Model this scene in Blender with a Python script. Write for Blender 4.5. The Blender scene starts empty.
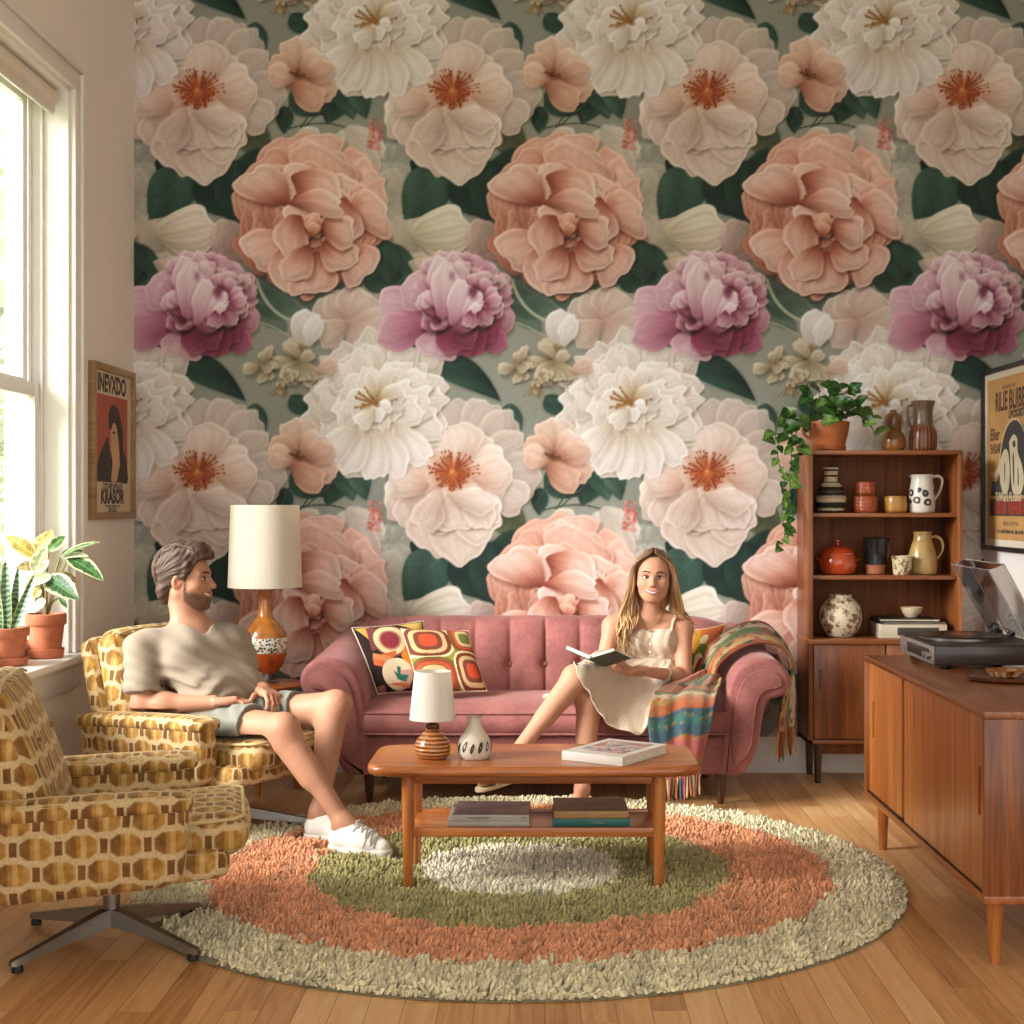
import bpy, bmesh, math, random
import numpy as np
from mathutils import Vector, Matrix, noise as mnoise

SC = bpy.context.scene
COL = SC.collection
PI = math.pi
SAT = .88
FOC, EYE, PX0, PY0 = 1474.0, 1.25, 545.0, 505.0     # focal length in pixels, eye height, principal point

def at(px, py, Y):
    """point of the place that a measured point of the photograph shows, at distance Y from the eye"""
    return ((px-PX0)*Y/FOC, Y, EYE-(py-PY0)*Y/FOC)

def lin(c):
    m = (c[0]*.3+c[1]*.55+c[2]*.15)
    c = [m+(x-m)*SAT for x in c]
    return tuple((x/255/12.92) if x <= 10.3 else ((x/255+.055)/1.055)**2.4 for x in c)

# ------------------------------------------------------------------ geometry
class G:
    """collects vertices and faces of ONE mesh; optional per-vertex colour and per-face material index"""
    def __init__(s):
        s.V, s.F, s.MI, s.C, s.UV = [], [], [], [], []
    def add(s, V, F, mi=0, col=None, uv=None):
        b = len(s.V)
        s.V.extend(tuple(map(float, v)) for v in V)
        s.F.extend(tuple(int(b+i) for i in f) for f in F)
        s.MI.extend([mi]*len(F))
        s.C.extend(col if isinstance(col, list) else [col or (1, 1, 1)]*len(V))
        s.UV.extend(uv if uv is not None else [(0, 0)]*len(V))
        return s
    def xf(s, M):
        s.V = [tuple(M @ Vector(v)) for v in s.V]
        return s
    def box(s, c, d, bev=0.0, seg=2, R=None, mi=0, col=None):
        bm = bmesh.new()
        bmesh.ops.create_cube(bm, size=1)
        for v in bm.verts: v.co = Vector((v.co.x*d[0], v.co.y*d[1], v.co.z*d[2]))
        if bev > 0:
            bmesh.ops.bevel(bm, geom=bm.edges[:], offset=min(bev, min(d)*.49), segments=seg, profile=.5, affect='EDGES')
        bm.verts.index_update()
        M = Matrix.Translation(c) @ (R.to_4x4() if R is not None else Matrix.Identity(4))
        V = [M @ v.co for v in bm.verts]; F = [[v.index for v in f.verts] for f in bm.faces]
        bm.free()
        return s.add(V, F, mi, col)
    def lathe(s, prof, c=(0, 0, 0), n=40, mi=0, col=None, cols=None, cap=True, M=None):
        V, F, CC = [], [], []
        m = len(prof)
        for j, (r, z) in enumerate(prof):
            for i in range(n):
                a = 2*PI*i/n
                p = Vector((r*math.cos(a), r*math.sin(a), z))
                if M is not None: p = M @ p
                V.append((c[0]+p.x, c[1]+p.y, c[2]+p.z))
                CC.append(cols[j] if cols else (col or (1, 1, 1)))
        for j in range(m-1):
            for i in range(n):
                k = (i+1) % n
                F.append((j*n+i, j*n+k, (j+1)*n+k, (j+1)*n+i))
        if cap:
            F.append(tuple(range(n-1, -1, -1))); F.append(tuple((m-1)*n+i for i in range(n)))
        return s.add(V, F, mi, CC)
    def tube(s, pts, rad, n=10, mi=0, col=None, cols=None, flat=1.0, caps=True, up=None):
        P = [Vector(p) for p in pts]
        if not hasattr(rad, '__len__'): rad = [rad]*len(P)
        V, F, CC = [], [], []
        T0 = (P[1]-P[0]).normalized()
        u = Vector(up) if up else Vector((0, 0, 1))
        if abs(T0.dot(u)) > .95: u = Vector((1, 0, 0))
        u = (u-T0*u.dot(T0)).normalized()
        for j, p in enumerate(P):
            t = (P[min(j+1, len(P)-1)]-P[max(j-1, 0)])
            t = t.normalized() if t.length > 1e-9 else T0
            u = u-t*u.dot(t)
            u = u.normalized() if u.length > 1e-9 else t.orthogonal().normalized()
            w = t.cross(u)
            for i in range(n):
                a = 2*PI*i/n
                V.append(p+u*(rad[j]*flat*math.cos(a))+w*(rad[j]*math.sin(a)))
                CC.append(cols[j] if cols else (col or (1, 1, 1)))
        m = len(P)
        for j in range(m-1):
            for i in range(n):
                k = (i+1) % n
                F.append((j*n+i, j*n+k, (j+1)*n+k, (j+1)*n+i))
        if caps:
            F.append(tuple(range(n-1, -1, -1))); F.append(tuple((m-1)*n+i for i in range(n)))
        return s.add(V, F, mi, CC)
    def loft(s, rings, mi=0, col=None, caps=True, closed=True):
        n, m = len(rings[0]), len(rings)
        V = [p for r in rings for p in r]; F = []
        for j in range(m-1):
            for i in range(n if closed else n-1):
                k = (i+1) % n
                F.append((j*n+i, j*n+k, (j+1)*n+k, (j+1)*n+i))
        if caps and closed:
            F.append(tuple(range(n-1, -1, -1))); F.append(tuple((m-1)*n+i for i in range(n)))
        return s.add(V, F, mi, col)
    def grid(s, fn, nu, nv, mi=0, colfn=None, uvs=(1, 1), flip=False):
        V, F, CC, UV = [], [], [], []
        for j in range(nv+1):
            for i in range(nu+1):
                u, v = i/nu, j/nv
                V.append(fn(u, v)); CC.append(colfn(u, v) if colfn else (1, 1, 1)); UV.append((u*uvs[0], v*uvs[1]))
        for j in range(nv):
            for i in range(nu):
                a = j*(nu+1)+i
                f = (a, a+1, a+nu+2, a+nu+1)
                F.append(f[::-1] if flip else f)
        return s.add(V, F, mi, CC, UV)
    def sphere(s, c, r, n=24, m=14, mi=0, col=None, R=None):
        if not hasattr(r, '__len__'): r = (r, r, r)
        V, F = [], []
        for j in range(m+1):
            t = PI*j/m
            for i in range(n):
                a = 2*PI*i/n
                p = Vector((r[0]*math.sin(t)*math.cos(a), r[1]*math.sin(t)*math.sin(a), r[2]*math.cos(t)))
                if R is not None: p = R @ p
                V.append((c[0]+p.x, c[1]+p.y, c[2]+p.z))
        for j in range(m):
            for i in range(n):
                k = (i+1) % n
                F.append((j*n+i, (j+1)*n+i, (j+1)*n+k, j*n+k))
        return s.add(V, F, mi, col)
    def prism(s, poly, h, M=None, bev=0.0, mi=0, col=None):
        """polygon in x,y pulled up by h; M places it"""
        bm = bmesh.new()
        vs = [bm.verts.new((p[0], p[1], 0)) for p in poly]
        f = bm.faces.new(vs)
        r = bmesh.ops.extrude_face_region(bm, geom=[f])
        for v in [e for e in r['geom'] if isinstance(e, bmesh.types.BMVert)]: v.co.z += h
        bmesh.ops.recalc_face_normals(bm, faces=bm.faces[:])
        if bev > 0:
            es = [e for e in bm.edges if abs(e.verts[0].co.z-e.verts[1].co.z) < 1e-9]
            bmesh.ops.bevel(bm, geom=es, offset=bev, segments=2, profile=.5, affect='EDGES')
        bm.verts.index_update()
        V = [(M @ v.co) if M is not None else v.co for v in bm.verts]
        F = [[v.index for v in f.verts] for f in bm.faces]
        bm.free()
        return s.add(V, F, mi, col)

def merged(g, eps=1e-5):
    """weld coincident vertices (poles of spheres, seams)"""
    return g

def box_uv(me, k=1.0, off=(0, 0)):
    uv = me.uv_layers.new(name='UVMap')
    co = np.empty(len(me.vertices)*3, np.float32); me.vertices.foreach_get('co', co); co = co.reshape(-1, 3)
    out = np.zeros((len(me.loops), 2), np.float32)
    for p in me.polygons:
        n = p.normal
        a = max(range(3), key=lambda i: abs(n[i])*(1.0, 1.0, .8)[i])
        for li in p.loop_indices:
            v = co[me.loops[li].vertex_index]
            out[li] = ((v[1], v[2]) if a == 0 else (v[0], v[2]) if a == 1 else (v[0], v[1]))
    out = out*k+np.array(off, np.float32)
    uv.data.foreach_set('uv', out.ravel())

def make(name, g, mats, parent=None, loc=(0, 0, 0), rot=(0, 0, 0), smooth=35, colour=False, uv=None, boxuv=None):
    me = bpy.data.meshes.new(name)
    me.from_pydata(g.V, [], g.F)
    mats = mats if isinstance(mats, (list, tuple)) else [mats]
    for m in mats: me.materials.append(m)
    if len(mats) > 1: me.polygons.foreach_set('material_index', np.array(g.MI, np.int32))
    if colour:
        a = me.color_attributes.new('Col', 'FLOAT_COLOR', 'POINT')
        c = np.ones((len(g.V), 4), np.float32); c[:, :3] = np.array(g.C, np.float32)
        a.data.foreach_set('color', c.ravel())
    if uv:
        l = me.uv_layers.new(name='UVMap')
        vi = np.empty(len(me.loops), np.int32); me.loops.foreach_get('vertex_index', vi)
        l.data.foreach_set('uv', np.array(g.UV, np.float32)[vi].ravel())
    me.validate(); me.update()
    if boxuv is not None: box_uv(me, 1.0, boxuv)
    if smooth:
        me.polygons.foreach_set('use_smooth', [True]*len(me.polygons))
        if smooth < 180:
            try: me.set_sharp_from_angle(angle=math.radians(smooth))
            except Exception: pass
    o = bpy.data.objects.new(name, me)
    COL.objects.link(o)
    o.location = loc; o.rotation_euler = rot
    if parent is not None: o.parent = parent
    return o

def tag(o, label, cat, group=None):
    o['label'] = label; o['category'] = cat
    if group: o['group'] = group
    return o

def thing(name, label, cat, loc=(0, 0, 0), rz=0.0, group=None):
    o = bpy.data.objects.new(name, None)
    COL.objects.link(o)
    o.empty_display_size = .05
    o.location = loc; o.rotation_euler = (0, 0, rz)
    return tag(o, label, cat, group)

def struct(o):
    o['kind'] = 'structure'
    return o

def shift(g, loc):
    """world-space geometry into the frame of a thing that stands at loc"""
    g.V = [(v[0]-loc[0], v[1]-loc[1], v[2]-loc[2]) for v in g.V]
    return g

def part(root, name, g, mats, world=False, label=None, **kw):
    if world: shift(g, root.matrix_basis.translation if root.parent is None else root.parent.matrix_basis.translation)
    o = make(name, g, mats, parent=root, **kw)
    if label: o['label'] = label
    return o

# ------------------------------------------------------------------ materials
class NT:
    def __init__(s, name):
        s.m = bpy.data.materials.new(name); s.m.use_nodes = True
        s.t = s.m.node_tree; s.t.nodes.clear()
        s.out = s.t.nodes.new('ShaderNodeOutputMaterial')
        s.b = s.t.nodes.new('ShaderNodeBsdfPrincipled')
        s.t.links.new(s.b.outputs[0], s.out.inputs[0])
    def n(s, typ, **kw):
        x = s.t.nodes.new(typ)
        for k, v in kw.items(): setattr(x, k, v)
        return x
    def put(s, sock, v):
        if isinstance(v, bpy.types.NodeSocket): s.t.links.new(v, sock)
        elif v is not None:
            try: sock.default_value = v
            except Exception: sock.default_value = (*v, 1) if hasattr(v, '__len__') and len(v) == 3 else (v, v, v)
    def math(s, op, a, b=None, c=None, clamp=False):
        x = s.n('ShaderNodeMath', operation=op); x.use_clamp = clamp
        s.put(x.inputs[0], a)
        if b is not None: s.put(x.inputs[1], b)
        if c is not None: s.put(x.inputs[2], c)
        return x.outputs[0]
    def co(s, kind='Object'):
        return s.n('ShaderNodeTexCoord').outputs[kind]
    def map(s, v, scale=(1, 1, 1), loc=(0, 0, 0), rot=(0, 0, 0)):
        x = s.n('ShaderNodeMapping'); s.put(x.inputs['Vector'], v)
        x.inputs['Scale'].default_value = scale; x.inputs['Location'].default_value = loc; x.inputs['Rotation'].default_value = rot
        return x.outputs[0]
    def sep(s, v):
        x = s.n('ShaderNodeSeparateXYZ'); s.put(x.inputs[0], v); return x.outputs
    def comb(s, a, b, c=0.0):
        x = s.n('ShaderNodeCombineXYZ')
        for i, v in enumerate((a, b, c)): s.put(x.inputs[i], v)
        return x.outputs[0]
    def noise(s, v, scale=5, detail=3, rough=.5, dist=0.0, col=False):
        x = s.n('ShaderNodeTexNoise'); s.put(x.inputs['Vector'], v)
        x.inputs['Scale'].default_value = scale; x.inputs['Detail'].default_value = detail
        x.inputs['Roughness'].default_value = rough; x.inputs['Distortion'].default_value = dist
        return x.outputs['Color' if col else 'Fac']
    def voro(s, v, scale, out='Distance', feature='F1', rnd=1.0):
        x = s.n('ShaderNodeTexVoronoi', feature=feature); s.put(x.inputs['Vector'], v)
        x.inputs['Scale'].default_value = scale; x.inputs['Randomness'].default_value = rnd
        return x.outputs[out]
    def ramp(s, f, stops, interp='LINEAR'):
        x = s.n('ShaderNodeValToRGB'); s.put(x.inputs[0], f)
        e = x.color_ramp.elements; x.color_ramp.interpolation = interp
        while len(e) < len(stops): e.new(.5)
        for k, (p, c) in zip(e, stops): k.position = p; k.color = (*lin(c), 1)
        return x.outputs[0]
    def mix(s, f, a, b, mode='MIX'):
        x = s.n('ShaderNodeMix', data_type='RGBA', blend_type=mode)
        s.put(x.inputs[0], f)
        for sock, v in ((x.inputs[6], a), (x.inputs[7], b)):
            if isinstance(v, bpy.types.NodeSocket): s.put(sock, v)
            else: sock.default_value = (*v, 1)
        return x.outputs[2]
    def attr(s, name='Col'):
        x = s.n('ShaderNodeAttribute'); x.attribute_name = name
        return x.outputs['Color']
    def bump(s, h, strength=.3, dist=.01):
        x = s.n('ShaderNodeBump'); x.inputs['Strength'].default_value = strength; x.inputs['Distance'].default_value = dist
        s.put(x.inputs['Height'], h); s.put(s.b.inputs['Normal'], x.outputs[0])
    def fin(s, col=None, rough=.6, metal=0.0, spec=.5, sheen=0.0, trans=0.0, sheen_tint=None, coat=0.0, sub=0.0, alpha=None, ior=None):
        i = s.b.inputs
        if col is not None:
            if isinstance(col, bpy.types.NodeSocket): s.put(i['Base Color'], col)
            else: i['Base Color'].default_value = (*col, 1)
        s.put(i['Roughness'], rough); i['Metallic'].default_value = metal; i['Specular IOR Level'].default_value = spec
        if sheen:
            i['Sheen Weight'].default_value = sheen; i['Sheen Roughness'].default_value = .4
            if sheen_tint: i['Sheen Tint'].default_value = (*lin(sheen_tint), 1)
        if trans: i['Transmission Weight'].default_value = trans
        if coat: i['Coat Weight'].default_value = coat; i['Coat Roughness'].default_value = .15
        if sub: i['Subsurface Weight'].default_value = sub; i['Subsurface Radius'].default_value = (.012, .005, .003); i['Subsurface Scale'].default_value = 1.0
        if ior: i['IOR'].default_value = ior
        return s.m

_MC = {}
def flat(name, c, rough=.6, metal=0.0, spec=.5, var=.08, vs=9.0, bump=0.0, bs=200.0, **kw):
    """plain colour with a little procedural unevenness"""
    t = NT(name); co = t.co()
    f = t.noise(co, vs, 3, .55)
    a, b = tuple(max(0, x*(1-var)) for x in c), tuple(min(255, x*(1+var)) for x in c)
    col = t.ramp(f, [(.3, a), (.7, b)])
    if bump: t.bump(t.noise(co, bs, 2, .5), bump, .002)
    return t.fin(col, rough, metal, spec, **kw)

def wood(name, dark, mid, light, axis=0, rough=.35, fine=1.0, coat=.1, spec=.5):
    t = NT(name); co = t.co()
    sc = [34.0*fine]*3; sc[axis] = 1.6*fine
    v = t.map(co, tuple(sc))
    d = t.noise(t.map(co, tuple(3.0 if i != axis else .6 for i in range(3))), 1.0, 2, .5)
    f1 = t.noise(v, 1.0, 5, .62, .6)
    sc2 = [160.0]*3; sc2[axis] = 5.0
    f2 = t.noise(t.map(co, tuple(sc2)), 1.0, 2, .5)
    f = t.math('ADD', t.math('MULTIPLY', f1, .62), t.math('ADD', t.math('MULTIPLY', f2, .20), t.math('MULTIPLY', d, .28)))
    col = t.ramp(f, [(.34, dark), (.52, mid), (.72, light)])
    t.bump(f2, .05, .002)
    return t.fin(col, rough, 0, spec, coat=coat)

def painted(name, rough=.6, spec=.4, nscale=0, nstr=0.0, var=.06, **kw):
    """material whose colour is the colour attribute of the mesh"""
    t = NT(name); c = t.attr()
    if var:
        f = t.noise(t.co(), 40, 3, .6)
        k = t.math('MULTIPLY_ADD', f, 2*var, 1-var)
        c = t.mix(1.0, c, t.comb(k, k, k), 'MULTIPLY')
    if nstr: t.bump(t.noise(t.co(), nscale, 2, .5), nstr, .003)
    return t.fin(c, rough, 0, spec, **kw)

# ------------------------------------------------------------------ smooth solids (signed distance on a grid, surface nets)
class SDF:
    def __init__(s, lo, hi, h):
        s.lo = np.array(lo, np.float32); s.h = h
        s.n = np.ceil((np.array(hi)-np.array(lo))/h).astype(int)+1
        s.d = np.full(tuple(s.n), 9.0, np.float32)
        s.ax = [s.lo[i]+h*np.arange(s.n[i], dtype=np.float32) for i in range(3)]
    def win(s, lo, hi, pad):
        a = np.clip(np.floor((np.array(lo)-pad-s.lo)/s.h).astype(int), 0, s.n-1)
        b = np.clip(np.ceil((np.array(hi)+pad-s.lo)/s.h).astype(int)+1, 1, s.n)
        sl = tuple(slice(a[i], b[i]) for i in range(3))
        X, Y, Z = np.meshgrid(*(s.ax[i][sl[i]] for i in range(3)), indexing='ij', sparse=True)
        return sl, X, Y, Z
    def blend(s, sl, e, k, mode):
        d = s.d[sl]
        if mode == 'sub':
            e = -e
            h = np.maximum(k-np.abs(d-e), 0)/max(k, 1e-6) if k else 0
            s.d[sl] = np.maximum(d, e)+(h*h*k*.25 if k else 0)
        else:
            h = np.maximum(k-np.abs(d-e), 0)/max(k, 1e-6) if k else 0
            s.d[sl] = np.minimum(d, e)-(h*h*k*.25 if k else 0)
    def cap(s, a, b, ra, rb=None, k=.02, cuts=(), mode='add', sq=None):
        """tapered capsule; cuts: (point, normal) half spaces that trim it; sq: (direction, factor) squash"""
        rb = ra if rb is None else rb
        a, b = np.array(a, np.float32), np.array(b, np.float32)
        R = max(ra, rb)
        lo, hi = np.minimum(a, b)-R*1.3, np.maximum(a, b)+R*1.3
        sl, X, Y, Z = s.win(lo, hi, k+3*s.h)
        ab = b-a; L2 = float(ab@ab)+1e-12
        px, py, pz = X-a[0], Y-a[1], Z-a[2]
        t = np.clip((px*ab[0]+py*ab[1]+pz*ab[2])/L2, 0, 1)
        qx, qy, qz = px-t*ab[0], py-t*ab[1], pz-t*ab[2]
        if sq is not None:
            v = np.array(sq[0], np.float32); v /= np.linalg.norm(v)
            dd = (qx*v[0]+qy*v[1]+qz*v[2])*(1/sq[1]-1)
            qx, qy, qz = qx+dd*v[0], qy+dd*v[1], qz+dd*v[2]
        e = np.sqrt(qx*qx+qy*qy+qz*qz)-(ra+(rb-ra)*t)
        for p, nn in cuts:
            nn = np.array(nn, np.float32); nn = nn/np.linalg.norm(nn)
            e = np.maximum(e, (X-p[0])*nn[0]+(Y-p[1])*nn[1]+(Z-p[2])*nn[2])
        s.blend(sl, e, k, mode)
        return s
    def ell(s, c, r, R=None, k=.02, mode='add', cuts=()):
        c = np.array(c, np.float32); m = max(r)
        sl, X, Y, Z = s.win(c-m, c+m, k+3*s.h)
        px, py, pz = X-c[0], Y-c[1], Z-c[2]
        if R is not None:
            Q = np.array(R, np.float32).T      # world -> local
            px, py, pz = (Q[i, 0]*px+Q[i, 1]*py+Q[i, 2]*pz for i in range(3))
        k0 = np.sqrt((px/r[0])**2+(py/r[1])**2+(pz/r[2])**2)
        k1 = np.sqrt((px/r[0]**2)**2+(py/r[1]**2)**2+(pz/r[2]**2)**2)+1e-9
        e = k0*(k0-1)/k1
        for p, nn in cuts:
            nn = np.array(nn, np.float32); nn = nn/np.linalg.norm(nn)
            e = np.maximum(e, (X-p[0])*nn[0]+(Y-p[1])*nn[1]+(Z-p[2])*nn[2])
        s.blend(sl, e.astype(np.float32), k, mode)
        return s
    def box(s, c, hs, r, R=None, k=.0, mode='add'):
        c = np.array(c, np.float32); m = math.sqrt(sum(x*x for x in hs))
        sl, X, Y, Z = s.win(c-m, c+m, k+3*s.h)
        px, py, pz = X-c[0], Y-c[1], Z-c[2]
        if R is not None:
            Q = np.array(R, np.float32).T
            px, py, pz = (Q[i, 0]*px+Q[i, 1]*py+Q[i, 2]*pz for i in range(3))
        qx, qy, qz = np.abs(px)-hs[0]+r, np.abs(py)-hs[1]+r, np.abs(pz)-hs[2]+r
        e = np.sqrt(np.maximum(qx, 0)**2+np.maximum(qy, 0)**2+np.maximum(qz, 0)**2)+np.minimum(np.maximum(qx, np.maximum(qy, qz)), 0)-r
        s.blend(sl, e.astype(np.float32), k, mode)
        return s
    def warp(s, fn, band=.05):
        """add fn(x, y, z) to the distance near the surface"""
        I = np.nonzero(np.abs(s.d) < band)
        s.d[I] += fn(s.ax[0][I[0]], s.ax[1][I[1]], s.ax[2][I[2]]).astype(np.float32)
        return s
    def mesh(s, smooth=0):
        d = s.d; nx, ny, nz = d.shape
        ins = d < 0
        # cells with a sign change
        c = np.zeros((nx-1, ny-1, nz-1), np.uint8)
        for i in (0, 1):
            for j in (0, 1):
                for k in (0, 1):
                    c += ins[i:nx-1+i, j:ny-1+j, k:nz-1+k]
        act = (c > 0) & (c < 8)
        I = np.argwhere(act)
        idx = -np.ones(act.shape, np.int32); idx[act] = np.arange(len(I))
        acc = np.zeros((len(I), 3), np.float64); cnt = np.zeros(len(I))
        corners = [(i, j, k) for i in (0, 1) for j in (0, 1) for k in (0, 1)]
        for a in corners:
            for ax in range(3):
                if a[ax] == 1: continue
                b = list(a); b[ax] = 1
                da = d[I[:, 0]+a[0], I[:, 1]+a[1], I[:, 2]+a[2]]; db = d[I[:, 0]+b[0], I[:, 1]+b[1], I[:, 2]+b[2]]
                m = (da < 0) != (db < 0)
                t = np.where(m, da/np.where(m, da-db, 1), 0)
                p = np.tile(np.array(a, np.float64), (len(I), 1)); p[:, ax] += t
                acc[m] += p[m]; cnt[m] += 1
        V = s.lo+s.h*(I+acc/cnt[:, None])
        F = []
        for ax in range(3):
            o1, o2 = (ax+1) % 3, (ax+2) % 3
            sa = [slice(None)]*3; sb = [slice(None)]*3
            sa[ax], sb[ax] = slice(0, -1), slice(1, None)
            ch = ins[tuple(sa)] != ins[tuple(sb)]
            E = np.argwhere(ch)
            ok = (E[:, o1] > 0) & (E[:, o2] > 0) & (E[:, o1] < s.n[o1]-1) & (E[:, o2] < s.n[o2]-1)
            E = E[ok]
            q = []
            for u, w in ((-1, -1), (0, -1), (0, 0), (-1, 0)):
                P = E.copy(); P[:, o1] += u; P[:, o2] += w
                q.append(idx[P[:, 0], P[:, 1], P[:, 2]])
            q = np.stack(q, 1)
            inside_first = ins[E[:, 0], E[:, 1], E[:, 2]]
            q[~inside_first] = q[~inside_first][:, ::-1]
            F.append(q)
        F = np.concatenate(F)
        F = F[(F >= 0).all(1)]
        V = np.array(V)
        for _ in range(smooth):
            A = np.zeros_like(V); N = np.zeros(len(V))
            for a, b in ((0, 1), (1, 2), (2, 3), (3, 0)):
                np.add.at(A, F[:, a], V[F[:, b]]); np.add.at(N, F[:, a], 1)
                np.add.at(A, F[:, b], V[F[:, a]]); np.add.at(N, F[:, b], 1)
            V = V*.5+A/np.maximum(N, 1)[:, None]*.5
        return V, F

def make_np(name, V, F, mats, parent=None, col=None, smooth=True, loc=(0, 0, 0), MI=None):
    """mesh object from arrays (quads); a root empty's location is subtracted by the caller"""
    me = bpy.data.meshes.new(name)
    V = np.asarray(V, np.float32)-np.array(loc, np.float32); F = np.asarray(F, np.int32)
    me.vertices.add(len(V)); me.vertices.foreach_set('co', V.ravel())
    me.loops.add(F.size); me.loops.foreach_set('vertex_index', F.ravel())
    me.polygons.add(len(F)); me.polygons.foreach_set('loop_start', np.arange(len(F), dtype=np.int32)*F.shape[1])
    mats = mats if isinstance(mats, (list, tuple)) else [mats]
    for m in mats: me.materials.append(m)
    if MI is not None: me.polygons.foreach_set('material_index', np.asarray(MI, np.int32))
    if col is not None:
        a = me.color_attributes.new('Col', 'FLOAT_COLOR', 'POINT')
        c = np.ones((len(V), 4), np.float32); c[:, :3] = col
        a.data.foreach_set('color', c.ravel())
    if smooth: me.polygons.foreach_set('use_smooth', np.ones(len(F), bool))
    me.update(); me.validate()
    o = bpy.data.objects.new(name, me); COL.objects.link(o)
    if parent is not None: o.parent = parent
    return o

def linv(a, SAT=SAT):
    a = np.asarray(a, np.float32)
    m = (a*np.array([.3, .55, .15], np.float32)).sum(-1, keepdims=True)
    a = np.clip(m+(a-m)*SAT, 0, 1)
    return np.where(a <= .04045, a/12.92, ((a+.055)/1.055)**2.4)

def rotm(f, up=(0, 0, 1)):
    """3x3 whose columns are right, forward, up for a forward direction"""
    f = Vector(f).normalized(); u = Vector(up)
    r = f.cross(u).normalized(); u = r.cross(f).normalized()
    return Matrix((r, f, u)).transposed()

def spline(P, n):
    """Catmull-Rom through the points, n samples"""
    P = [np.array(p, float) for p in P]
    Q = [2*P[0]-P[1]]+P+[2*P[-1]-P[-2]]
    out = []
    for i in range(n):
        t = i/(n-1)*(len(P)-1); k = min(int(t), len(P)-2); t -= k
        a, b, c, d = Q[k:k+4]
        out.append(.5*((2*b)+(c-a)*t+(2*a-5*b+4*c-d)*t*t+(3*b-a-3*c+d)*t**3))
    return out
EXPOSURE, WORLD, SUN, PAPER = 1.24, .82, 6.4, .88
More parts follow.
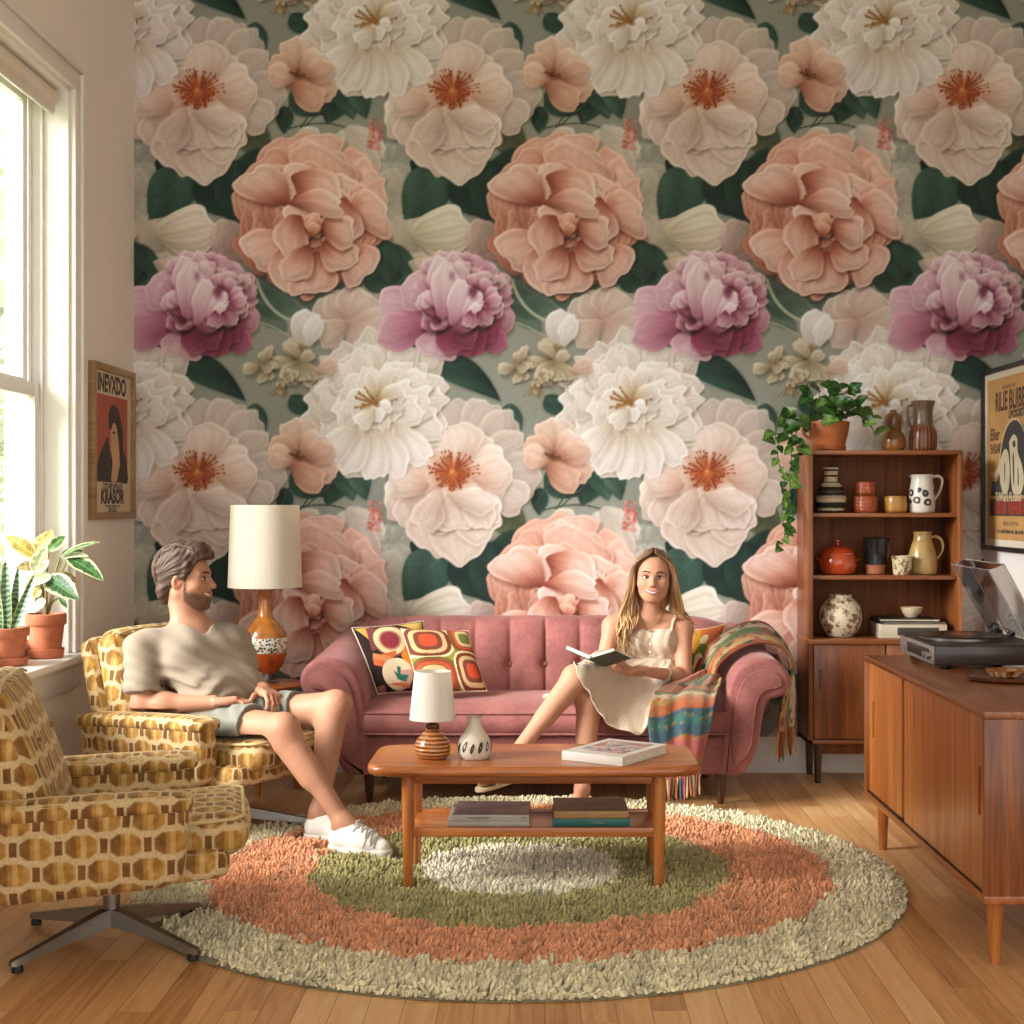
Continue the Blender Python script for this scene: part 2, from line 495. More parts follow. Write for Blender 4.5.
# ---------------------------------------------------------------- wallpaper print
# The floral repeat is painted with numpy (255 x 382 mm-scale units, two samples per unit) and carried by a
# colour attribute on the wall mesh.
TW, TH, TS = 255.0, 381.5, 2
class Tile:
    def __init__(s):
        s.w, s.h = int(TW*TS), int(TH*TS)
        s.a = np.zeros((s.h, s.w, 3), np.float32)
        s.rng = np.random.default_rng(11)
    def win(s, x0, y0, x1, y1):
        ix = np.arange(math.floor(x0*TS), math.ceil(x1*TS)+1)
        iy = np.arange(math.floor(y0*TS), math.ceil(y1*TS)+1)
        X, Y = np.meshgrid(ix/TS, iy/TS)
        return np.ix_(iy % s.h, ix % s.w), X.astype(np.float32), Y.astype(np.float32)
    def over(s, idx, col, m):
        m = np.clip(m, 0, 1)[..., None]
        s.a[idx] = s.a[idx]*(1-m) + np.clip(col, 0, 1)*m
    def blob(s, x, y, rx, ry, col, alpha=1.0, ang=0.0, power=1.0):
        r = max(rx, ry)*1.6
        idx, X, Y = s.win(x-r, y-r, x+r, y+r)
        c, n = math.cos(ang), math.sin(ang)
        u, v = ((X-x)*c+(Y-y)*n)/rx, (-(X-x)*n+(Y-y)*c)/ry
        m = np.clip(1.25-np.sqrt(u*u+v*v), 0, 1)
        m = (m*m*(3-2*m))**power
        s.over(idx, np.array(col, np.float32)/255, m*alpha)
    def shade(s, x, y, rx, ry, k, ang=0.0):
        r = max(rx, ry)*1.3
        idx, X, Y = s.win(x-r, y-r, x+r, y+r)
        c, n = math.cos(ang), math.sin(ang)
        u, v = ((X-x)*c+(Y-y)*n)/rx, (-(X-x)*n+(Y-y)*c)/ry
        m = np.clip(1.25-np.sqrt(u*u+v*v), 0, 1); m = m*m*(3-2*m)
        s.a[idx] = np.clip(s.a[idx]*(1+(k*m)[..., None]*np.array([.8, 1, 1.05], np.float32)), 0, 1)
    def line(s, pts, wd, col, alpha=1.0):
        P = np.array(pts, np.float32)
        t = np.linspace(0, 1, 40)[:, None]
        B = (1-t)**2*P[0]+2*(1-t)*t*P[1]+t*t*P[2] if len(P) == 3 else P[0]*(1-t)+P[1]*t
        idx, X, Y = s.win(B[:, 0].min()-3, B[:, 1].min()-3, B[:, 0].max()+3, B[:, 1].max()+3)
        d = np.full(X.shape, 1e9, np.float32)
        for a, b in zip(B[:-1], B[1:]):
            ab = b-a; L = max(float(ab@ab), 1e-6)
            k = np.clip(((X-a[0])*ab[0]+(Y-a[1])*ab[1])/L, 0, 1)
            d = np.minimum(d, np.hypot(X-a[0]-k*ab[0], Y-a[1]-k*ab[1]))
        s.over(idx, np.array(col, np.float32)/255, np.clip((wd/2-d)*2+.5, 0, 1)*alpha)
    def petal(s, x, y, ang, L, W, cb, cm, ct, alpha=1.0, bend=0.0, pw=1.7, q=.42, rim=.045, vein=.022, side=.12,
              shadow=.22, ruf=.035, soft=1.3, roll=.055):
        R = max(L, W)*1.15+8
        cx, cy = x+math.cos(ang)*L*.5, y+math.sin(ang)*L*.5
        idx, X, Y = s.win(cx-R, cy-R, cx+R, cy+R)
        co, si = math.cos(ang), math.sin(ang)
        f1, f2 = s.rng.uniform(0, 6.28, 2)
        def local(ox, oy):
            dx, dy = X-x-ox, Y-y-oy
            t = (dx*co+dy*si)/L; n = -dx*si+dy*co
            n = n-bend*L*t*t
            tt = np.clip(t+ruf*np.sin(n/W*4.2+f1)+ruf*.5*np.sin(n/W*9+f2), 0, 1)
            w = W*np.sin(np.pi*np.clip(tt, 1e-4, 1-1e-4)**pw)**q
            w = w*(1+ruf*np.sin(tt*9+f2))
            return tt, n, np.maximum(w, 1e-3)
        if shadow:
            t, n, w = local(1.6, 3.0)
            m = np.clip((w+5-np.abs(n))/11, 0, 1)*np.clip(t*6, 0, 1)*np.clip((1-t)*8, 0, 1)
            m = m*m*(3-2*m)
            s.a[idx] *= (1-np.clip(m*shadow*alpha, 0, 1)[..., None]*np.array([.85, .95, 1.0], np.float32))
        t, n, w = local(0, 0)
        d = w-np.abs(n)
        gy, gx = np.gradient(d, 1/TS)
        d = d/np.clip(np.hypot(gx, gy), .6, 30)
        m = np.clip(d/soft+.4, 0, 1)*(t > 0)*(t < 1)
        sN = np.clip(n/w, -1, 1)
        cb, cm, ct = (np.array(c, np.float32)/255 for c in (cb, cm, ct))
        k = t[..., None]
        col = np.where(k < .5, cb+(cm-cb)*np.clip(k*2, 0, 1)**.8, cm+(ct-cm)*np.clip(k*2-1, 0, 1))
        g = vein*np.sin(sN*11+2.0*np.sin(t*3+f1)+f2)*(.4+.6*(1-t))+vein*.7*np.sin(sN*23+f1+t*5)
        nx, ny = -si*sN+co*(t-.5), co*sN+si*(t-.5)
        g = g-side*(nx*.35+ny*.95)
        e = np.clip(1-d/4.0, 0, 1)
        g = g+rim*np.clip(1-np.abs(d-1.6)/2.0, 0, 1)*np.clip(t*3-.6, 0, 1)
        g = g-roll*np.clip(1-np.abs(d-6.5)/5.5, 0, 1)*np.clip(t*3-.8, 0, 1)-.10*np.clip(1-t*1.6, 0, 1)
        s.over(idx, col*(1+g[..., None]*np.array([.9, 1.0, 1.05], np.float32)), m*alpha)
    def leaf(s, x, y, ang, L, W, ca, cb, alpha=1.0, bend=.1, shadow=.25):
        R = max(L, W)*1.2+6
        cx, cy = x+math.cos(ang)*L*.5, y+math.sin(ang)*L*.5
        idx, X, Y = s.win(cx-R, cy-R, cx+R, cy+R)
        co, si = math.cos(ang), math.sin(ang)
        dx, dy = X-x, Y-y
        t = (dx*co+dy*si)/L; n = -dx*si+dy*co
        n = n-bend*L*(t-t*t)*1.5
        tc = np.clip(t, 1e-4, 1-1e-4)
        w = W*np.sin(np.pi*tc**.78)**.85+1e-3
        d = w-np.abs(n)
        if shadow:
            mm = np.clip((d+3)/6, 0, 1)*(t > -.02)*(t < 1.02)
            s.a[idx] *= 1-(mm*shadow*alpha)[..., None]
        m = np.clip(d/1.0+.3, 0, 1)*(t > 0)*(t < 1)
        ca, cb = np.array(ca, np.float32)/255, np.array(cb, np.float32)/255
        sN = np.clip(n/w, -1, 1)
        mix = np.clip(.5+.5*sN+.25*np.sin(t*5), 0, 1)[..., None]
        col = ca*(1-mix)+cb*mix
        v = np.abs(((t*6-np.abs(sN)*1.3) % 1)-.5)
        g = -.10*np.clip(1-v*9, 0, 1)+.22*np.clip(1-np.abs(n)/1.1, 0, 1)*(1-t)
        g = g+.06*np.sin(t*9+sN*4)
        s.over(idx, col*(1+g[..., None]), m*alpha)

def lerpc(a, b, k):
    return tuple(a[i]+(b[i]-a[i])*k for i in range(3))

def paint_tile():
    T = Tile(); r = T.rng
    T.a[:] = np.array([146, 150, 138], np.float32)/255
    def U(a, b): return float(r.uniform(a, b))
    # mottled ground
    for _ in range(60):
        T.blob(U(0, 255), U(0, 382), U(20, 60), U(20, 60), lerpc((128, 134, 122), (162, 163, 150), U(0, 1)), .25)
    GD, GM, GL, OL = (34, 56, 48), (58, 86, 74), (84, 108, 94), (84, 92, 68)
    # pale ghost blossoms behind everything
    def ghost(x, y, R, col, n=7, a=.45, ph=0):
        for k in range(n):
            an = ph+k*6.283/n+U(-.2, .2)
            T.petal(x, y, an, R*U(.8, 1.1), R*U(.32, .48), lerpc(col, (150, 150, 138), .45), col, lerpc(col, (235, 228, 214), .35),
                    alpha=a, shadow=.08, rim=.05, soft=3)
    # dark foliage ghosts
    T.blob(520, 190, 16, 30, (70, 92, 80), .5)
    T.blob(535, 290, 60, 26, (84, 106, 92), .75); T.blob(600, 282, 34, 18, (60, 86, 72), .7)
    T.blob(420, 352, 26, 14, (78, 94, 80), .8); T.blob(575, 372, 26, 20, (150, 150, 132), .8)
    for x, y, an, L, W in ((530, 262, .5, 60, 20), (560, 268, 1.0, 56, 22), (505, 285, .9, 60, 16), (600, 262, 2.2, 50, 20), (508, 300, .2, 50, 14)):
        T.leaf(x, y, an, L, W, (92, 114, 100), (72, 96, 82), alpha=.6, shadow=.1)
    ghost(396, 200, 42, (196, 192, 172), 8, .5, .3); ghost(394, 165, 26, (178, 182, 166), 6, .4)
    ghost(612, 150, 30, (214, 204, 188), 7, .55, 1.0); ghost(602, 176, 40, (202, 186, 172), 7, .4)
    ghost(418, 245, 34, (200, 190, 168), 7, .55, .4); ghost(400, 285, 40, (206, 188, 172), 7, .5)
    ghost(628, 205, 40, (190, 184, 166), 8, .4); ghost(622, 246, 32, (196, 186, 166), 7, .5)
    # pink pale flower upper right of the bud
    for an, L, W in ((3.6, 38, 18), (4.2, 34, 18), (4.9, 34, 18), (5.5, 36, 20), (.1, 40, 18), (.9, 34, 18), (2.6, 36, 16)):
        T.petal(604, 322, an, L, W, (196, 160, 146), (214, 190, 176), (222, 204, 190), alpha=.85, shadow=.12, rim=.06)
    # leaves
    LV = [(420, 357, .50, 92, 15, GD, GM, -.22), (510, 22, 1.5, 44, 14, GM, (70, 96, 84), .15), (546, 14, .9, 26, 10, (52, 80, 72), GM, .0),
          (545, 92, .6, 40, 13, GD, GM, .15), (600, 84, 2.0, 44, 16, GM, GD, .1), (594, 82, 1.2, 40, 13, GL, GM, -.1), (612, 78, 1.35, 42, 12, GM, GL, .1),
          (497, 118, .95, 50, 17, OL, (96, 102, 74), .12), (540, 106, 1.6, 28, 9, GM, GD, .0), (522, 150, 2.6, 46, 10, GD, (44, 70, 58), -.1),
          (410, 162, .3, 54, 16, (26, 48, 42), GD, .05), (448, 170, 2.3, 66, 24, GM, (74, 100, 88), .12), (452, 172, .75, 66, 25, GD, (40, 66, 58), -.05),
          (492, 160, 1.6, 70, 20, GD, (46, 72, 62), .1), (505, 220, 2.2, 44, 14, (40, 66, 56), GM, .1),
          (372, 262, .2, 50, 17, GM, GD, .15), (382, 282, -.3, 36, 14, (62, 90, 80), GM, .1), (632, 248, .7, 56, 20, GM, (66, 94, 82), .1),
          (614, 272, .1, 44, 18, GD, GM, .1), (640, 240, 1.5, 44, 16, (60, 80, 68), GM, 0.)]
    for x, y, an, L, W, a, b, be in LV:
        T.leaf(x, y, an, L, W, a, b, bend=be)
    T.line([(556, 128), (566, 112), (572, 104)], 1.6, (74, 92, 78)); T.line([(540, 130), (585, 115), (612, 134)], 1.6, (80, 92, 76))
    T.line([(536, 124), (546, 108), (548, 92)], 1.8, (60, 80, 66)); T.line([(560, 126), (575, 112), (590, 100)], 1.3, (74, 92, 78))
    T.line([(512, 280), (520, 310), (545, 320)], 3.0, (170, 180, 158)); T.line([(508, 320), (530, 326), (548, 338)], 1.6, (160, 168, 148))
    # cream round petal + pink ghost near the violet peony
    T.petal(408, 236, -.12, 62, 27, (188, 180, 150), (218, 208, 184), (226, 216, 196), vein=.05)
    T.petal(470, 262, -.9, 44, 24, (190, 150, 146), (206, 176, 168), (200, 174, 160), alpha=.8)
    T.petal(410, 262, .4, 40, 18, (214, 190, 170), (224, 204, 184), (226, 210, 190), alpha=.8)
    # ---------------- blush open flower, stamens at (453, 93)
    B0, B1, B2 = (206, 170, 150), (226, 202, 184), (228, 212, 196)
    G0, G1, G2 = (170, 152, 138), (196, 180, 166), (206, 192, 178)
    for an, d, L, W in ((-2.6, 18, 62, 26), (-2.1, 16, 66, 24), (-1.55, 10, 60, 22), (-1.05, 16, 62, 22), (-.7, 20, 62, 20), (-.35, 22, 56, 20)):
        T.petal(453+d*math.cos(an), 88+d*math.sin(an), an, L, W, G0, G1, G2, alpha=.85)
    T.petal(488, 92, .1, 52, 26, (150, 138, 128), (184, 170, 158), (198, 184, 170)); T.petal(486, 100, .55, 46, 20, (176, 160, 146), (200, 184, 170), (208, 194, 180))
    for an, L, W, c in ((2.75, 74, 22, 0), (2.4, 70, 22, 1), (1.9, 78, 26, 0), (1.45, 84, 28, 1), (1.05, 70, 22, 0)):
        T.petal(453, 98, an, L, W*1.12, B0, lerpc(B1, G2, .3*c), B2)
    for an, L, W in ((-2.75, 56, 24), (-2.25, 54, 20), (-.62, 50, 19), (-.15, 56, 22), (.45, 54, 20), (3.0, 60, 24), (-1.62, 50, 30)):
        T.petal(453, 92, an, L, W*1.1, (210, 150, 124), B1, B2, roll=.06, pw=2.0, q=.36)
    for x, y, an, L, W in ((453, 106, 2.1, 50, 20), (456, 104, .7, 54, 20), (452, 110, 1.5, 40, 26), (440, 108, 2.0, 44, 17), (464, 104, 1.05, 48, 17), (447, 112, .25, 50, 14)):
        T.petal(x, y, an, L, W, (206, 178, 158), (228, 208, 192), (236, 220, 204), shadow=.26)
    T.petal(470, 96, -.12, 42, 20, (214, 168, 144), (226, 196, 176), B2, shadow=.2)
    T.petal(430, 104, -2.95, 42, 19, (210, 164, 142), (228, 200, 182), B2, shadow=.2)
    T.shade(453, 128, 40, 14, -.08); T.shade(420, 140, 50, 26, -.10, .4)
    T.blob(453, 92, 21, 18, (176, 96, 60), .6)
    for k in range(110):
        an = U(0, 6.283); L = U(12, 27)*(1.0 if math.sin(an) < .4 else .72)
        ex, ey = 453+L*math.cos(an), 92+L*math.sin(an)*.92
        c = lerpc((120, 62, 34), (196, 116, 66), U(0, 1))
        T.line([(453+5*math.cos(an), 92+4*math.sin(an)), (ex, ey)], .9, c, .85)
        T.blob(ex, ey, 1.3, 1.3, lerpc((112, 54, 30), (160, 84, 46), U(0, 1)), .95)
    T.blob(453, 92, 5.5, 6, (186, 112, 66), .95); T.blob(452, 90, 2.5, 3, (214, 150, 96), .9)
    # ---------------- white peony, heart at (632, 398)
    W0, W1, W2 = (206, 188, 160), (228, 218, 200), (240, 233, 220)
    cx, cy = 632, 402
    for ring, (n, rr, L, W, dk) in enumerate(((13, 72, 46, 20, .28), (12, 64, 46, 20, .12), (11, 52, 42, 18, .05), (9, 40, 34, 16, 0), (7, 28, 26, 13, 0))):
        ph = U(0, 6)
        for k in range(n):
            an = ph+k*6.283/n+U(-.16, .16)
            sx, sy = 1.0, .98
            rad = rr*U(.9, 1.06)-L
            if ring < 2 and math.sin(an) < -.5: dkk = dk+.18
            else: dkk = dk
            m = lerpc(W1, (168, 164, 148), dkk); tpc = lerpc(W2, (190, 182, 166), dkk)
            T.petal(cx+rad*math.cos(an)*sx, cy+rad*math.sin(an)*sy, an+U(-.25, .25), L*U(.9, 1.15), W*U(.85, 1.2), lerpc(W0, (150, 140, 120), dkk), m, tpc,
                    bend=U(-.18, .18), shadow=.24, ruf=.07)
    for an in (.9, 1.25, 1.6, 1.95, 2.3):
        T.petal(cx+28*math.cos(an), cy+26*math.sin(an), an, 52, 15, W0, (236, 228, 214), (246, 240, 230), shadow=.2, bend=U(-.1, .1))
    for k in range(26):
        an = U(2.6, 6.6); L = U(6, 22)
        T.line([(cx-2, cy+2), (cx-2+L*math.cos(an), cy+L*math.sin(an)*.8)], 1.5, lerpc((126, 88, 44), (196, 160, 104), U(0, 1)), .85)
        T.blob(cx-2+L*math.cos(an), cy+L*math.sin(an)*.8, 1.6, 1.6, (150, 104, 54), .8)
    for an, L, W in ((-1.2, 34, 8), (-1.9, 30, 7), (-.5, 28, 8)):
        T.petal(cx, cy-2, an, L, W, (180, 150, 104), (222, 208, 184), W2, shadow=.2)
    T.petal(cx-4, cy+10, -.4, 20, 8, W1, W2, (246, 240, 230)); T.petal(cx-6, cy+4, .9, 18, 8, W1, W2, (246, 240, 230)); T.blob(cx, cy+3, 4, 3, (120, 84, 46), .7)
    T.petal(cx-2, cy+8, 2.4, 24, 10, W0, W1, W2)
    # ---------------- small apricot blossom at (552, 70)
    A0, A1, A2 = (146, 98, 78), (214, 180, 160), (230, 210, 194)
    T.petal(554, 80, -1.45, 44, 17, A0, (222, 190, 166), A2); T.petal(552, 76, -1.75, 38, 13, A0, (216, 180, 156), (226, 198, 176), shadow=.15)
    T.petal(556, 80, -2.6, 36, 17, A0, lerpc(A1, A0, .25), (222, 182, 156)); T.petal(554, 80, -2.9, 32, 13, A0, (222, 184, 162), (226, 192, 170))
    T.petal(550, 82, .25, 44, 13, A0, (210, 168, 146), (220, 188, 168)); T.petal(544, 84, .55, 40, 15, A0, (206, 160, 138), (214, 176, 154))
    T.petal(556, 76, -.75, 32, 16, A0, (216, 174, 152), (236, 216, 200)); T.petal(557, 78, -.35, 34, 13, A0, (214, 172, 150), (224, 190, 170))
    T.blob(552, 75, 5, 4, (120, 74, 46), .7)
    for k in range(9):
        an = U(-2.8, .2); T.line([(552, 76), (552+9*math.cos(an), 76+8*math.sin(an))], .9, (92, 62, 36), .8)
    # ---------------- buds and fluff
    T.petal(545, 140, -.2, 30, 10, (150, 150, 120), (196, 186, 160), (206, 200, 180)); T.petal(528, 142, 1.2, 16, 9, (96, 60, 54), (120, 76, 66), (132, 90, 78))
    T.petal(598, 128, .6, 48, 16, (190, 186, 168), (214, 206, 190), (220, 212, 198), alpha=.9); T.petal(606, 130, 1.1, 52, 14, (196, 184, 168), (214, 204, 188), (212, 200, 184), alpha=.8)
    for k in range(60):
        T.blob(U(623, 637), U(120, 149), 2.2, 2.2, lerpc((176, 100, 92), (216, 150, 138), U(0, 1)), .8)
    # dry blossoms and the white bud
    D0, D1, D2 = (136, 124, 96), (176, 164, 138), (198, 188, 164)
    for x, y, n, R in ((553, 362, 10, 28), (517, 366, 8, 21), (540, 376, 6, 16)):
        for k in range(n):
            an = U(0, 6.283)
            T.petal(x+U(-4, 4), y+U(-5, 5), an, R*U(.6, 1.05), R*U(.22, .34), D0, D1, D2, shadow=.3, bend=U(-.3, .3), rim=.07)
    T.petal(570, 372, -.4, 24, 9, (196, 160, 140), (212, 184, 164), (220, 196, 178))
    for k in range(10): T.line([(535, 384), (535+U(-12, 12), 396)], 1.2, (140, 112, 70), .6)
    T.petal(556, 346, -1.35, 38, 16, (206, 196, 180), (226, 222, 214), (238, 236, 230), pw=1.05, q=.6, vein=.02); T.petal(562, 346, -1.2, 34, 10, (220, 214, 204), (236, 234, 228), (242, 240, 236), pw=1.05, q=.6)
    T.blob(556, 347, 4, 4, (150, 110, 70), .7)
    # ---------------- violet peony at (460, 306)
    V0, V1, V2, VD = (150, 84, 112), (196, 138, 158), (222, 188, 194), (112, 46, 72)
    T.petal(440, 318, 3.25, 62, 26, V1, (196, 146, 164), V2, bend=.1); T.petal(436, 322, 2.9, 60, 20, V0, V1, (214, 172, 182)); T.petal(440, 300, 2.3+1.2, 40, 22, V1, (206, 160, 176), V2)
    T.petal(444, 326, 1.9, 34, 22, V1, (204, 164, 174), (212, 182, 186))
    T.petal(482, 318, -.2, 32, 20, V0, (190, 138, 150), (204, 164, 168)); T.petal(474, 334, .3, 34, 14, VD, V0, (180, 118, 138)); T.petal(480, 300, -.6, 26, 18, V0, V1, (196, 160, 164))
    for an, L, W in ((.55, 44, 15), (.9, 46, 17), (1.25, 48, 18), (1.6, 46, 18)):
        T.petal(460, 310, an, L, W, VD, (140, 66, 94), (166, 92, 118), shadow=.28)
    T.petal(440, 312, 1.05, 44, 19, (126, 54, 82), (150, 76, 104), (182, 118, 140), rim=.09, shadow=.32); T.petal(436, 316, .6, 48, 15, VD, (148, 76, 104), (170, 100, 124), rim=.07)
    for an in np.linspace(-2.9, -.1, 9):
        T.petal(462+10*math.cos(an), 302+10*math.sin(an), an+U(-.1, .1), 42+U(-3, 4), 12, V0, (200, 142, 162), (224, 186, 194), rim=.06)
    for k in range(44):
        a = U(0, 6.283); q = math.sqrt(1-k/46); x, y = 460+q*32*math.cos(a), 296+q*36*math.sin(a)
        T.petal(x, y+6, -1.57+U(-.9, .9)+(x-460)*.025, U(15, 26), U(8, 12), VD if U(0, 1) < .6 else V0, lerpc((214, 172, 182), (186, 122, 144), U(0, 1)), (236, 212, 214), rim=.06, shadow=.42, bend=U(-.3, .3))
    for x, y, an, L, W in ((434, 302, -1.35, 46, 13), (442, 320, -1.5, 56, 14), (450, 326, -1.25, 48, 12), (462, 322, -.9, 36, 11), (466, 332, -1.05, 32, 10)):
        T.petal(x, y, an, L, W, (186, 122, 146), (224, 190, 198), (240, 220, 220), rim=.06, shadow=.34)
    T.blob(473, 292, 6, 9, (100, 36, 62), .75); T.blob(452, 276, 4, 6, (140, 70, 98), .5)
    for k in range(14):
        a = U(-1.0, 2.4); T.petal(475+8*math.cos(a), 300+13*math.sin(a), a-.6, U(13, 21), U(6, 9), VD, (204, 152, 168), (234, 208, 210), rim=.06, shadow=.4)
    T.shade(474, 336, 40, 22, -.22, -.4); T.shade(410, 330, 34, 18, -.12)
    # ---------------- big apricot rose, heart at (566, 226)
    cx, cy, R, hx, hy = 563, 213, 77, 566, 226
    R0, R1, R2 = (128, 60, 42), (204, 150, 126), (222, 182, 158)
    rings = ((9, 1.0, 56, 34), (9, .95, 52, 32), (8, .84, 50, 30), (8, .72, 46, 28), (7, .60, 42, 24), (6, .47, 36, 20), (5, .33, 26, 15), (4, .2, 17, 10))
    for i, (n, rho, L, W) in enumerate(rings):
        f = i/(len(rings)-1); px, py = cx+(hx-cx)*f, cy+(hy-cy)*f; ph = U(0, 6)
        for k in range(n):
            an = ph+k*6.283/n+U(-.25, .25)
            low = max(0, math.sin(an))*.6+max(0, -math.cos(an))*.45
            tone = min(1, max(0, .75*low+.2*(1-f)+U(-.15, .15)))
            rad = R*rho*U(.95, 1.03)-L
            T.petal(px+rad*math.cos(an), py+rad*math.sin(an), an+U(-.45, .45), L*U(.92, 1.1), W*U(.85, 1.25), lerpc(R0, (120, 56, 40), .6*f),
                    lerpc((222, 168, 148), (180, 110, 88), tone), lerpc((234, 196, 178), (204, 140, 118), tone), bend=U(-.4, .4), shadow=.36, rim=.05, pw=2.0, q=.38, roll=.09)
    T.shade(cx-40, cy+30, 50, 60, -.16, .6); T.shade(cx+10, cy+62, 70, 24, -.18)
    for x, y, an, L, W in ((590, 196, -2.9, 60, 26), (545, 178, .35, 58, 26), (556, 232, 2.5, 58, 26), (548, 238, 1.75, 54, 24), (540, 206, -2.2, 50, 24), (600, 216, -.3, 42, 26), (596, 244, .75, 42, 24),
                           (572, 252, 1.5, 42, 26), (548, 196, .9, 46, 20), (588, 212, 2.9, 50, 19), (600, 196, 1.7, 46, 22), (556, 214, 2.1, 44, 20), (578, 240, .9, 38, 19), (562, 244, 1.9, 40, 17), (574, 226, .2, 36, 18), (545, 204, -.25, 50, 15)):
        T.petal(x, y, an, L, W, (134, 66, 50), (222, 170, 150), (236, 202, 186), bend=U(-.35, .35), rim=.06, shadow=.46, pw=1.9, q=.36, roll=.10)
    T.blob(569, 229, 9, 7, (104, 44, 32), .9); T.petal(560, 232, -.9, 22, 9, (120, 54, 40), (206, 146, 122), (226, 184, 162)); T.petal(578, 232, -2.5, 20, 8, (120, 54, 40), (200, 138, 114), (222, 178, 156)); T.petal(566, 238, -1.3, 16, 7, (120, 54, 40), (204, 142, 118), (224, 182, 160))
    T.shade(cx+26, cy-22, 44, 40, .05)
    # fine brush grain
    n1 = r.normal(0, 1, (T.h//2, T.w//2)).astype(np.float32)
    n1 = np.kron(n1, np.ones((2, 2), np.float32)); n1 = np.pad(n1, ((0, T.h-n1.shape[0]), (0, T.w-n1.shape[1])), mode='wrap')
    for ax in (0, 1): n1 = (n1+np.roll(n1, 1, ax)+np.roll(n1, -1, ax))/3
    T.a *= 1+.02*n1[..., None]
    # the printed tones: a little more contrast, cool whites
    a = np.clip(T.a, 0, 1)
    a = a+.16*(a-.5)*(1-np.abs(2*a-1))*2
    return np.clip(a, 0, 1)

def sample_tile(tile, x, y):
    """bilinear, x and y in tile units (one unit = one photograph-scale step)"""
    fx, fy = x*TS-.0, y*TS-.0
    ix, iy = np.floor(fx).astype(int), np.floor(fy).astype(int)
    ax, ay = (fx-ix)[..., None], (fy-iy)[..., None]
    h, w = tile.shape[:2]
    g = lambda j, i: tile[j % h, i % w]
    return (g(iy, ix)*(1-ax)+g(iy, ix+1)*ax)*(1-ay)+(g(iy+1, ix)*(1-ax)+g(iy+1, ix+1)*ax)*ay
# ---------------------------------------------------------------- camera, light
cam = bpy.data.objects.new('camera', bpy.data.cameras.new('camera'))
COL.objects.link(cam); SC.camera = cam
cam.location = (0, 0, EYE); cam.rotation_euler = (PI/2, 0, 0)
cam.data.sensor_width = 36; cam.data.lens = FOC/1024*36
cam.data.shift_x = (512-PX0)/1024; cam.data.shift_y = (PY0-512)/1024
cam.data.clip_end = 200
vs = SC.view_settings
SC.display_settings.display_device = 'sRGB'
vs.view_transform = 'Standard'; vs.look = 'None'; vs.gamma = 1; vs.use_curve_mapping = False
vs.exposure = EXPOSURE
w = bpy.data.worlds.new('sky'); SC.world = w; w.use_nodes = True
wt = w.node_tree; bg = wt.nodes['Background']
tc = wt.nodes.new('ShaderNodeTexCoord'); sx = wt.nodes.new('ShaderNodeSeparateXYZ'); rp = wt.nodes.new('ShaderNodeValToRGB')
wt.links.new(tc.outputs['Generated'], sx.inputs[0]); wt.links.new(sx.outputs[2], rp.inputs[0]); wt.links.new(rp.outputs[0], bg.inputs[0])
e = rp.color_ramp.elements
e[0].position = 0.0; e[0].color = (1.0, .985, .955, 1); e[1].position = .6; e[1].color = (.93, .96, 1.0, 1)
bg.inputs[1].default_value = WORLD
sun = bpy.data.objects.new('daylight', bpy.data.lights.new('daylight', 'SUN')); COL.objects.link(sun)
sun.data.energy = SUN; sun.data.angle = math.radians(38); sun.data.color = (1.0, .975, .93)
sun.rotation_euler = Vector((.80, .42, -.46)).to_track_quat('-Z', 'Y').to_euler()

# ---------------------------------------------------------------- shell
XL, XR, YB, ZC, YF = -1.924, 2.95, 6.9, 3.82, -1.6
def plaster(name, c, var=.02):
    t = NT(name); co = t.co()
    f = t.noise(co, 1.3, 2, .5)
    t.bump(t.noise(co, 260, 2, .6), .04, .001)
    return t.fin(t.ramp(f, [(.2, tuple(x*(1-var) for x in c)), (.8, tuple(min(255, x*(1+var)) for x in c))]), .75, 0, .3)
M_WALL = plaster('warm_white_paint', (236, 227, 213))
M_TRIM = flat('white_gloss_paint', (234, 230, 221), .35, var=.01)
M_WHITE = plaster('white_paint', (232, 230, 226))

tile = paint_tile()
def wallpaper_mesh():
    step = 1.25/213.6
    nx, nz = int((XR-XL)/step), int(ZC/step)
    X, Z = np.meshgrid(np.linspace(XL, XR, nx+1), np.linspace(0, ZC, nz+1))
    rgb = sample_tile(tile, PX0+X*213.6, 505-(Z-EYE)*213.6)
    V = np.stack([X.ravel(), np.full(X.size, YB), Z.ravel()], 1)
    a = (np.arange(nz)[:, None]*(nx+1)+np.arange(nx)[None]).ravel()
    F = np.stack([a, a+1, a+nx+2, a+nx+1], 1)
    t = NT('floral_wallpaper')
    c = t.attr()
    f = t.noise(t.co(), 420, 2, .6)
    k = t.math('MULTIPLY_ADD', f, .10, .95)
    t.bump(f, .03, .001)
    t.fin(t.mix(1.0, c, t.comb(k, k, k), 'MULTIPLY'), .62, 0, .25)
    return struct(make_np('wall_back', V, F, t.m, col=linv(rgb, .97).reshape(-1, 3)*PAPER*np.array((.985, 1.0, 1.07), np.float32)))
wallpaper_mesh()
# window opening in the left wall
WY0, WY1, WZ0, WZ1 = 3.95, 5.98, .65, 2.94
g = G()
for y0, y1, z0, z1 in ((YF, WY0, 0, ZC), (WY1, YB+.2, 0, ZC), (WY0, WY1, 0, WZ0-.03), (WY0, WY1, WZ1, ZC)):
    g.box(((XL-2.18)/2, (y0+y1)/2, (z0+z1)/2), (XL+2.18-.0 if False else (XL+2.18), y1-y0, z1-z0))
struct(make('wall_left', g, M_WALL, smooth=0))
g = G().box((XR+.05, (YF+YB)/2, ZC/2), (.1, YB-YF, ZC)); struct(make('wall_far_right', g, M_WHITE, smooth=0))
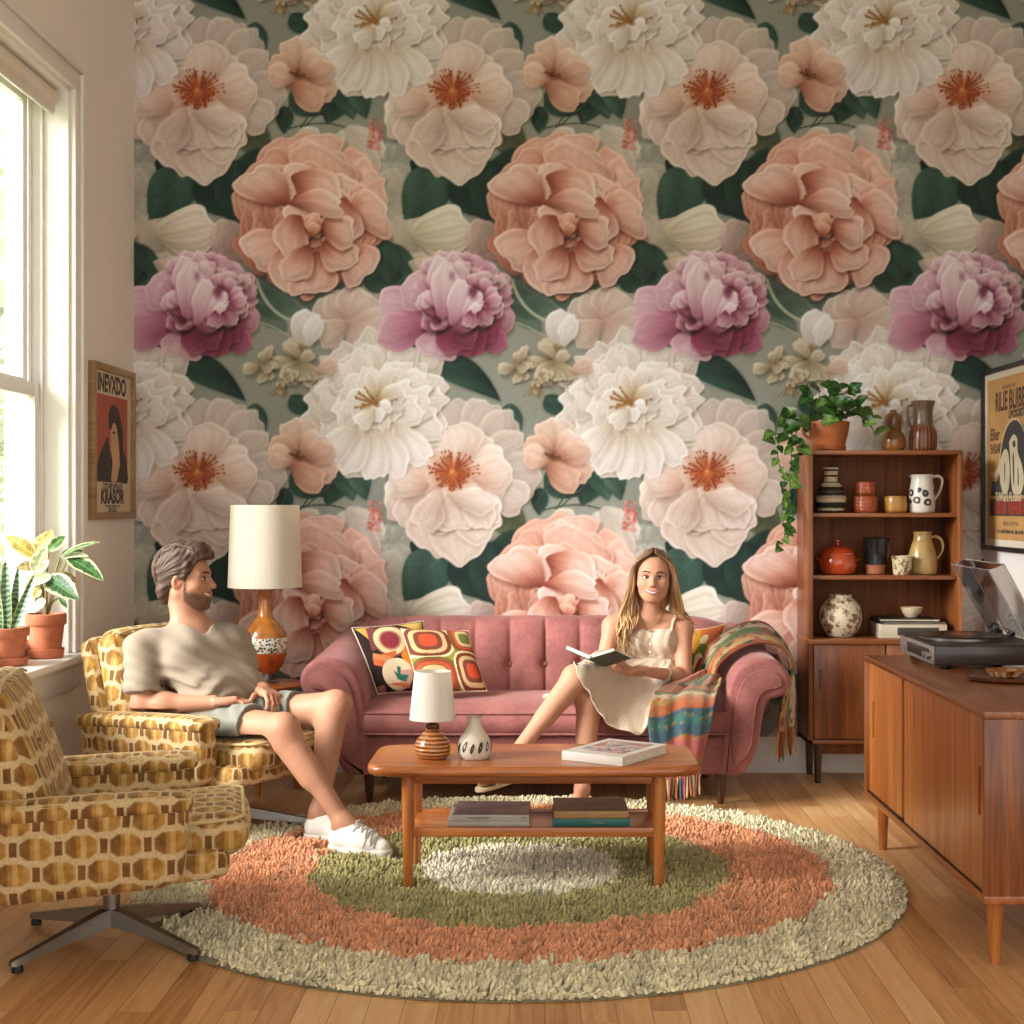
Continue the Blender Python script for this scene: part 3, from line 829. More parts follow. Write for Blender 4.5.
# low white partition that carries the big poster
g = G().box((2.10, 5.2, .80), (.10, 3.36, 1.60), .004); struct(make('wall_right', g, M_WHITE, smooth=0))
g = G().box(((XL+XR)/2, (YF+YB)/2, ZC+.05), (XR-XL+.5, YB-YF+.4, .1)); struct(make('ceiling', g, M_WHITE, smooth=0))

def floor_mat():
    t = NT('oak_planks'); co = t.co(); x, y, z = t.sep(co)
    W = .088
    u = t.math('DIVIDE', x, W); k = t.math('FLOOR', u)
    wn = t.n('ShaderNodeTexWhiteNoise', noise_dimensions='1D'); t.put(wn.inputs['W'], k)
    yo = t.math('MULTIPLY_ADD', wn.outputs['Value'], 7.0, y)
    v = t.math('DIVIDE', yo, 1.15); kv = t.math('FLOOR', v)
    wn2 = t.n('ShaderNodeTexWhiteNoise', noise_dimensions='2D'); t.put(wn2.inputs['Vector'], t.comb(k, kv))
    rnd = wn2.outputs['Value']
    off = t.math('MULTIPLY', rnd, 31.0)
    gv = t.comb(t.math('MULTIPLY', x, 38.0), t.math('MULTIPLY', y, 2.2), off)
    g1 = t.noise(gv, 1.0, 5, .6, .8)
    gv2 = t.comb(t.math('MULTIPLY', x, 190.0), t.math('MULTIPLY', y, 7.0), off)
    g2 = t.noise(gv2, 1.0, 2, .5)
    f = t.math('ADD', t.math('MULTIPLY', g1, .55), t.math('ADD', t.math('MULTIPLY', g2, .18), t.math('MULTIPLY', rnd, .30)))
    col = t.ramp(f, [(.28, (172, 112, 58)), (.50, (214, 156, 94)), (.74, (234, 188, 130))])
    fx = t.math('FRACT', u); ex = t.math('MINIMUM', fx, t.math('SUBTRACT', 1.0, fx))
    fy = t.math('FRACT', v); ey = t.math('MINIMUM', fy, t.math('SUBTRACT', 1.0, fy))
    gap = t.math('MINIMUM', t.math('MULTIPLY', ex, W/.0022, clamp=True), t.math('MULTIPLY', ey, 1.15/.0016, clamp=True))
    gk = t.math('MULTIPLY_ADD', gap, .62, .38)
    t.bump(gap, .25, .002)
    t.fin(t.mix(1.0, col, t.comb(gk, gk, gk), 'MULTIPLY'), t.math('MULTIPLY_ADD', g2, .2, .28), 0, .45)
    return t.m
g = G().box(((XL+XR)/2, (YF+YB)/2, -.05), (XR-XL+.5, YB-YF+.4, .1)); struct(make('floor', g, floor_mat(), smooth=0))
def moulding(y0, y1, axis, pos, sgn, h=.165):
    pr = [(0, 0), (.018, 0), (.018, h-.035), (.012, h-.022), (.008, h-.01), (.004, h), (0, h)]
    ring = lambda q: [((pos+sgn*a, q, b) if axis == 'x' else (q, pos+sgn*a, b)) for a, b in pr]
    return G().loft([ring(y0), ring(y1)])
struct(make('baseboard_back', moulding(XL+.02, 2.05, 'y', YB, -1), M_TRIM, smooth=30))
struct(make('baseboard_left', moulding(YF, YB-.02, 'x', XL, 1), M_WALL, smooth=30))
struct(make('baseboard_right', moulding(3.54, YB-.02, 'x', 2.05, -1), M_TRIM, smooth=30))

# ---------------------------------------------------------------- window
win = bpy.data.objects.new('window_1', None); COL.objects.link(win); struct(win)
def cas(y0, y1, z0, z1):
    return G().box((XL+.009, (y0+y1)/2, (z0+z1)/2), (.018, y1-y0, z1-z0), .004)
g = G()
g.box((XL+.010, WY1+.032, (WZ0+WZ1)/2), (.020, .064, WZ1-WZ0), .004)
g.box((XL+.016, WY1+.074, (WZ0+WZ1)/2+.038), (.032, .020, WZ1-WZ0+.076), .004)
g.box((XL+.010, WY0-.042, (WZ0+WZ1)/2), (.020, .084, WZ1-WZ0), .004)
g.box((XL+.0105, (WY0+WY1)/2-.011, WZ1+.038), (.021, WY1-WY0+.148, .074), .004)
g.box((XL+.0165, (WY0+WY1)/2, WZ1+.0875), (.033, WY1-WY0+.17, .022), .004)
part(win, 'window_casing', g, M_TRIM)
g = G()
g.box((-2.06, WY1-.006, (WZ0+WZ1)/2), (.26, .012, WZ1-WZ0)); g.box((-2.06, WY0+.006, (WZ0+WZ1)/2), (.26, .012, WZ1-WZ0))
g.box((-2.06, (WY0+WY1)/2, WZ1-.006), (.26, WY1-WY0, .012))
for x in (-2.035, -2.082): g.box((x, WY1-.020, (WZ0+WZ1)/2), (.012, .018, WZ1-WZ0), .003); g.box((x, WY0+.020, (WZ0+WZ1)/2), (.012, .018, WZ1-WZ0), .003)
part(win, 'window_jamb', g, M_TRIM)
def glass_mat():
    t = NT('window_glass'); t.t.nodes.remove(t.b)
    a = t.n('ShaderNodeBsdfTransparent'); b = t.n('ShaderNodeBsdfGlossy'); b.inputs['Roughness'].default_value = .02
    m = t.n('ShaderNodeMixShader'); m.inputs[0].default_value = .06
    t.t.links.new(a.outputs[0], m.inputs[1]); t.t.links.new(b.outputs[0], m.inputs[2])
    t.t.links.new(m.outputs[0], t.out.inputs[0]); return t.m
M_GLASS = glass_mat()
def sash(x, z0, z1, nm):
    g = G(); y0, y1 = WY0+.03, WY1-.03; ym = (y0+y1)/2
    for y in (y0+.026, y1-.026): g.box((x, y, (z0+z1)/2), (.036, .052, z1-z0), .004)
    for z, h in ((z0+.035, .07), (z1-.028, .056)): g.box((x, ym, z), (.0345, y1-y0-.1045, h), .002)
    g.box((x, ym, (z0+z1)/2), (.030, .045, z1-z0), .004)
    s = part(win, nm, g, M_TRIM)
    part(s, 'glass_pane', G().box((x, ym, (z0+z1)/2), (.004, y1-y0-.08, z1-z0-.08)), M_GLASS, smooth=0)
sash(-2.058, WZ0+.0, 1.74, 'lower_sash'); sash(-2.106, 1.69, WZ1-.012, 'upper_sash')
g = G().box((-2.05+.045, (WY0+WY1)/2+.02, WZ0-.015), (.31, WY1-WY0+.14, .03), .006)
part(win, 'window_sill', g, M_TRIM)
g = G().box((XL+.012, (WY0+WY1)/2+.01, WZ0-.085), (.024, WY1-WY0+.10, .11), .005).box((XL+.018, (WY0+WY1)/2+.01, WZ0-.045), (.034, WY1-WY0+.10, .022), .006)
part(win, 'sill_apron', g, M_TRIM)
g = G().tube([(-2.006, WY1-.012, 1.9), (-2.006, WY1-.012, 2.02)], .006, 8)
g = G(); M_BLIND = flat('blind_cloth', (222, 210, 190), .8, var=.02, bump=.1)
rb = thing('roller_blind', 'cream roller blind pulled up at the head of the tall window', 'blind', (-1.99, 4.97, 2.87))
part(rb, 'blind_roll', G().tube([(-1.995, WY0+.05, 2.895), (-1.995, WY1-.03, 2.895)], .034, 20), M_BLIND, world=True)
part(rb, 'bottom_bar', G().box((-1.985, (WY0+WY1)/2, 2.832), (.014, WY1-WY0-.08, .024), .005), M_TRIM, world=True)
part(rb, 'blind_cloth', G().box((-1.975, (WY0+WY1)/2, 2.866), (.003, WY1-WY0-.085, .07)), M_BLIND, world=True, smooth=0)

# ---------------------------------------------------------------- outdoors
M_LAWN = flat('lawn_green', (150, 166, 110), .9, var=.2, vs=2)
g = G().box((-22.4, 10, -.45), (40, 60, .1)); lawn = make('lawn', g, M_LAWN, smooth=0); struct(lawn)
M_LEAFOUT = flat('garden_leaf', (206, 212, 176), .7, var=.25, vs=1.2)
M_BARK = flat('bark', (110, 92, 74), .9, var=.2)
def garden_tree(x, y, h, r, label, seed):
    rr = random.Random(seed)
    o = thing('garden_tree', label, 'tree', (x, y, -.4))
    part(o, 'trunk', G().tube([(0, 0, 0), (.05, .02, h*.5), (.02, .05, h*.85)], [.16, .12, .04], 10), M_BARK)
    g = G()
    for _ in range(1500):
        while True:
            p = Vector((rr.uniform(-1, 1), rr.uniform(-1, 1), rr.uniform(-1, 1)))
            if .25 < p.length < 1: break
        c = Vector((p.x*r, p.y*r, h*.62+p.z*h*.46))
        n = Vector((rr.gauss(0, 1), rr.gauss(0, 1), rr.gauss(0, 1))).normalized(); u = n.orthogonal().normalized(); v = n.cross(u)
        a, b = .16, .08
        g.add([c-u*a, c-v*b, c+u*a, c+v*b], [(0, 1, 2, 3)])
    part(o, 'crown', g, M_LEAFOUT, smooth=0)
garden_tree(-4.6, 13.5, 5.0, 1.5, 'sunlit garden tree close outside the window pane', 1)
garden_tree(-8.4, 22.0, 7.5, 2.6, 'bigger hazy garden tree standing farther out beyond the lawn', 2)
# ---------------------------------------------------------------- sofa
def velvet(name, c, dk=.80):
    t = NT(name); co = t.co()
    f = t.noise(co, 7, 3, .6); f2 = t.noise(co, 55, 2, .5)
    k = t.math('ADD', t.math('MULTIPLY', f, .7), t.math('MULTIPLY', f2, .3))
    col = t.ramp(k, [(.3, tuple(x*dk for x in c)), (.7, tuple(min(255, x*1.10) for x in c))])
    t.bump(t.noise(co, 700, 1, .5), .08, .0008)
    return t.fin(col, .8, 0, .2, sheen=.4, sheen_tint=(240, 200, 196))
M_VELVET = velvet('dusty_rose_velvet', (156, 93, 88))
M_SEAM = flat('rose_seam', (118, 64, 58), .9)
M_DKLEG = wood('dark_walnut_leg', (44, 24, 14), (70, 38, 22), (96, 56, 32), 2, .4)
SOFA = (0.0, 6.45, 0.0)
sofa = thing('sofa', 'dusty rose velvet sofa with channel tufted back and scrolled arms', 'sofa', SOFA)
YA, YBK = 6.11, 6.84
def P(g): return g
part(sofa, 'base', G().box((0, (6.125+6.82)/2, .21), (1.60, .695, .165), .02, 3), M_VELVET, world=True)
# seat cushion: crowned, bowed front
def cushion(x0, x1, y0, y1, z0, z1, crown=.03, front=.02, nu=48, nv=22):
    g = G(); ring = []
    n = 44
    rings = []
    for i in range(nu+1):
        u = i/nu; x = x0+(x1-x0)*u
        e = min(1, min(u, 1-u)*(x1-x0)/.05); e = math.sqrt(max(0, 1-(1-e)**2))
        pts = []
        hh = (z1-z0)/2*(.55+.45*e); zc = (z0+z1)/2
        for k in range(n):
            a = 2*PI*k/n; c, s_ = math.cos(a), math.sin(a)
            q = .28
            yy = math.copysign(abs(c)**q, c); zz = math.copysign(abs(s_)**q, s_)
            r = max(abs(yy), abs(zz)); m = (abs(yy)**5+abs(zz)**5)**(1/5)
            yy, zz = yy/m, zz/m
            y = (y0+y1)/2+yy*(y1-y0)/2*(.97+.03*e)
            z = zc+zz*hh
            if zz > 0: z += crown*e*zz*max(0, 1-abs(yy)**2.2)*(.4+.6*math.sin(PI*u)**.5)
            if yy < 0: y -= front*(1-zz*zz)*math.sin(PI*u)**.3
            pts.append((x, y, z))
        rings.append(pts)
    return G().loft(rings)
part(sofa, 'seat_cushion', cushion(-.775, .775, 6.10, 6.66, .285, .405, .035, .02), M_VELVET, world=True, smooth=60)
def welt(z, y=6.103):
    pts = [(-.77+1.54*i/30, y-.018*math.sin(PI*i/30)**.3+.004, z) for i in range(31)]
    return G().tube(pts, .0045, 8)
part(sofa, 'cushion_piping', welt(.388), M_VELVET, world=True); part(sofa, 'cushion_piping', welt(.302), M_VELVET, world=True)
# channel back
def back_fn(u, v):
    x = -.86+1.72*u
    ch = abs(math.sin(PI*(x-.0)/.157)); bul = .032*(ch**.35)
    edge = min(1, min(u, 1-u)/.10)
    # profile from seat up, over the top, down the rear
    prof = [(6.585, .33), (6.60, .42), (6.625, .52), (6.645, .62), (6.665, .69), (6.69, .728), (6.73, .742), (6.78, .73), (6.82, .70), (6.835, .6), (6.84, .40), (6.84, .14)]
    t = v*(len(prof)-1); i = min(int(t), len(prof)-2); f = t-i
    y = prof[i][0]*(1-f)+prof[i+1][0]*f; z = prof[i][1]*(1-f)+prof[i+1][1]*f
    front = max(0.0, 1-v*1.75)
    k = min(1, front*2.2)
    y -= bul*k-.03*(1-k)*0
    z += (bul*.25)*max(0, 1-abs(v-.5)*4.5)
    # button dimple row at half height
    bx = round(x/.157)*.157
    dd = math.hypot(x-bx, (z-.535)*1.0)
    y += .022*math.exp(-(dd/.022)**2)*k
    s = abs(x)
    z -= .05*max(0, (s-.60)/.26)**2*(1 if z > .5 else .3)
    y -= .10*max(0, (s-.62)/.24)**2*k
    return (x, y, z)
part(sofa, 'backrest', G().grid(back_fn, 260, 60), M_VELVET, world=True, smooth=180)
for i in range(-4, 5):
    if i == 0 and False: continue
    x = i*.157
    part(sofa, 'button', G().sphere((x, 6.628, .535), (.011, .008, .011), 14, 8), M_VELVET, world=True)
# arms
def arm(sg):
    prof = [(.735, .13), (.735, .25), (.738, .36), (.745, .44), (.765, .52), (.80, .577), (.85, .608), (.905, .617), (.96, .605), (1.0, .573), (1.018, .53), (1.010, .487), (.985, .458), (.955, .448),
            (.928, .437), (.913, .405), (.902, .35), (.888, .27), (.866, .20), (.838, .15), (.815, .128), (.775, .126)]
    n = 66; pr = spline([(p[0], 0, p[1]) for p in prof]+[(.735, 0, .13)], n+1)[:n]
    c = np.array([.87, 0, .38])
    rings = []
    for j, y in enumerate([6.098, 6.10, 6.108, 6.12, 6.14, 6.18, 6.25, 6.32, 6.40, 6.48, 6.56, 6.64, 6.72, 6.78, 6.83, 6.845]):
        t = (y-6.10)/.74
        inset = {0: .020, 1: .013, 2: .006, 3: .002}.get(j, 0)
        if j == 15: inset = .03
        if j == 14: inset = .008
        k = max(0, t)**1.6
        pts = []
        for q in pr:
            x, z = q[0], q[2]
            top = max(0, (z-.30)/.32)
            zz = z+top*.105*k
            # the scroll opens out towards the rear
            xx = x-.10*k*max(0, (x-.82)/.2)*top-.05*k*(1 if x < .80 else 0)*top
            # pleats around the roll near the front
            pts.append(np.array([xx, y, zz]))
        cx = np.mean(pts, axis=0)
        if inset:
            m = []
            for a in range(n):
                tg = pts[(a+1) % n]-pts[a-1]; nn = np.array([-tg[2], 0, tg[0]]); nn /= max(np.linalg.norm(nn), 1e-9)
                if nn@(np.array([.865, y, .40])-pts[a]) < 0 and False: nn = -nn
                m.append(pts[a]-nn*inset)
            pts = m
        rings.append([(sg*p[0], p[1], p[2]) for p in pts])
    return G().loft(rings if sg > 0 else [r[::-1] for r in rings])
for sg in (-1, 1):
    a = part(sofa, 'armrest', arm(sg), M_VELVET, world=True, smooth=50)
    ring = [(.797, .182), (.780, .205), (.778, .30), (.79, .42), (.82, .515), (.87, .558), (.92, .562), (.965, .54), (.975, .512), (.952, .495), (.915, .488), (.878, .45), (.862, .36), (.85, .26), (.832, .22), (.797, .182)]
    rr = spline([(p[0], 0, p[1]) for p in ring], 60)
    poly = [(sg*p[0], p[2]) for p in rr]
    M = Matrix(((1, 0, 0, 0), (0, 0, -1, 6.100), (0, 1, 0, 0), (0, 0, 0, 1)))
    fp = part(a, 'arm_front_panel', G().prism(poly, .014, M, .006), M_VELVET, smooth=50) if False else make('arm_front_panel', shift(G().prism(poly[:-1], .014, M, .003), SOFA), M_VELVET, parent=a, smooth=50)
    make('panel_piping', shift(G().tube([(p[0], 6.090, p[1]) for p in poly], .0045, 8), SOFA), M_VELVET, parent=a)
for x, y in ((-.735, 6.17), (.735, 6.17), (-.735, 6.76), (.735, 6.76)):
    part(sofa, 'leg', G().lathe([(.013, 0), (.014, .004), (.024, .13)], (x, y, .0), 20), M_DKLEG, world=True)

# ---------------------------------------------------------------- patterned armchairs
def chair_cloth():
    t = NT('mustard_hexagon_cloth')
    uv = t.n('ShaderNodeUVMap').outputs[0]
    nz = t.noise(t.co(), 9, 2, .5, col=True)
    wob = t.n('ShaderNodeVectorMath', operation='MULTIPLY_ADD'); t.put(wob.inputs[0], nz); wob.inputs[1].default_value = (.012, .012, 0); t.put(wob.inputs[2], uv)
    u, v, _ = t.sep(wob.outputs[0])
    RH, PX = .066, .112
    rv = t.math('DIVIDE', v, RH); row = t.math('FLOOR', rv)
    par = t.math('MULTIPLY', t.math('FLOORED_MODULO', row, 2.0), .5)
    ru = t.math('ADD', t.math('DIVIDE', u, PX), par)
    fu = t.math('MULTIPLY', t.math('SUBTRACT', t.math('FRACT', ru), .5), PX)
    fv = t.math('MULTIPLY', t.math('SUBTRACT', t.math('FRACT', rv), .5), RH)
    au, av = t.math('ABSOLUTE', fu), t.math('ABSOLUTE', fv)
    a, b = t.math('DIVIDE', au, .0425), t.math('DIVIDE', av, .0315)
    d = t.math('MAXIMUM', t.math('MAXIMUM', a, b), t.math('MULTIPLY', t.math('ADD', a, b), .66))
    octo = t.math('MULTIPLY', t.math('SUBTRACT', 1.0, d), 7.0, clamp=True)
    gu = t.math('MULTIPLY', t.math('SUBTRACT', t.math('FRACT', t.math('ADD', ru, .5)), .5), PX)
    d2 = t.math('MAXIMUM', t.math('DIVIDE', t.math('ABSOLUTE', gu), .0105), t.math('DIVIDE', av, .021))
    rect = t.math('MULTIPLY', t.math('SUBTRACT', 1.0, d2), 6.0, clamp=True)
    # slots between the rows
    ev = t.math('SUBTRACT', RH/2, av)
    fu4 = t.math('ABSOLUTE', t.math('SUBTRACT', t.math('FRACT', t.math('ADD', t.math('MULTIPLY', t.math('DIVIDE', u, PX), 2.0), .5)), .5))
    n1 = t.noise(t.co(), 30, 4, .65); n2 = t.noise(t.co(), 160, 2, .6)
    gold = t.ramp(n1, [(.3, (138, 92, 32)), (.55, (174, 126, 50)), (.75, (196, 154, 78))])
    dark = t.ramp(n1, [(.3, (98, 60, 24)), (.7, (136, 90, 36))])
    pale = t.ramp(n1, [(.35, (196, 156, 78)), (.7, (220, 190, 124))])
    # each octagon carries a darker left third and a paler right band
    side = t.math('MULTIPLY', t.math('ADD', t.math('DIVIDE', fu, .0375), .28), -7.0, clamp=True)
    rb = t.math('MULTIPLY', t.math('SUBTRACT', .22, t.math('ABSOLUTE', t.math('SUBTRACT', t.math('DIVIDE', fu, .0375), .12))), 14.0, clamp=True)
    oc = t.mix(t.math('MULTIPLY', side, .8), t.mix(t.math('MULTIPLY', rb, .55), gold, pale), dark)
    rndrow = t.math('FLOORED_MODULO', row, 3.0)
    cream = t.ramp(n2, [(.3, (186, 156, 104)), (.7, (212, 186, 136))])
    c = t.mix(octo, cream, oc); c = t.mix(rect, c, dark)
    t.bump(n2, .25, .002)
    t.fin(c, .85, 0, .25, sheen=.25, sheen_tint=(255, 232, 190))
    return t.m
M_CHAIR = chair_cloth()
M_STEEL = flat('brushed_steel', (138, 132, 124), .32, .9, var=.04, bump=.03, bs=90)
M_GLIDE = flat('black_glide', (24, 22, 21), .6)
M_WELT = flat('mustard_welt', (206, 180, 122), .85)
def softbox(c, d, r, crown=(0, 0, 0), n=16, R=None, taper=None):
    """pillowy box: rounded edges with faces that swell"""
    g = G(); bm = bmesh.new()
    bmesh.ops.create_cube(bm, size=2)
    bmesh.ops.subdivide_edges(bm, edges=bm.edges[:], cuts=n, use_grid_fill=True)
    hd = Vector(d)/2
    V = []
    for v in bm.verts:
        p = v.co
        q = Vector((math.sin(p.x*PI/2*.999)*hd.x if False else p.x*hd.x, p.y*hd.y, p.z*hd.z))
        inner = Vector((max(-(hd.x-r), min(hd.x-r, q.x)), max(-(hd.y-r), min(hd.y-r, q.y)), max(-(hd.z-r), min(hd.z-r, q.z))))
        e = q-inner
        if e.length > 1e-9: q = inner+e.normalized()*min(r, max(abs(e.x), abs(e.y), abs(e.z)))
        for i in range(3):
            o = [j for j in range(3) if j != i]
            k = (1-(p[o[0]])**2)*(1-(p[o[1]])**2)
            if crown[i]: q[i] += crown[i]*math.copysign(1, p[i])*k*(abs(p[i])**3)
        if taper: q = taper(q, p)
        if R is not None: q = R @ q
        V.append(q+Vector(c))
    bm.verts.index_update()
    F = [[v.index for v in f.verts] for f in bm.faces]
    bm.free()
    return g.add(V, F)
def edge_welt(c, d, r, R=None, z=1, inset=.004, taper=None):
    """cord round the upper rim of a softbox"""
    hd = Vector(d)/2; pts = []
    x, y = hd.x-inset, hd.y-inset
    rr = max(r*1.2, .03)
    for k, (sx, sy) in enumerate(((1, 1), (-1, 1), (-1, -1), (1, -1))):
        for i in range(7):
            a = PI/2*(k+i/6)
            pts.append(Vector((sx*(x-rr)+rr*math.cos(a), sy*(y-rr)+rr*math.sin(a), z*(hd.z-.007))))
    pts.append(pts[0])
    if taper: pts = [taper(p.copy(), Vector((p.x/hd.x, p.y/hd.y, p.z/hd.z))) for p in pts]
    return [((R @ p) if R is not None else p)+Vector(c) for p in pts]
def armchair(loc, rz, label, swivel, recess=0.0):
    o = thing('armchair', label, 'armchair', loc, rz, None)
    T = Matrix.Rotation(math.radians(-4), 3, 'Y')
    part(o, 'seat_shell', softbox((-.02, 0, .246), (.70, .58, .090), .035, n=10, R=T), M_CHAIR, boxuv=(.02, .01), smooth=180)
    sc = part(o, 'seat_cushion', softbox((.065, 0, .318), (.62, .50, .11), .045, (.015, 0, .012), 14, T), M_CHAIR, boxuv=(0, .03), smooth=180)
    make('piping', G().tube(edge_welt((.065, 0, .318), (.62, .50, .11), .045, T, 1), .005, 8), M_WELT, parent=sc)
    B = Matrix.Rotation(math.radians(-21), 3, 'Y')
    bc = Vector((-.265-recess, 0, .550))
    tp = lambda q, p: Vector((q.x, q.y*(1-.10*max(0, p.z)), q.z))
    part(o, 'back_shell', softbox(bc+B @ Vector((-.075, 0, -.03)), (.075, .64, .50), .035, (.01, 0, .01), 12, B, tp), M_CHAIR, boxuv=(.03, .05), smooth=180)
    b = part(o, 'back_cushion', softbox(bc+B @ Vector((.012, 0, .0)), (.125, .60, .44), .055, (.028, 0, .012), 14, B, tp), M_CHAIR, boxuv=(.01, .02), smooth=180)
    for yy in (-.14, .14):
        make('button', G().sphere(bc+B @ Vector((.095, yy, .02)), (.010, .012, .012), 12, 8), M_CHAIR, parent=b, boxuv=(0, 0))
    pts = [bc+B @ Vector((.072, .27*(1-2*i/24)*(1-.05), .206-.02*abs(1-2*i/24)**4)) for i in range(25)]
    make('piping', G().tube(pts, .004, 8), M_WELT, parent=b)
    for sg in (-1, 1):
        tpa = lambda q, p: Vector((q.x-.02*max(0, -p.z)*max(0, p.x), q.y+sg*.018*max(0, p.z), q.z+.018*p.x*(1 if p.z < 0 else .3)))
        a = part(o, 'armrest', softbox((-.085, sg*.315, .338), (.615, .105, .245), .035, (0, .012, .006), 12, None, tpa), M_CHAIR, boxuv=(.04, .0), smooth=180)
        make('arm_pad', softbox((-.085, sg*.325, .446), (.635, .125, .052), .024, (.004, .004, .008), 10, Matrix.Rotation(math.radians(-2), 3, 'Y')), M_CHAIR, parent=a, boxuv=(.0, .05), smooth=180)
    part(o, 'column', G().lathe([(.030, .05), (.030, .075), (.024, .08), (.024, .165), (.045, .172), (.045, .182)], (0, 0, 0), 24), M_STEEL)
    for k in range(4):
        a = swivel+k*PI/2
        R = Matrix.Rotation(a, 4, 'Z')
        rings = []
        for t, hw, z0, z1 in ((.015, .024, .052, .098), (.05, .022, .050, .094), (.30, .013, .022, .042), (.335, .012, .018, .036), (.345, .008, .020, .030)):
            rings.append([tuple(R @ Vector(p)) for p in ((t, -hw, z0), (t, hw, z0), (t, hw*.7, z1), (t, -hw*.7, z1))])
        l = part(o, 'leg', G().loft(rings), M_STEEL, smooth=30)
        make('glide', G().lathe([(.015, 0), (.016, .008), (.012, .02)], tuple(R @ Vector((.322, 0, 0))), 16), M_GLIDE, parent=l)
    return o
armchair((-1.235, 4.20, .006), math.radians(12), 'empty mustard patterned swivel armchair on steel cross base beside the window', math.radians(-44))
armchair((-1.23, 5.66, .006), math.radians(-30), 'mustard patterned swivel armchair in which the bearded man sits', math.radians(33), .045)
# ---------------------------------------------------------------- teak coffee table
M_TEAK = wood('teak_lengthwise', (128, 62, 20), (180, 98, 38), (212, 134, 62), 0, .30, coat=.25)
M_TEAKY = wood('teak_depthwise', (120, 58, 20), (170, 92, 36), (204, 126, 58), 1, .32, coat=.2)
M_TEAKZ = wood('teak_upright', (130, 64, 20), (186, 102, 38), (216, 138, 62), 2, .33, coat=.2)
M_TEAKD = wood('teak_dark_upright', (86, 40, 14), (124, 64, 24), (152, 88, 40), 2, .5, coat=.0, spec=.25)
CT = (-.035, 4.90, 0)
ct = thing('coffee_table', 'teak coffee table with a lower book shelf on the round rug', 'coffee table', CT)
def rounded_rect(x0, x1, y0, y1, r, bow=0.0, n=6):
    pts = []
    for cx, cy, a0 in ((x1-r, y1-r, 0), (x0+r, y1-r, 90), (x0+r, y0+r, 180), (x1-r, y0+r, 270)):
        for i in range(n+1):
            a = math.radians(a0+90*i/n); pts.append((cx+r*math.cos(a), cy+r*math.sin(a)))
    return pts
def slab(pts, z0, z1, bev):
    cx = sum(p[0] for p in pts)/len(pts); cy = sum(p[1] for p in pts)/len(pts)
    hx = max(abs(p[0]-cx) for p in pts); hy = max(abs(p[1]-cy) for p in pts)
    rings = []
    m = 6
    for i in range(2*m+1):
        a = -PI/2+PI*i/(2*m); ins = bev*(1-math.cos(a)); z = (z0+z1)/2+(z1-z0)/2*math.sin(a)
        rings.append([(cx+(p[0]-cx)*(1-ins/hx), cy+(p[1]-cy)*(1-ins/hy), z) for p in pts])
    return G().loft(rings)
tp = []
for i in range(81):
    a = 2*PI*i/81; c, s_ = math.cos(a), math.sin(a); q = .22
    x = math.copysign(abs(c)**q, c); y = math.copysign(abs(s_)**q, s_); m = (abs(x)**9+abs(y)**9)**(1/9); x, y = x/m, y/m
    tp.append((-.035+x*(.535+.006*(1-y*y)), 4.90+y*(.228+.012*(1-x*x))))
part(ct, 'table_top', slab(tp, .385, .420, .014), M_TEAK, world=True, smooth=60)
for x, y in ((-.435, 4.755), (.362, 4.755), (-.435, 5.05), (.362, 5.05)):
    sx = -1 if x < 0 else 1
    part(ct, 'leg', G().loft([[(x+sx*.006+r*math.cos(2*PI*k/18), y+r*math.sin(2*PI*k/18), z) for k in range(18)] for r, z in ((.013, .012), (.015, .016), (.021, .25), (.022, .388))]), M_TEAKZ, world=True)
for y in (4.765, 5.04): part(ct, 'apron', G().box((-.036, y, .368), (.78, .018, .036), .003), M_TEAK, world=True)
for x in (-.43, .357): part(ct, 'apron', G().box((x, 4.9, .368), (.018, .28, .036), .003), M_TEAKY, world=True)
sh = part(ct, 'shelf', G().box((-.036, 4.90, .193), (.80, .30, .016), .004), M_TEAK, world=True)
for y in (4.756, 5.045): make('shelf_rail', shift(G().box((-.036, y, .195), (.79, .014, .030), .003), CT), M_TEAK, parent=sh)

# ---------------------------------------------------------------- side table with the big lamp
ST = (-1.225, 6.45, 0)
st = thing('side_table', 'small dark teak side table under the tall ceramic lamp', 'side table', ST)
part(st, 'table_top', G().lathe([(.165, .453), (.177, .460), (.177, .468), (.170, .473)], (0, 0, 0), 48), M_TEAK, smooth=40)
for k in range(3):
    a = 2*PI*k/3+.5
    part(st, 'leg', G().tube([(.145*math.cos(a), .145*math.sin(a), 0), (.10*math.cos(a), .10*math.sin(a), .456)], [.011, .017], 14), M_TEAKZ)
part(st, 'stretcher', G().lathe([(.12, .18), (.125, .184), (.125, .192), (.12, .196)], (0, 0, 0), 36), M_TEAK)

M_CASE = wood('bookcase_teak_lengthwise', (74, 33, 12), (132, 68, 26), (172, 102, 46), 0, .34, coat=.15)
M_CASEZ = wood('bookcase_teak_upright', (72, 32, 12), (128, 66, 25), (168, 98, 44), 2, .36, coat=.12)
M_TOPW = wood('sideboard_top_teak', (84, 40, 16), (130, 70, 30), (166, 100, 50), 1, .30, coat=.2)
M_ENDW = wood('sideboard_end_teak', (88, 42, 16), (138, 74, 30), (170, 102, 48), 2, .34, coat=.1)
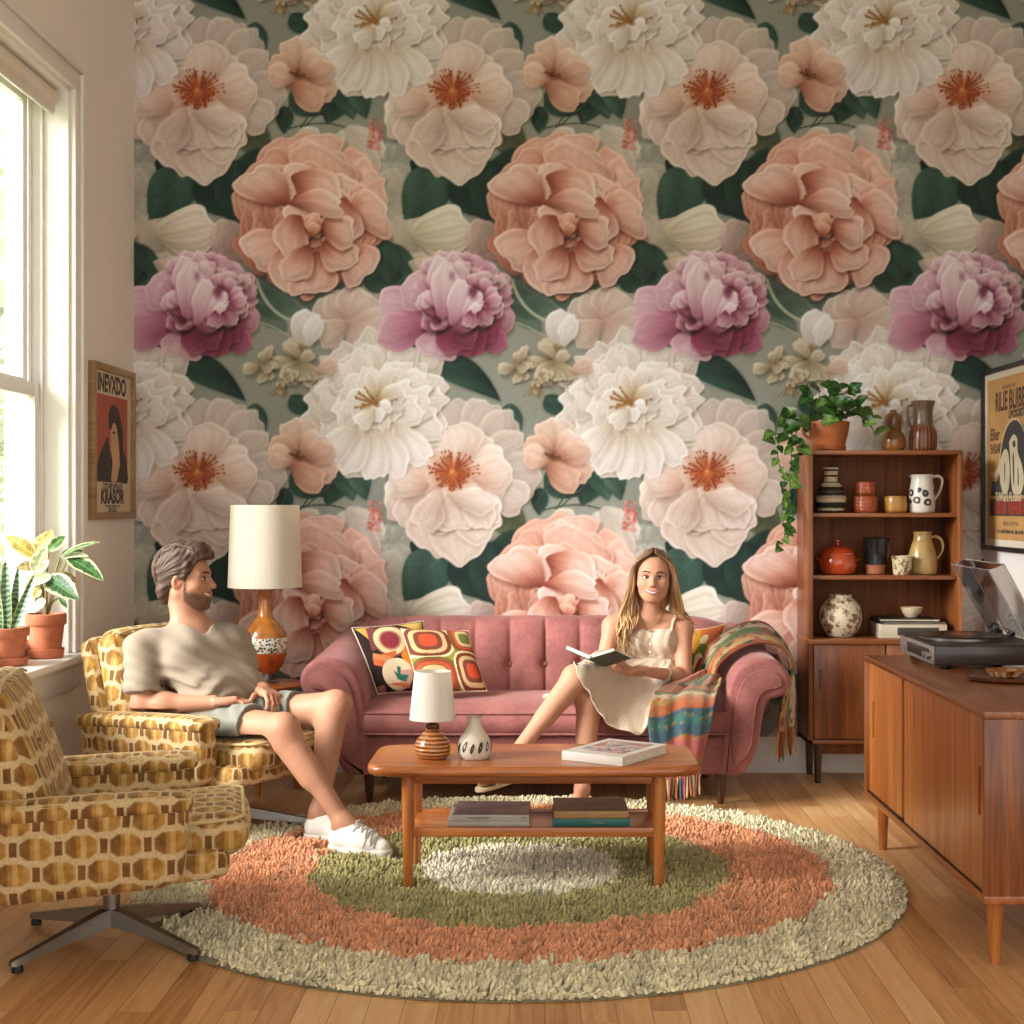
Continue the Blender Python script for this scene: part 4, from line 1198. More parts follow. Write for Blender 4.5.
# ---------------------------------------------------------------- bookcase
BX0, BX1, BY0, BY1, BZ = 1.178, 1.866, 6.585, 6.885, 1.495
bk = thing('bookcase', 'tall teak bookcase with three open shelves above two cupboard doors', 'bookcase', ((BX0+BX1)/2, 6.73, 0))
D = BY1-BY0
for x in (BX0+.010, BX1-.010):
    part(bk, 'side_panel', G().box((x, (BY0+BY1)/2, (BZ+.18)/2), (.020, D, BZ-.18), .002), M_CASEZ, world=True)
part(bk, 'top_panel', G().box(((BX0+BX1)/2, (BY0+BY1)/2, BZ-.010), (BX1-BX0, D+.004, .020), .003), M_CASE, world=True)
part(bk, 'back_panel', G().box(((BX0+BX1)/2, BY1-.006, .85), (BX1-BX0-.03, .010, 1.27), 0), M_TEAKD, world=True, smooth=0)
for z in (1.205, .925):
    part(bk, 'shelf', G().box(((BX0+BX1)/2, (BY0+BY1)/2+.01, z), (BX1-BX0-.040, D-.02, .018), .002), M_CASE, world=True)
part(bk, 'cupboard_top', G().box(((BX0+BX1)/2, (BY0+BY1)/2-.008, .640), (BX1-BX0+.006, D+.016, .022), .003), M_CASE, world=True)
part(bk, 'bottom_panel', G().box(((BX0+BX1)/2, (BY0+BY1)/2, .190), (BX1-BX0, D, .020), .002), M_CASE, world=True)
for i, (x0, x1) in enumerate(((BX0+.024, 1.520), (1.526, BX1-.024))):
    d = part(bk, 'door', G().box(((x0+x1)/2, BY0+.010, .415), (x1-x0, .018, .424), .003), M_CASEZ, world=True)
    hx = x0+.03 if i == 0 else x1-.03
    make('handle', shift(G().box((hx, BY0-.004, .47), (.012, .014, .09), .004), ((BX0+BX1)/2, 6.73, 0)), M_TEAKD, parent=d)
for x in (BX0+.05, BX1-.05):
    for y in (BY0+.05, BY1-.04):
        part(bk, 'leg', G().tube([(x, y, 0), (x, y, .185)], [.014, .020], 16), M_DKLEG, world=True)
part(bk, 'base_rail', G().box(((BX0+BX1)/2, BY0+.05, .155), (BX1-BX0-.10, .018, .05), .003), M_TEAKD, world=True)

# ---------------------------------------------------------------- sideboard
SX0, SX1, SY0, SY1, SZ0, SZ1 = 1.182, 1.80, 3.965, 5.46, .175, .694
sb = thing('sideboard', 'long teak sideboard with two sliding doors carrying the turntable', 'sideboard', (1.49, 4.71, 0))
W_, L_ = SX1-SX0, SY1-SY0
part(sb, 'top_panel', G().box(((SX0+SX1)/2, (SY0+SY1)/2, SZ1-.010), (W_, L_, .020), .002), M_TOPW, world=True)
part(sb, 'bottom_panel', G().box(((SX0+SX1)/2, (SY0+SY1)/2, SZ0+.011), (W_, L_, .022), .002), M_TEAKY, world=True)
for y in (SY0+.011, SY1-.011):
    part(sb, 'side_panel', G().box(((SX0+SX1)/2, y, (SZ0+SZ1)/2), (W_, .022, SZ1-SZ0-.042), .001), M_ENDW, world=True)
part(sb, 'back_panel', G().box((SX1-.006, (SY0+SY1)/2, (SZ0+SZ1)/2), (.008, L_-.04, SZ1-SZ0-.04)), M_TEAKD, world=True, smooth=0)
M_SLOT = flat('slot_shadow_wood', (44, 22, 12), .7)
def sliding_door(y0, y1, x, hy):
    """panel with a real slot cut for the fingers"""
    z0, z1 = SZ0+.024, SZ1-.022; s0, s1 = .40, .535; w2 = .013
    g = G()
    for a0, a1, b0, b1 in ((y0, hy-w2, z0, z1), (hy+w2, y1, z0, z1), (hy-w2, hy+w2, z0, s0), (hy-w2, hy+w2, s1, z1)):
        g.box((x, (a0+a1)/2, (b0+b1)/2), (.014, a1-a0, b1-b0))
    d = part(sb, 'door', g, M_TEAKZ, world=True, smooth=0)
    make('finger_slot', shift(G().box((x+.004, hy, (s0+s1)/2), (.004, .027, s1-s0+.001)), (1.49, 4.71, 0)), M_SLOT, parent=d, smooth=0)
sliding_door(SY0+.024, 4.885, SX0+.016, SY0+.075)
sliding_door(4.945, SY1-.024, SX0+.022, SY1-.085)
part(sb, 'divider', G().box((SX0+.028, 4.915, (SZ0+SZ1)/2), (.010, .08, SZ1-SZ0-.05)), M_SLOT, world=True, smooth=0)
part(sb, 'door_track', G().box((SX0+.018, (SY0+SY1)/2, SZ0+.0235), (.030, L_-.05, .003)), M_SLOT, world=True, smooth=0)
for x in (SX0+.045, SX1-.05):
    for y in (SY0+.055, SY1-.11):
        part(sb, 'leg', G().lathe([(.013, 0), (.014, .003), (.024, .178)], (x, y, 0), 22), M_TEAKZ, world=True)
# ---------------------------------------------------------------- round shag rug
RC = (-.083, 4.96)
FEET = [(x, y  , .042) for x, y in ((-.435, 4.755), (.362, 4.755), (-.435, 5.05), (.362, 5.05))]+[(-.735, 6.17, .03), (.735, 6.17, .03)]
BARS = [(-.765, 5.28, -.50, 5.155, .066), (-.88, 5.455, -.62, 5.375, .066), (.158, 6.01, .095, 5.72, .058)]
for (cx, cy), a0 in (((-1.235, 4.20), math.radians(12-44)), ((-1.23, 5.66), math.radians(-30+33))):
    for k in range(4):
        a = a0+k*PI/2; BARS.append((cx, cy, cx+.36*math.cos(a), cy+.36*math.sin(a), .04))
def rug():
    rng = np.random.default_rng(5)
    o = thing('round_rug', 'big round shaggy rug with cream, olive and orange rings', 'rug', (RC[0], RC[1], 0))
    R = 1.265
    part(o, 'backing', G().lathe([(R-.01, .001), (R, .002), (R-.02, .005)], (0, 0, 0), 96), flat('rug_backing', (150, 142, 112), .95))
    sp = .0114; n = int(2*R/sp/.9)+4
    gx, gy = np.meshgrid(np.arange(-n//2, n//2+1)*sp, np.arange(-n//2, n//2+1)*sp*.9)
    gx = gx+(np.arange(gx.shape[0])[:, None] % 2)*sp*.5
    P = np.stack([gx.ravel(), gy.ravel()], 1)+rng.normal(0, .0042, (gx.size, 2))
    rr = np.hypot(P[:, 0], P[:, 1])
    P = P[rr < R-.004]; rr = np.hypot(P[:, 0], P[:, 1])
    keep = np.ones(len(P), bool)
    W = P+np.array(RC)
    for x, y, r in FEET: keep &= np.hypot(W[:, 0]-x, W[:, 1]-y) > r
    for x0, y0, x1, y1, r in BARS:
        d = np.array([x1-x0, y1-y0]); t = np.clip(((W-[x0, y0])@d)/(d@d), 0, 1)
        keep &= np.hypot(W[:, 0]-x0-t*d[0], W[:, 1]-y0-t*d[1]) > r
    P, rr = P[keep], rr[keep]
    n = len(P)
    # low frequency fields for lean, height and colour edges
    def field(k, s):
        f = np.zeros(n)
        for _ in range(k):
            a = rng.uniform(0, 6.283); w = rng.uniform(.5, 1.5)*s
            f += np.sin(P[:, 0]*w*math.cos(a)+P[:, 1]*w*math.sin(a)+rng.uniform(0, 6.283))
        return f/math.sqrt(k)
    lean = field(7, 45)*1.6+rng.normal(0, .9, n)
    mag = .008+.005*field(5, 60)+rng.normal(0, .003, n)
    h = .027+.006*field(6, 70)+rng.normal(0, .004, n)
    h *= np.clip((R-rr)/.05, .45, 1)
    e = rr+rng.normal(0, .010, n)+.012*field(5, 25)
    pal = [(.35, (228, 220, 190)), (.70, (166, 158, 98)), (1.03, (232, 158, 112)), (9, (224, 213, 172))]
    c = np.zeros((n, 3)); done = np.zeros(n, bool)
    for lim, q in pal:
        m = (~done) & (e < lim); c[m] = q; done |= m
    c = c*(1+rng.normal(0, .07, (n, 1))+.05*field(6, 40)[:, None])
    c = linv(np.clip(c, 0, 255)/255)
    S = 4
    lev = [(.0, .0054, .50), (.62, .0068, .85), (1.0, .0034, 1.10)]
    ang = 2*np.pi*np.arange(S)/S
    V = np.zeros((n, len(lev)*S, 3), np.float32); CC = np.zeros((n, len(lev)*S, 3), np.float32)
    dx, dy = np.cos(lean), np.sin(lean)
    rs = rng.uniform(.8, 1.25, n)
    for j, (t, r, k) in enumerate(lev):
        for i in range(S):
            V[:, j*S+i, 0] = P[:, 0]+dx*mag*t*t+np.cos(ang[i])*r*rs
            V[:, j*S+i, 1] = P[:, 1]+dy*mag*t*t+np.sin(ang[i])*r*rs
            V[:, j*S+i, 2] = .006+h*t
            CC[:, j*S+i] = c
    F = []
    for j in range(len(lev)-1):
        for i in range(S):
            k = (i+1) % S
            F.append((j*S+i, j*S+k, (j+1)*S+k, (j+1)*S+i))
    F.append((2*S, 2*S+1, 2*S+2, 2*S+3))
    F = np.array(F); nv = len(lev)*S
    Fa = (F[None]+(np.arange(n)*nv)[:, None, None]).reshape(-1, 4)
    p = make_np('pile', V.reshape(-1, 3), Fa, painted('wool_pile', .95, .1, var=.08, sheen=.3), parent=o, col=CC.reshape(-1, 3))
    p['kind'] = 'stuff'
rug()
# ---------------------------------------------------------------- lamps, vase, books on and under the coffee table
M_SHADE = None
def shade_mat(name, c):
    t = NT(name); co = t.co()
    x, y, z = t.sep(co)
    ang = t.math('ARCTAN2', y, x)
    n = t.noise(t.comb(t.math('MULTIPLY', ang, 40.0), t.math('MULTIPLY', z, 3.0), 0.0), 1.0, 2, .5)
    col = t.ramp(n, [(.3, tuple(q*.97 for q in c)), (.7, c)])
    d = t.n('ShaderNodeBsdfTranslucent'); t.put(d.inputs[0], col)
    t.fin(col, .8, 0, .2)
    m = t.n('ShaderNodeMixShader'); m.inputs[0].default_value = .35
    t.t.links.new(t.b.outputs[0], m.inputs[1]); t.t.links.new(d.outputs[0], m.inputs[2]); t.t.links.new(m.outputs[0], t.out.inputs[0])
    return t.m
M_SHADE = shade_mat('linen_shade', (240, 232, 212))
def shell(prof, th=.002, n=56):
    """open revolved shell with thickness"""
    return G().lathe(prof+[(r-th, z) for r, z in reversed(prof)]+[prof[0]], (0, 0, 0), n, cap=False)
LZ = .473
lp = thing('table_lamp', 'tall table lamp with orange and brown ceramic base and big cream drum shade', 'lamp', (-1.225, 6.45, LZ))
s_ = 1474/6.45
k = lambda hw, py: (hw/s_, EYE-(py-PY0)/s_-LZ)
part(lp, 'lamp_shade', shell([k(36.8, 587), k(34, 505)]), M_SHADE)
part(lp, 'metal_foot', G().lathe([(.058, 0), (.060, .006), (.055, .012), (.046, .016), (.044, .046), (.050, .052)], n=40), M_STEEL, smooth=30)
M_AMBER = flat('amber_glaze', (176, 104, 34), .16, spec=.6, var=.16, vs=18, coat=.5)
M_ORANGE = flat('orange_glaze', (186, 78, 22), .16, spec=.6, var=.16, vs=18, coat=.5)
def band_mat():
    t = NT('floral_band'); co = t.co()
    x, y, z = t.sep(co); a = t.math('MULTIPLY', t.math('ARCTAN2', y, x), .09)
    v = t.comb(a, z, 0.0)
    d = t.voro(v, 85, 'Distance'); c = t.voro(v, 85, 'Color')
    r, g_, b_ = t.sep(c)
    col = t.ramp(r, [(0, (40, 70, 44)), (.35, (66, 92, 54)), (.55, (122, 46, 40)), (.75, (60, 40, 50)), (.9, (150, 110, 60))], 'CONSTANT')
    m = t.math('MULTIPLY', t.math('SUBTRACT', d, .40), 12.0, clamp=True)
    return t.fin(t.mix(m, col, (.74, .70, .58)), .3, 0, .5)
z = lambda py: EYE-(py-PY0)/s_-LZ
part(lp, 'base_lower', G().lathe([(.046, z(673)), (.060, z(670)), (.082, z(664)), (.092, z(656)), (.094, z(651.5))], n=48), M_ORANGE)
part(lp, 'floral_band', G().lathe([(.0945, z(652)), (.0965, z(651)), (.0965, z(638)), (.0945, z(637))], n=48), band_mat(), label='cream band with small flowers', smooth=30)
part(lp, 'base_upper', G().lathe([(.094, z(637.5)), (.092, z(634)), (.080, z(629)), (.055, z(622)), (.036, z(617)), (.029, z(612)), (.027, z(600)), (.029, z(591)), (.031, z(590))], n=48), M_AMBER)
part(lp, 'socket', G().lathe([(.014, z(590)), (.014, z(575)), (.018, z(574)), (.018, z(560))], n=20), M_STEEL)
part(lp, 'bulb', G().sphere((0, 0, z(548)), (.030, .030, .038)), flat('opal_glass', (240, 236, 226), .3))

T0 = .420
sl = thing('small_table_lamp', 'small lamp with ribbed brown pottery base and white cone shade on coffee table', 'lamp', (-.368, 4.83, T0))
s2 = 1474/4.83; zz = lambda py: EYE-(py-PY0)/s2-T0
M_WHITESHADE = shade_mat('white_shade', (246, 242, 230))
part(sl, 'lamp_shade', shell([(23.2/s2, zz(719)), (18.2/s2, zz(671))]), M_WHITESHADE)
def ribbed():
    t = NT('ribbed_brown_pottery'); x, y, z_ = t.sep(t.co())
    w = t.math('SINE', t.math('ADD', t.math('MULTIPLY', z_, 520.0), t.math('MULTIPLY', t.noise(t.co(), 14, 2), 5.0)))
    return t.fin(t.ramp(t.math('MULTIPLY_ADD', w, .5, .5), [(.1, (112, 54, 18)), (.5, (164, 92, 38)), (.9, (196, 128, 66))]), .3, 0, .5, coat=.3)
pr = []
for i in range(41):
    q = i/40; py = 761-q*32
    base = np.interp(py, [726, 731, 735, 741, 747, 753, 758, 761], [7.5, 7.5, 12, 17, 18.2, 17.4, 14, 11])
    pr.append((base/s2+.0012*math.sin(q*38), max(0, zz(py))))
part(sl, 'base', G().lathe(pr, n=44), ribbed())
part(sl, 'socket', G().lathe([(.020, zz(730)), (.022, zz(728)), (.022, zz(724)), (.012, zz(723)), (.012, zz(700))], n=24), flat('dark_bronze', (88, 56, 28), .4, .6))
part(sl, 'bulb', G().sphere((0, 0, zz(695)), (.022, .022, .030)), flat('opal_bulb', (240, 236, 226), .3))

M_BONE = flat('bone_glaze', (206, 196, 176), .35, var=.05, vs=30)
M_INK = flat('dark_brush_marks', (52, 40, 32), .45)
vz = lambda py: max(0, EYE-(py-PY0)/s2-T0)
va = thing('vase', 'small bone white bottle vase with dark brush marks on coffee table', 'vase', (-.231, 4.83, T0))
pv = [(10.5, 760.5), (13, 759), (16, 754), (17, 748), (16.4, 742), (13.5, 736), (9.5, 730), (7.2, 725), (6.9, 720), (7.8, 716.5)]
sp = spline([(a, b, 0) for a, b in pv], 36)
prof = [(p[0]/s2, vz(p[1])) for p in sp]
prof += [(prof[-1][0]-.003, prof[-1][1]), (prof[-1][0]-.004, prof[-1][1]-.03), (.001, prof[-1][1]-.035)]
vb = part(va, 'body', G().lathe(prof, n=44), M_BONE)
def R_at(zq, prof):
    P = sorted(prof[:36], key=lambda p: p[1]); return float(np.interp(zq, [p[1] for p in P], [p[0] for p in P]))
for i in range(13):
    a = 2*PI*i/13-.2; z0 = vz(745.5)+.003*math.sin(i*2.3)
    g = G(); n = 14; r0, h0 = (.0072, .0185) if i % 2 else (.0062, .0165)
    def q(u, v):
        rad = .15+.85*v
        x, zq = r0*rad*math.cos(2*PI*u), h0*rad*math.sin(2*PI*u)
        x += zq*.28; zz_ = z0+zq; r = R_at(zz_, prof)+.0009
        return (r*math.cos(a+x/r), r*math.sin(a+x/r), zz_)
    m = .45 if i % 3 == 0 else .1
    def q2(u, v): return q(u, (m-.15)/.85+(1-(m-.15)/.85)*v if m > .15 else v)
    make('brush_mark', g.grid(q2, 18, 3), M_INK, parent=vb)

M_PAPERB = flat('page_block', (226, 216, 194), .85, var=.06, vs=60)
def book(name, label, c, size, rz, cover, spine=None, group=None, art=None, pages=M_PAPERB):
    """lying book: two boards, a rounded spine and the page block; spine at local -y"""
    L, Wd, H = size
    o = thing(name, label, 'book', c, rz, group)
    t = .0032
    part(o, 'back_cover', G().box((0, 0, t/2), (L, Wd, t), .001, 1), cover)
    part(o, 'page_block', G().box((0, .002, H/2), (L-.008, Wd-.010, H-2*t), .0005, 1), pages)
    f = part(o, 'front_cover', G().box((0, 0, H-t/2), (L, Wd, t), .001, 1), cover)
    part(o, 'spine', G().box((0, -Wd/2+.0015, H/2), (L, .004, H), .0015, 2), spine or cover)
    return o, f
def art_mat():
    t = NT('art_cover_print'); co = t.co('Object')
    n = t.noise(co, 11, 4, .6, 1.4); n2 = t.noise(t.map(co, (1, 1, 1), (3, 7, 0)), 19, 3, .6, 1.0)
    c1 = t.ramp(n, [(.30, (46, 66, 84)), (.42, (120, 140, 150)), (.48, (216, 212, 204)), (.54, (206, 120, 116)), (.62, (170, 66, 60)), (.70, (90, 110, 90))])
    return t.fin(t.mix(t.math('MULTIPLY', t.math('SUBTRACT', n2, .52), 9.0, clamp=True), c1, (.12, .16, .20)), .3, 0, .5)
M_COVW = flat('white_cover', (224, 218, 208), .4, var=.02)
o, f = book('art_book', 'white art book with a colourful cover picture on the coffee table', (.232, 4.862, T0+.0005), (.228, .30, .030), math.radians(-33), M_COVW)
make('cover_picture', G().box((.0, .01, .0305), (.165, .215, .0008)), art_mat(), parent=f, smooth=0)
M_GREYC = flat('grey_mauve_cover', (116, 102, 100), .45, var=.25, vs=14); M_LGREY = flat('light_grey_cover', (176, 170, 160), .5, var=.04)
M_BRNC = flat('brown_cover', (104, 74, 48), .45, var=.25, vs=12); M_GOLDS = flat('ochre_spine', (176, 132, 72), .5, var=.08); M_TEALC = flat('teal_cover', (30, 110, 106), .45, var=.08)
Z0 = .2015
book('book', 'light grey book under the mauve one on the table shelf', (-.185, 4.918, Z0), (.268, .225, .017), 0, M_LGREY, group=None)
o, f = book('book', 'grey mauve book topmost of the pair beside the left table legs', (-.175, 4.920, Z0+.0172), (.250, .225, .021), math.radians(-1), M_GREYC, spine=M_LGREY)
sp_ = [c for c in o.children if c.name.startswith('spine')][0]
M_TXT = flat('small_print_ink', (60, 54, 50), .6)
def text(parent, name, s, size, M, mat, sx=1.0, off=0.0, ext=.0004, align='CENTER', track=1.0):
    cu = bpy.data.curves.new(name, 'FONT'); cu.body = s; cu.size = size; cu.align_x = align; cu.align_y = 'CENTER'
    cu.extrude = ext; cu.offset = off; cu.space_character = track; cu.resolution_u = 3
    cu.materials.append(mat)
    tmp = bpy.data.objects.new(name, cu); COL.objects.link(tmp)
    me = bpy.data.meshes.new_from_object(tmp.evaluated_get(bpy.context.evaluated_depsgraph_get()))
    bpy.data.objects.remove(tmp); bpy.data.curves.remove(cu)
    me.name = name
    o = bpy.data.objects.new(name, me); COL.objects.link(o); o.parent = parent
    o.matrix_local = M @ Matrix.Diagonal((sx, 1, 1, 1))
    return o
FACE_MY = Matrix.Rotation(PI/2, 4, 'X')
text(sp_, 'lettering', 'DE VALEERDOINER', .008, Matrix.Translation((-.04, -.1145, .0105)) @ FACE_MY, M_TXT)
text(sp_, 'lettering', 'DH', .010, Matrix.Translation((.108, -.1145, .0105)) @ FACE_MY, M_TXT)
o, f = book('book', 'teal book under the brown one on the table shelf', (.152, 4.918, Z0), (.252, .225, .026), 0, M_TEALC)
sp_ = [c for c in o.children if c.name.startswith('spine')][0]
text(sp_, 'lettering', 'MORENDE', .009, Matrix.Translation((.02, -.1145, .013)) @ FACE_MY, flat('gilt_print', (190, 170, 110), .4))
book('book', 'brown book with ochre spine topmost of the pair on the table shelf', (.150, 4.920, Z0+.0262), (.244, .225, .024), math.radians(1.0), M_BRNC, spine=M_GOLDS)

# ---------------------------------------------------------------- pillows on the sofa
def pillow(label, C4, th, fn, mat, back, nrm_sign=1, pip=None):
    """C4: bl, br, tr, tl in the place; fn(u, v) -> 0-255 colour of the print"""
    bl, br, tr, tl = (np.array(c, float) for c in C4)
    ctr = (bl+br+tr+tl)/4
    nn = np.cross(br-bl, tl-bl); nn /= np.linalg.norm(nn)
    if nn[1] > 0: nn = -nn
    o = thing('throw_pillow', label, 'pillow', tuple(ctr), 0, 'throw pillows on the sofa')
    def surf(sg):
        def f(u, v):
            # pinched sides, ears at the corners
            a, b = 2*u-1, 2*v-1
            k = .045*(1-b*b); u2 = .5+(a*(1-k*abs(a)**3))/2; k2 = .045*(1-a*a); v2 = .5+(b*(1-k2*abs(b)**3))/2
            p = bl*(1-u2)*(1-v2)+br*u2*(1-v2)+tr*u2*v2+tl*(1-u2)*v2
            t = th*(max(0, (1-a**4))*max(0, (1-b**4)))**.55
            t *= 1+.05*math.sin(a*5+b*3)
            return tuple(p+nn*t*sg-ctr)
        return f
    part(o, 'front', G().grid(surf(1), 150, 150, colfn=lambda u, v: lin(fn(u, v))), mat, colour=True, smooth=180)
    part(o, 'reverse', G().grid(surf(-.8), 30, 30, flip=True), back, smooth=180)
    rim = []
    for u, v in [(i/24, 0) for i in range(24)]+[(1, i/24) for i in range(24)]+[(1-i/24, 1) for i in range(24)]+[(0, 1-i/24) for i in range(25)]:
        rim.append(surf(0)(u, v))
    part(o, 'piping', G().tube(rim, .0035, 6), pip or back)
    return o
def soft_poly(u, v, P):
    """signed distance-like value of a closed polygon (negative inside)"""
    ins = False; d = 9
    n = len(P)
    for i in range(n):
        x0, y0 = P[i]; x1, y1 = P[(i+1) % n]
        if (y0 > v) != (y1 > v) and u < (x1-x0)*(v-y0)/(y1-y0)+x0: ins = not ins
        L = (x1-x0)**2+(y1-y0)**2; t = max(0, min(1, ((u-x0)*(x1-x0)+(v-y0)*(y1-y0))/L))
        d = min(d, math.hypot(u-x0-t*(x1-x0), v-y0-t*(y1-y0)))
    return -d if ins else d
def pilA(u, v):
    c = (42, 30, 26)
    def el(cx, cy, rx, ry, a=0):
        du, dv = u-cx, v-cy; ca, sa = math.cos(a), math.sin(a)
        return math.hypot((du*ca+dv*sa)/rx, (-du*sa+dv*ca)/ry)
    if soft_poly(u, v, [(.02, .98), (.22, .98), (.14, .78)]) < 0: c = (204, 146, 62)
    if soft_poly(u, v, [(.16, .96), (.30, .98), (.24, .62), (.12, .60)]) < 0: c = (120, 62, 62)
    e = el(.44, .74, .27, .25)
    if e < 1: c = (120, 62, 60) if e > .88 else (224, 194, 142) if e > .60 else (176, 120, 104) if e > .5 else (146, 50, 58)
    if soft_poly(u, v, [(.10, .52), (.50, .58), (.46, .50), (.20, .36), (.08, .40)]) < 0: c = (206, 98, 50)
    if soft_poly(u, v, [(.12, .57), (.40, .50), (.30, .42), (.12, .50)]) < 0: c = (214, 132, 76)
    if soft_poly(u, v, [(.58, .50), (.70, .66), (.86, .56), (.92, .38), (.80, .18), (.66, .30)]) < .03: c = (214, 120, 30)
    if soft_poly(u, v, [(.62, .50), (.71, .62), (.84, .53), (.88, .38), (.79, .22), (.68, .32)]) < 0: c = (220, 128, 34)
    e = el(.42, .24, .26, .23, .3)
    if e < 1: c = (196, 146, 128) if u > .44 and v < .30 else (222, 196, 160)
    if soft_poly(u, v, [(.36, .30), (.44, .24), (.60, .22), (.54, .13), (.40, .16)]) < 0: c = (44, 106, 92)
    if soft_poly(u, v, [(.44, .36), (.50, .34), (.46, .22), (.42, .26)]) < 0: c = (44, 106, 92)
    if soft_poly(u, v, [(.20, .10), (.60, .03), (.60, .10), (.36, .12)]) < 0: c = (206, 110, 76)
    if soft_poly(u, v, [(.02, .10), (.14, .10), (.16, .0), (.02, .0)]) < 0: c = (150, 80, 72)
    if soft_poly(u, v, [(.76, .04), (.98, .04), (.98, .20), (.82, .16)]) < 0: c = (150, 84, 80)
    if soft_poly(u, v, [(.62, .98), (.98, .98), (.98, .74), (.84, .86)]) < 0: c = (212, 166, 78)
    if soft_poly(u, v, [(.64, .92), (.86, .82), (.90, .74), (.72, .82)]) < 0: c = (214, 130, 44)
    return c
def pilB(u, v):
    """four concentric rounded squares on an olive cross"""
    c = (142, 136, 46)
    for cx, cy, rx, ry, tone in ((.30, .76, .36, .28, 0), (.86, .80, .24, .26, 1), (.26, .20, .36, .30, 1), (.84, .26, .26, .32, 0)):
        q = (abs((u-cx)/rx)**3.2+abs((v-cy)/ry)**3.2)**(1/3.2)
        if q < 1:
            seq = [(222, 200, 150), (120, 56, 36), (206, 168, 116), (206, 168, 116), (124, 62, 40), (206, 74, 40)] if not tone else [(96, 100, 44), (150, 66, 40), (196, 84, 48), (120, 60, 36), (214, 180, 120), (112, 120, 60)]
            lim = [.90, .74, .60, .56, .36, 0]
            for l, s_ in zip(lim, seq):
                if q > l: c = s_; break
    return c
def pilC(u, v):
    c = (204, 146, 34)
    c = (206, 110, 40) if u+v > 1.25 and v > .5 else c
    for cx, cy, rx, ry, col in ((.72, .80, .22, .16, (196, 96, 56)), (.60, .74, .13, .09, (222, 200, 150)), (.58, .52, .26, .15, (104, 112, 42)), (.52, .38, .24, .13, (224, 206, 160)), (.20, .40, .18, .16, (112, 120, 44)),
                                (.72, .22, .24, .20, (166, 62, 40)), (.62, .14, .2, .14, (160, 70, 46)), (.30, .22, .16, .10, (218, 196, 140)), (.12, .66, .13, .2, (216, 140, 40)), (.90, .5, .12, .2, (216, 170, 70)), (.30, .06, .24, .08, (128, 120, 50))):
        if math.hypot((u-cx)/rx, (v-cy)/ry) < 1: c = col
    return c
M_PIL = painted('embroidered_wool', .9, .2, 420, .25, .10)
M_PILB = flat('pillow_back_linen', (206, 190, 160), .9)
def corner(px, py, Y): return at(px, py, Y)
pillow('black pillow with orange and red shapes and one teal shape', (corner(378, 694, 6.29), corner(432, 692, 6.35), corner(423, 621, 6.49), corner(352, 628, 6.36)), .050, pilA, M_PIL, M_PILB)
pillow('olive pillow with four sets of red rounded squares', (corner(420, 696, 6.19), corner(487, 691, 6.28), corner(468, 631, 6.46), corner(401, 629, 6.35)), .050, pilB, M_PIL, M_PILB)
pillow('yellow pillow with green and red circles behind the seated woman', (corner(690, 687, 6.49), corner(704, 684, 6.44), corner(726, 624, 6.50), corner(695, 630, 6.57)), .040, pilC, M_PIL, M_PILB)
# ---------------------------------------------------------------- pottery on the bookcase
YS = 6.72
SS = FOC/YS
def pot(name, label, cat, px, base_z, prof_px, mat, Y=YS, n=40, group=None, cols=None, hollow=.004, smooth=50):
    """revolved pot: prof_px = (half width, height above base) in photograph steps"""
    s = FOC/Y
    c = ((px-PX0)/s, Y, base_z)
    sp = spline([(a, b, 0) for a, b in prof_px], max(24, len(prof_px)*5))
    pr = [(max(.001, p[0]/s), p[1]/s) for p in sp]
    rt, zt = pr[-1]
    pr2 = pr+[(rt-hollow*.5, zt+.001), (rt-hollow, zt-.001)]+[(max(.002, r-hollow), z) for r, z in pr[::-1] if zt*.25 < z < zt-.004][:40]
    o = thing(name, label, cat, c, 0, group)
    b = part(o, 'body', G().lathe(pr2, n=n), mat, smooth=smooth)
    return o, b, s
def handle(o, pts_px, s, rad, mat, flat_=1.0, name='handle', ang=0.0):
    """loop handle in the plane of the pot axis: (offset from axis, height) in photograph steps"""
    P = spline([(a*math.cos(ang)/s, a*math.sin(ang)/s, b/s) for a, b in pts_px], 28)
    return part(o, name, G().tube(P, rad, 10, flat=flat_, up=(0, 1, 0)), mat)
Z4, Z3, Z2, Z1 = 1.4955, 1.2145, .9345, .6515

M_TERRA = flat('orange_earthenware', (176, 92, 40), .4, var=.08)
o, b, s = pot('pothos_plant', 'trailing green pothos in an orange cup shaped pot on top of the bookcase', 'potted plant', 828.5, Z4, [(14, 0), (16, 3), (17.5, 10), (19.5, 18), (20.8, 26), (21, 29)], M_TERRA, Y=6.70)
PLANTER = o
part(o, 'saucer', G().lathe([(.060, 0), (.076, .004), (.080, .020), (.077, .024), (.071, .014)], n=40), M_TERRA)
handle(o, [(-19, 27), (-24, 27), (-25, 18), (-19, 12)], s, .007, M_TERRA)
part(o, 'soil', G().lathe([(.001, .118), (.086, .118)], n=30, cap=False), flat('potting_soil', (52, 38, 28), .95))
M_OLIVEBR = flat('amber_brown_glaze', (134, 84, 36), .2, var=.3, vs=10, coat=.4)
o, b, s = pot('bottle_vase', 'small amber brown double gourd vase between the plant and the brown jug', 'vase', 893.5, Z4, [(9, 0), (11.5, 4), (12, 11), (10, 17), (7.6, 21), (8.5, 25), (9, 31), (7.5, 36), (5, 38), (3.2, 39.5), (3.4, 41)], M_OLIVEBR)
part(o, 'front_loop', G().tube([(.030*math.cos(a), -.034, .125+.026*math.sin(a)) for a in np.linspace(0, 2*PI, 25)], .005, 8), M_OLIVEBR)
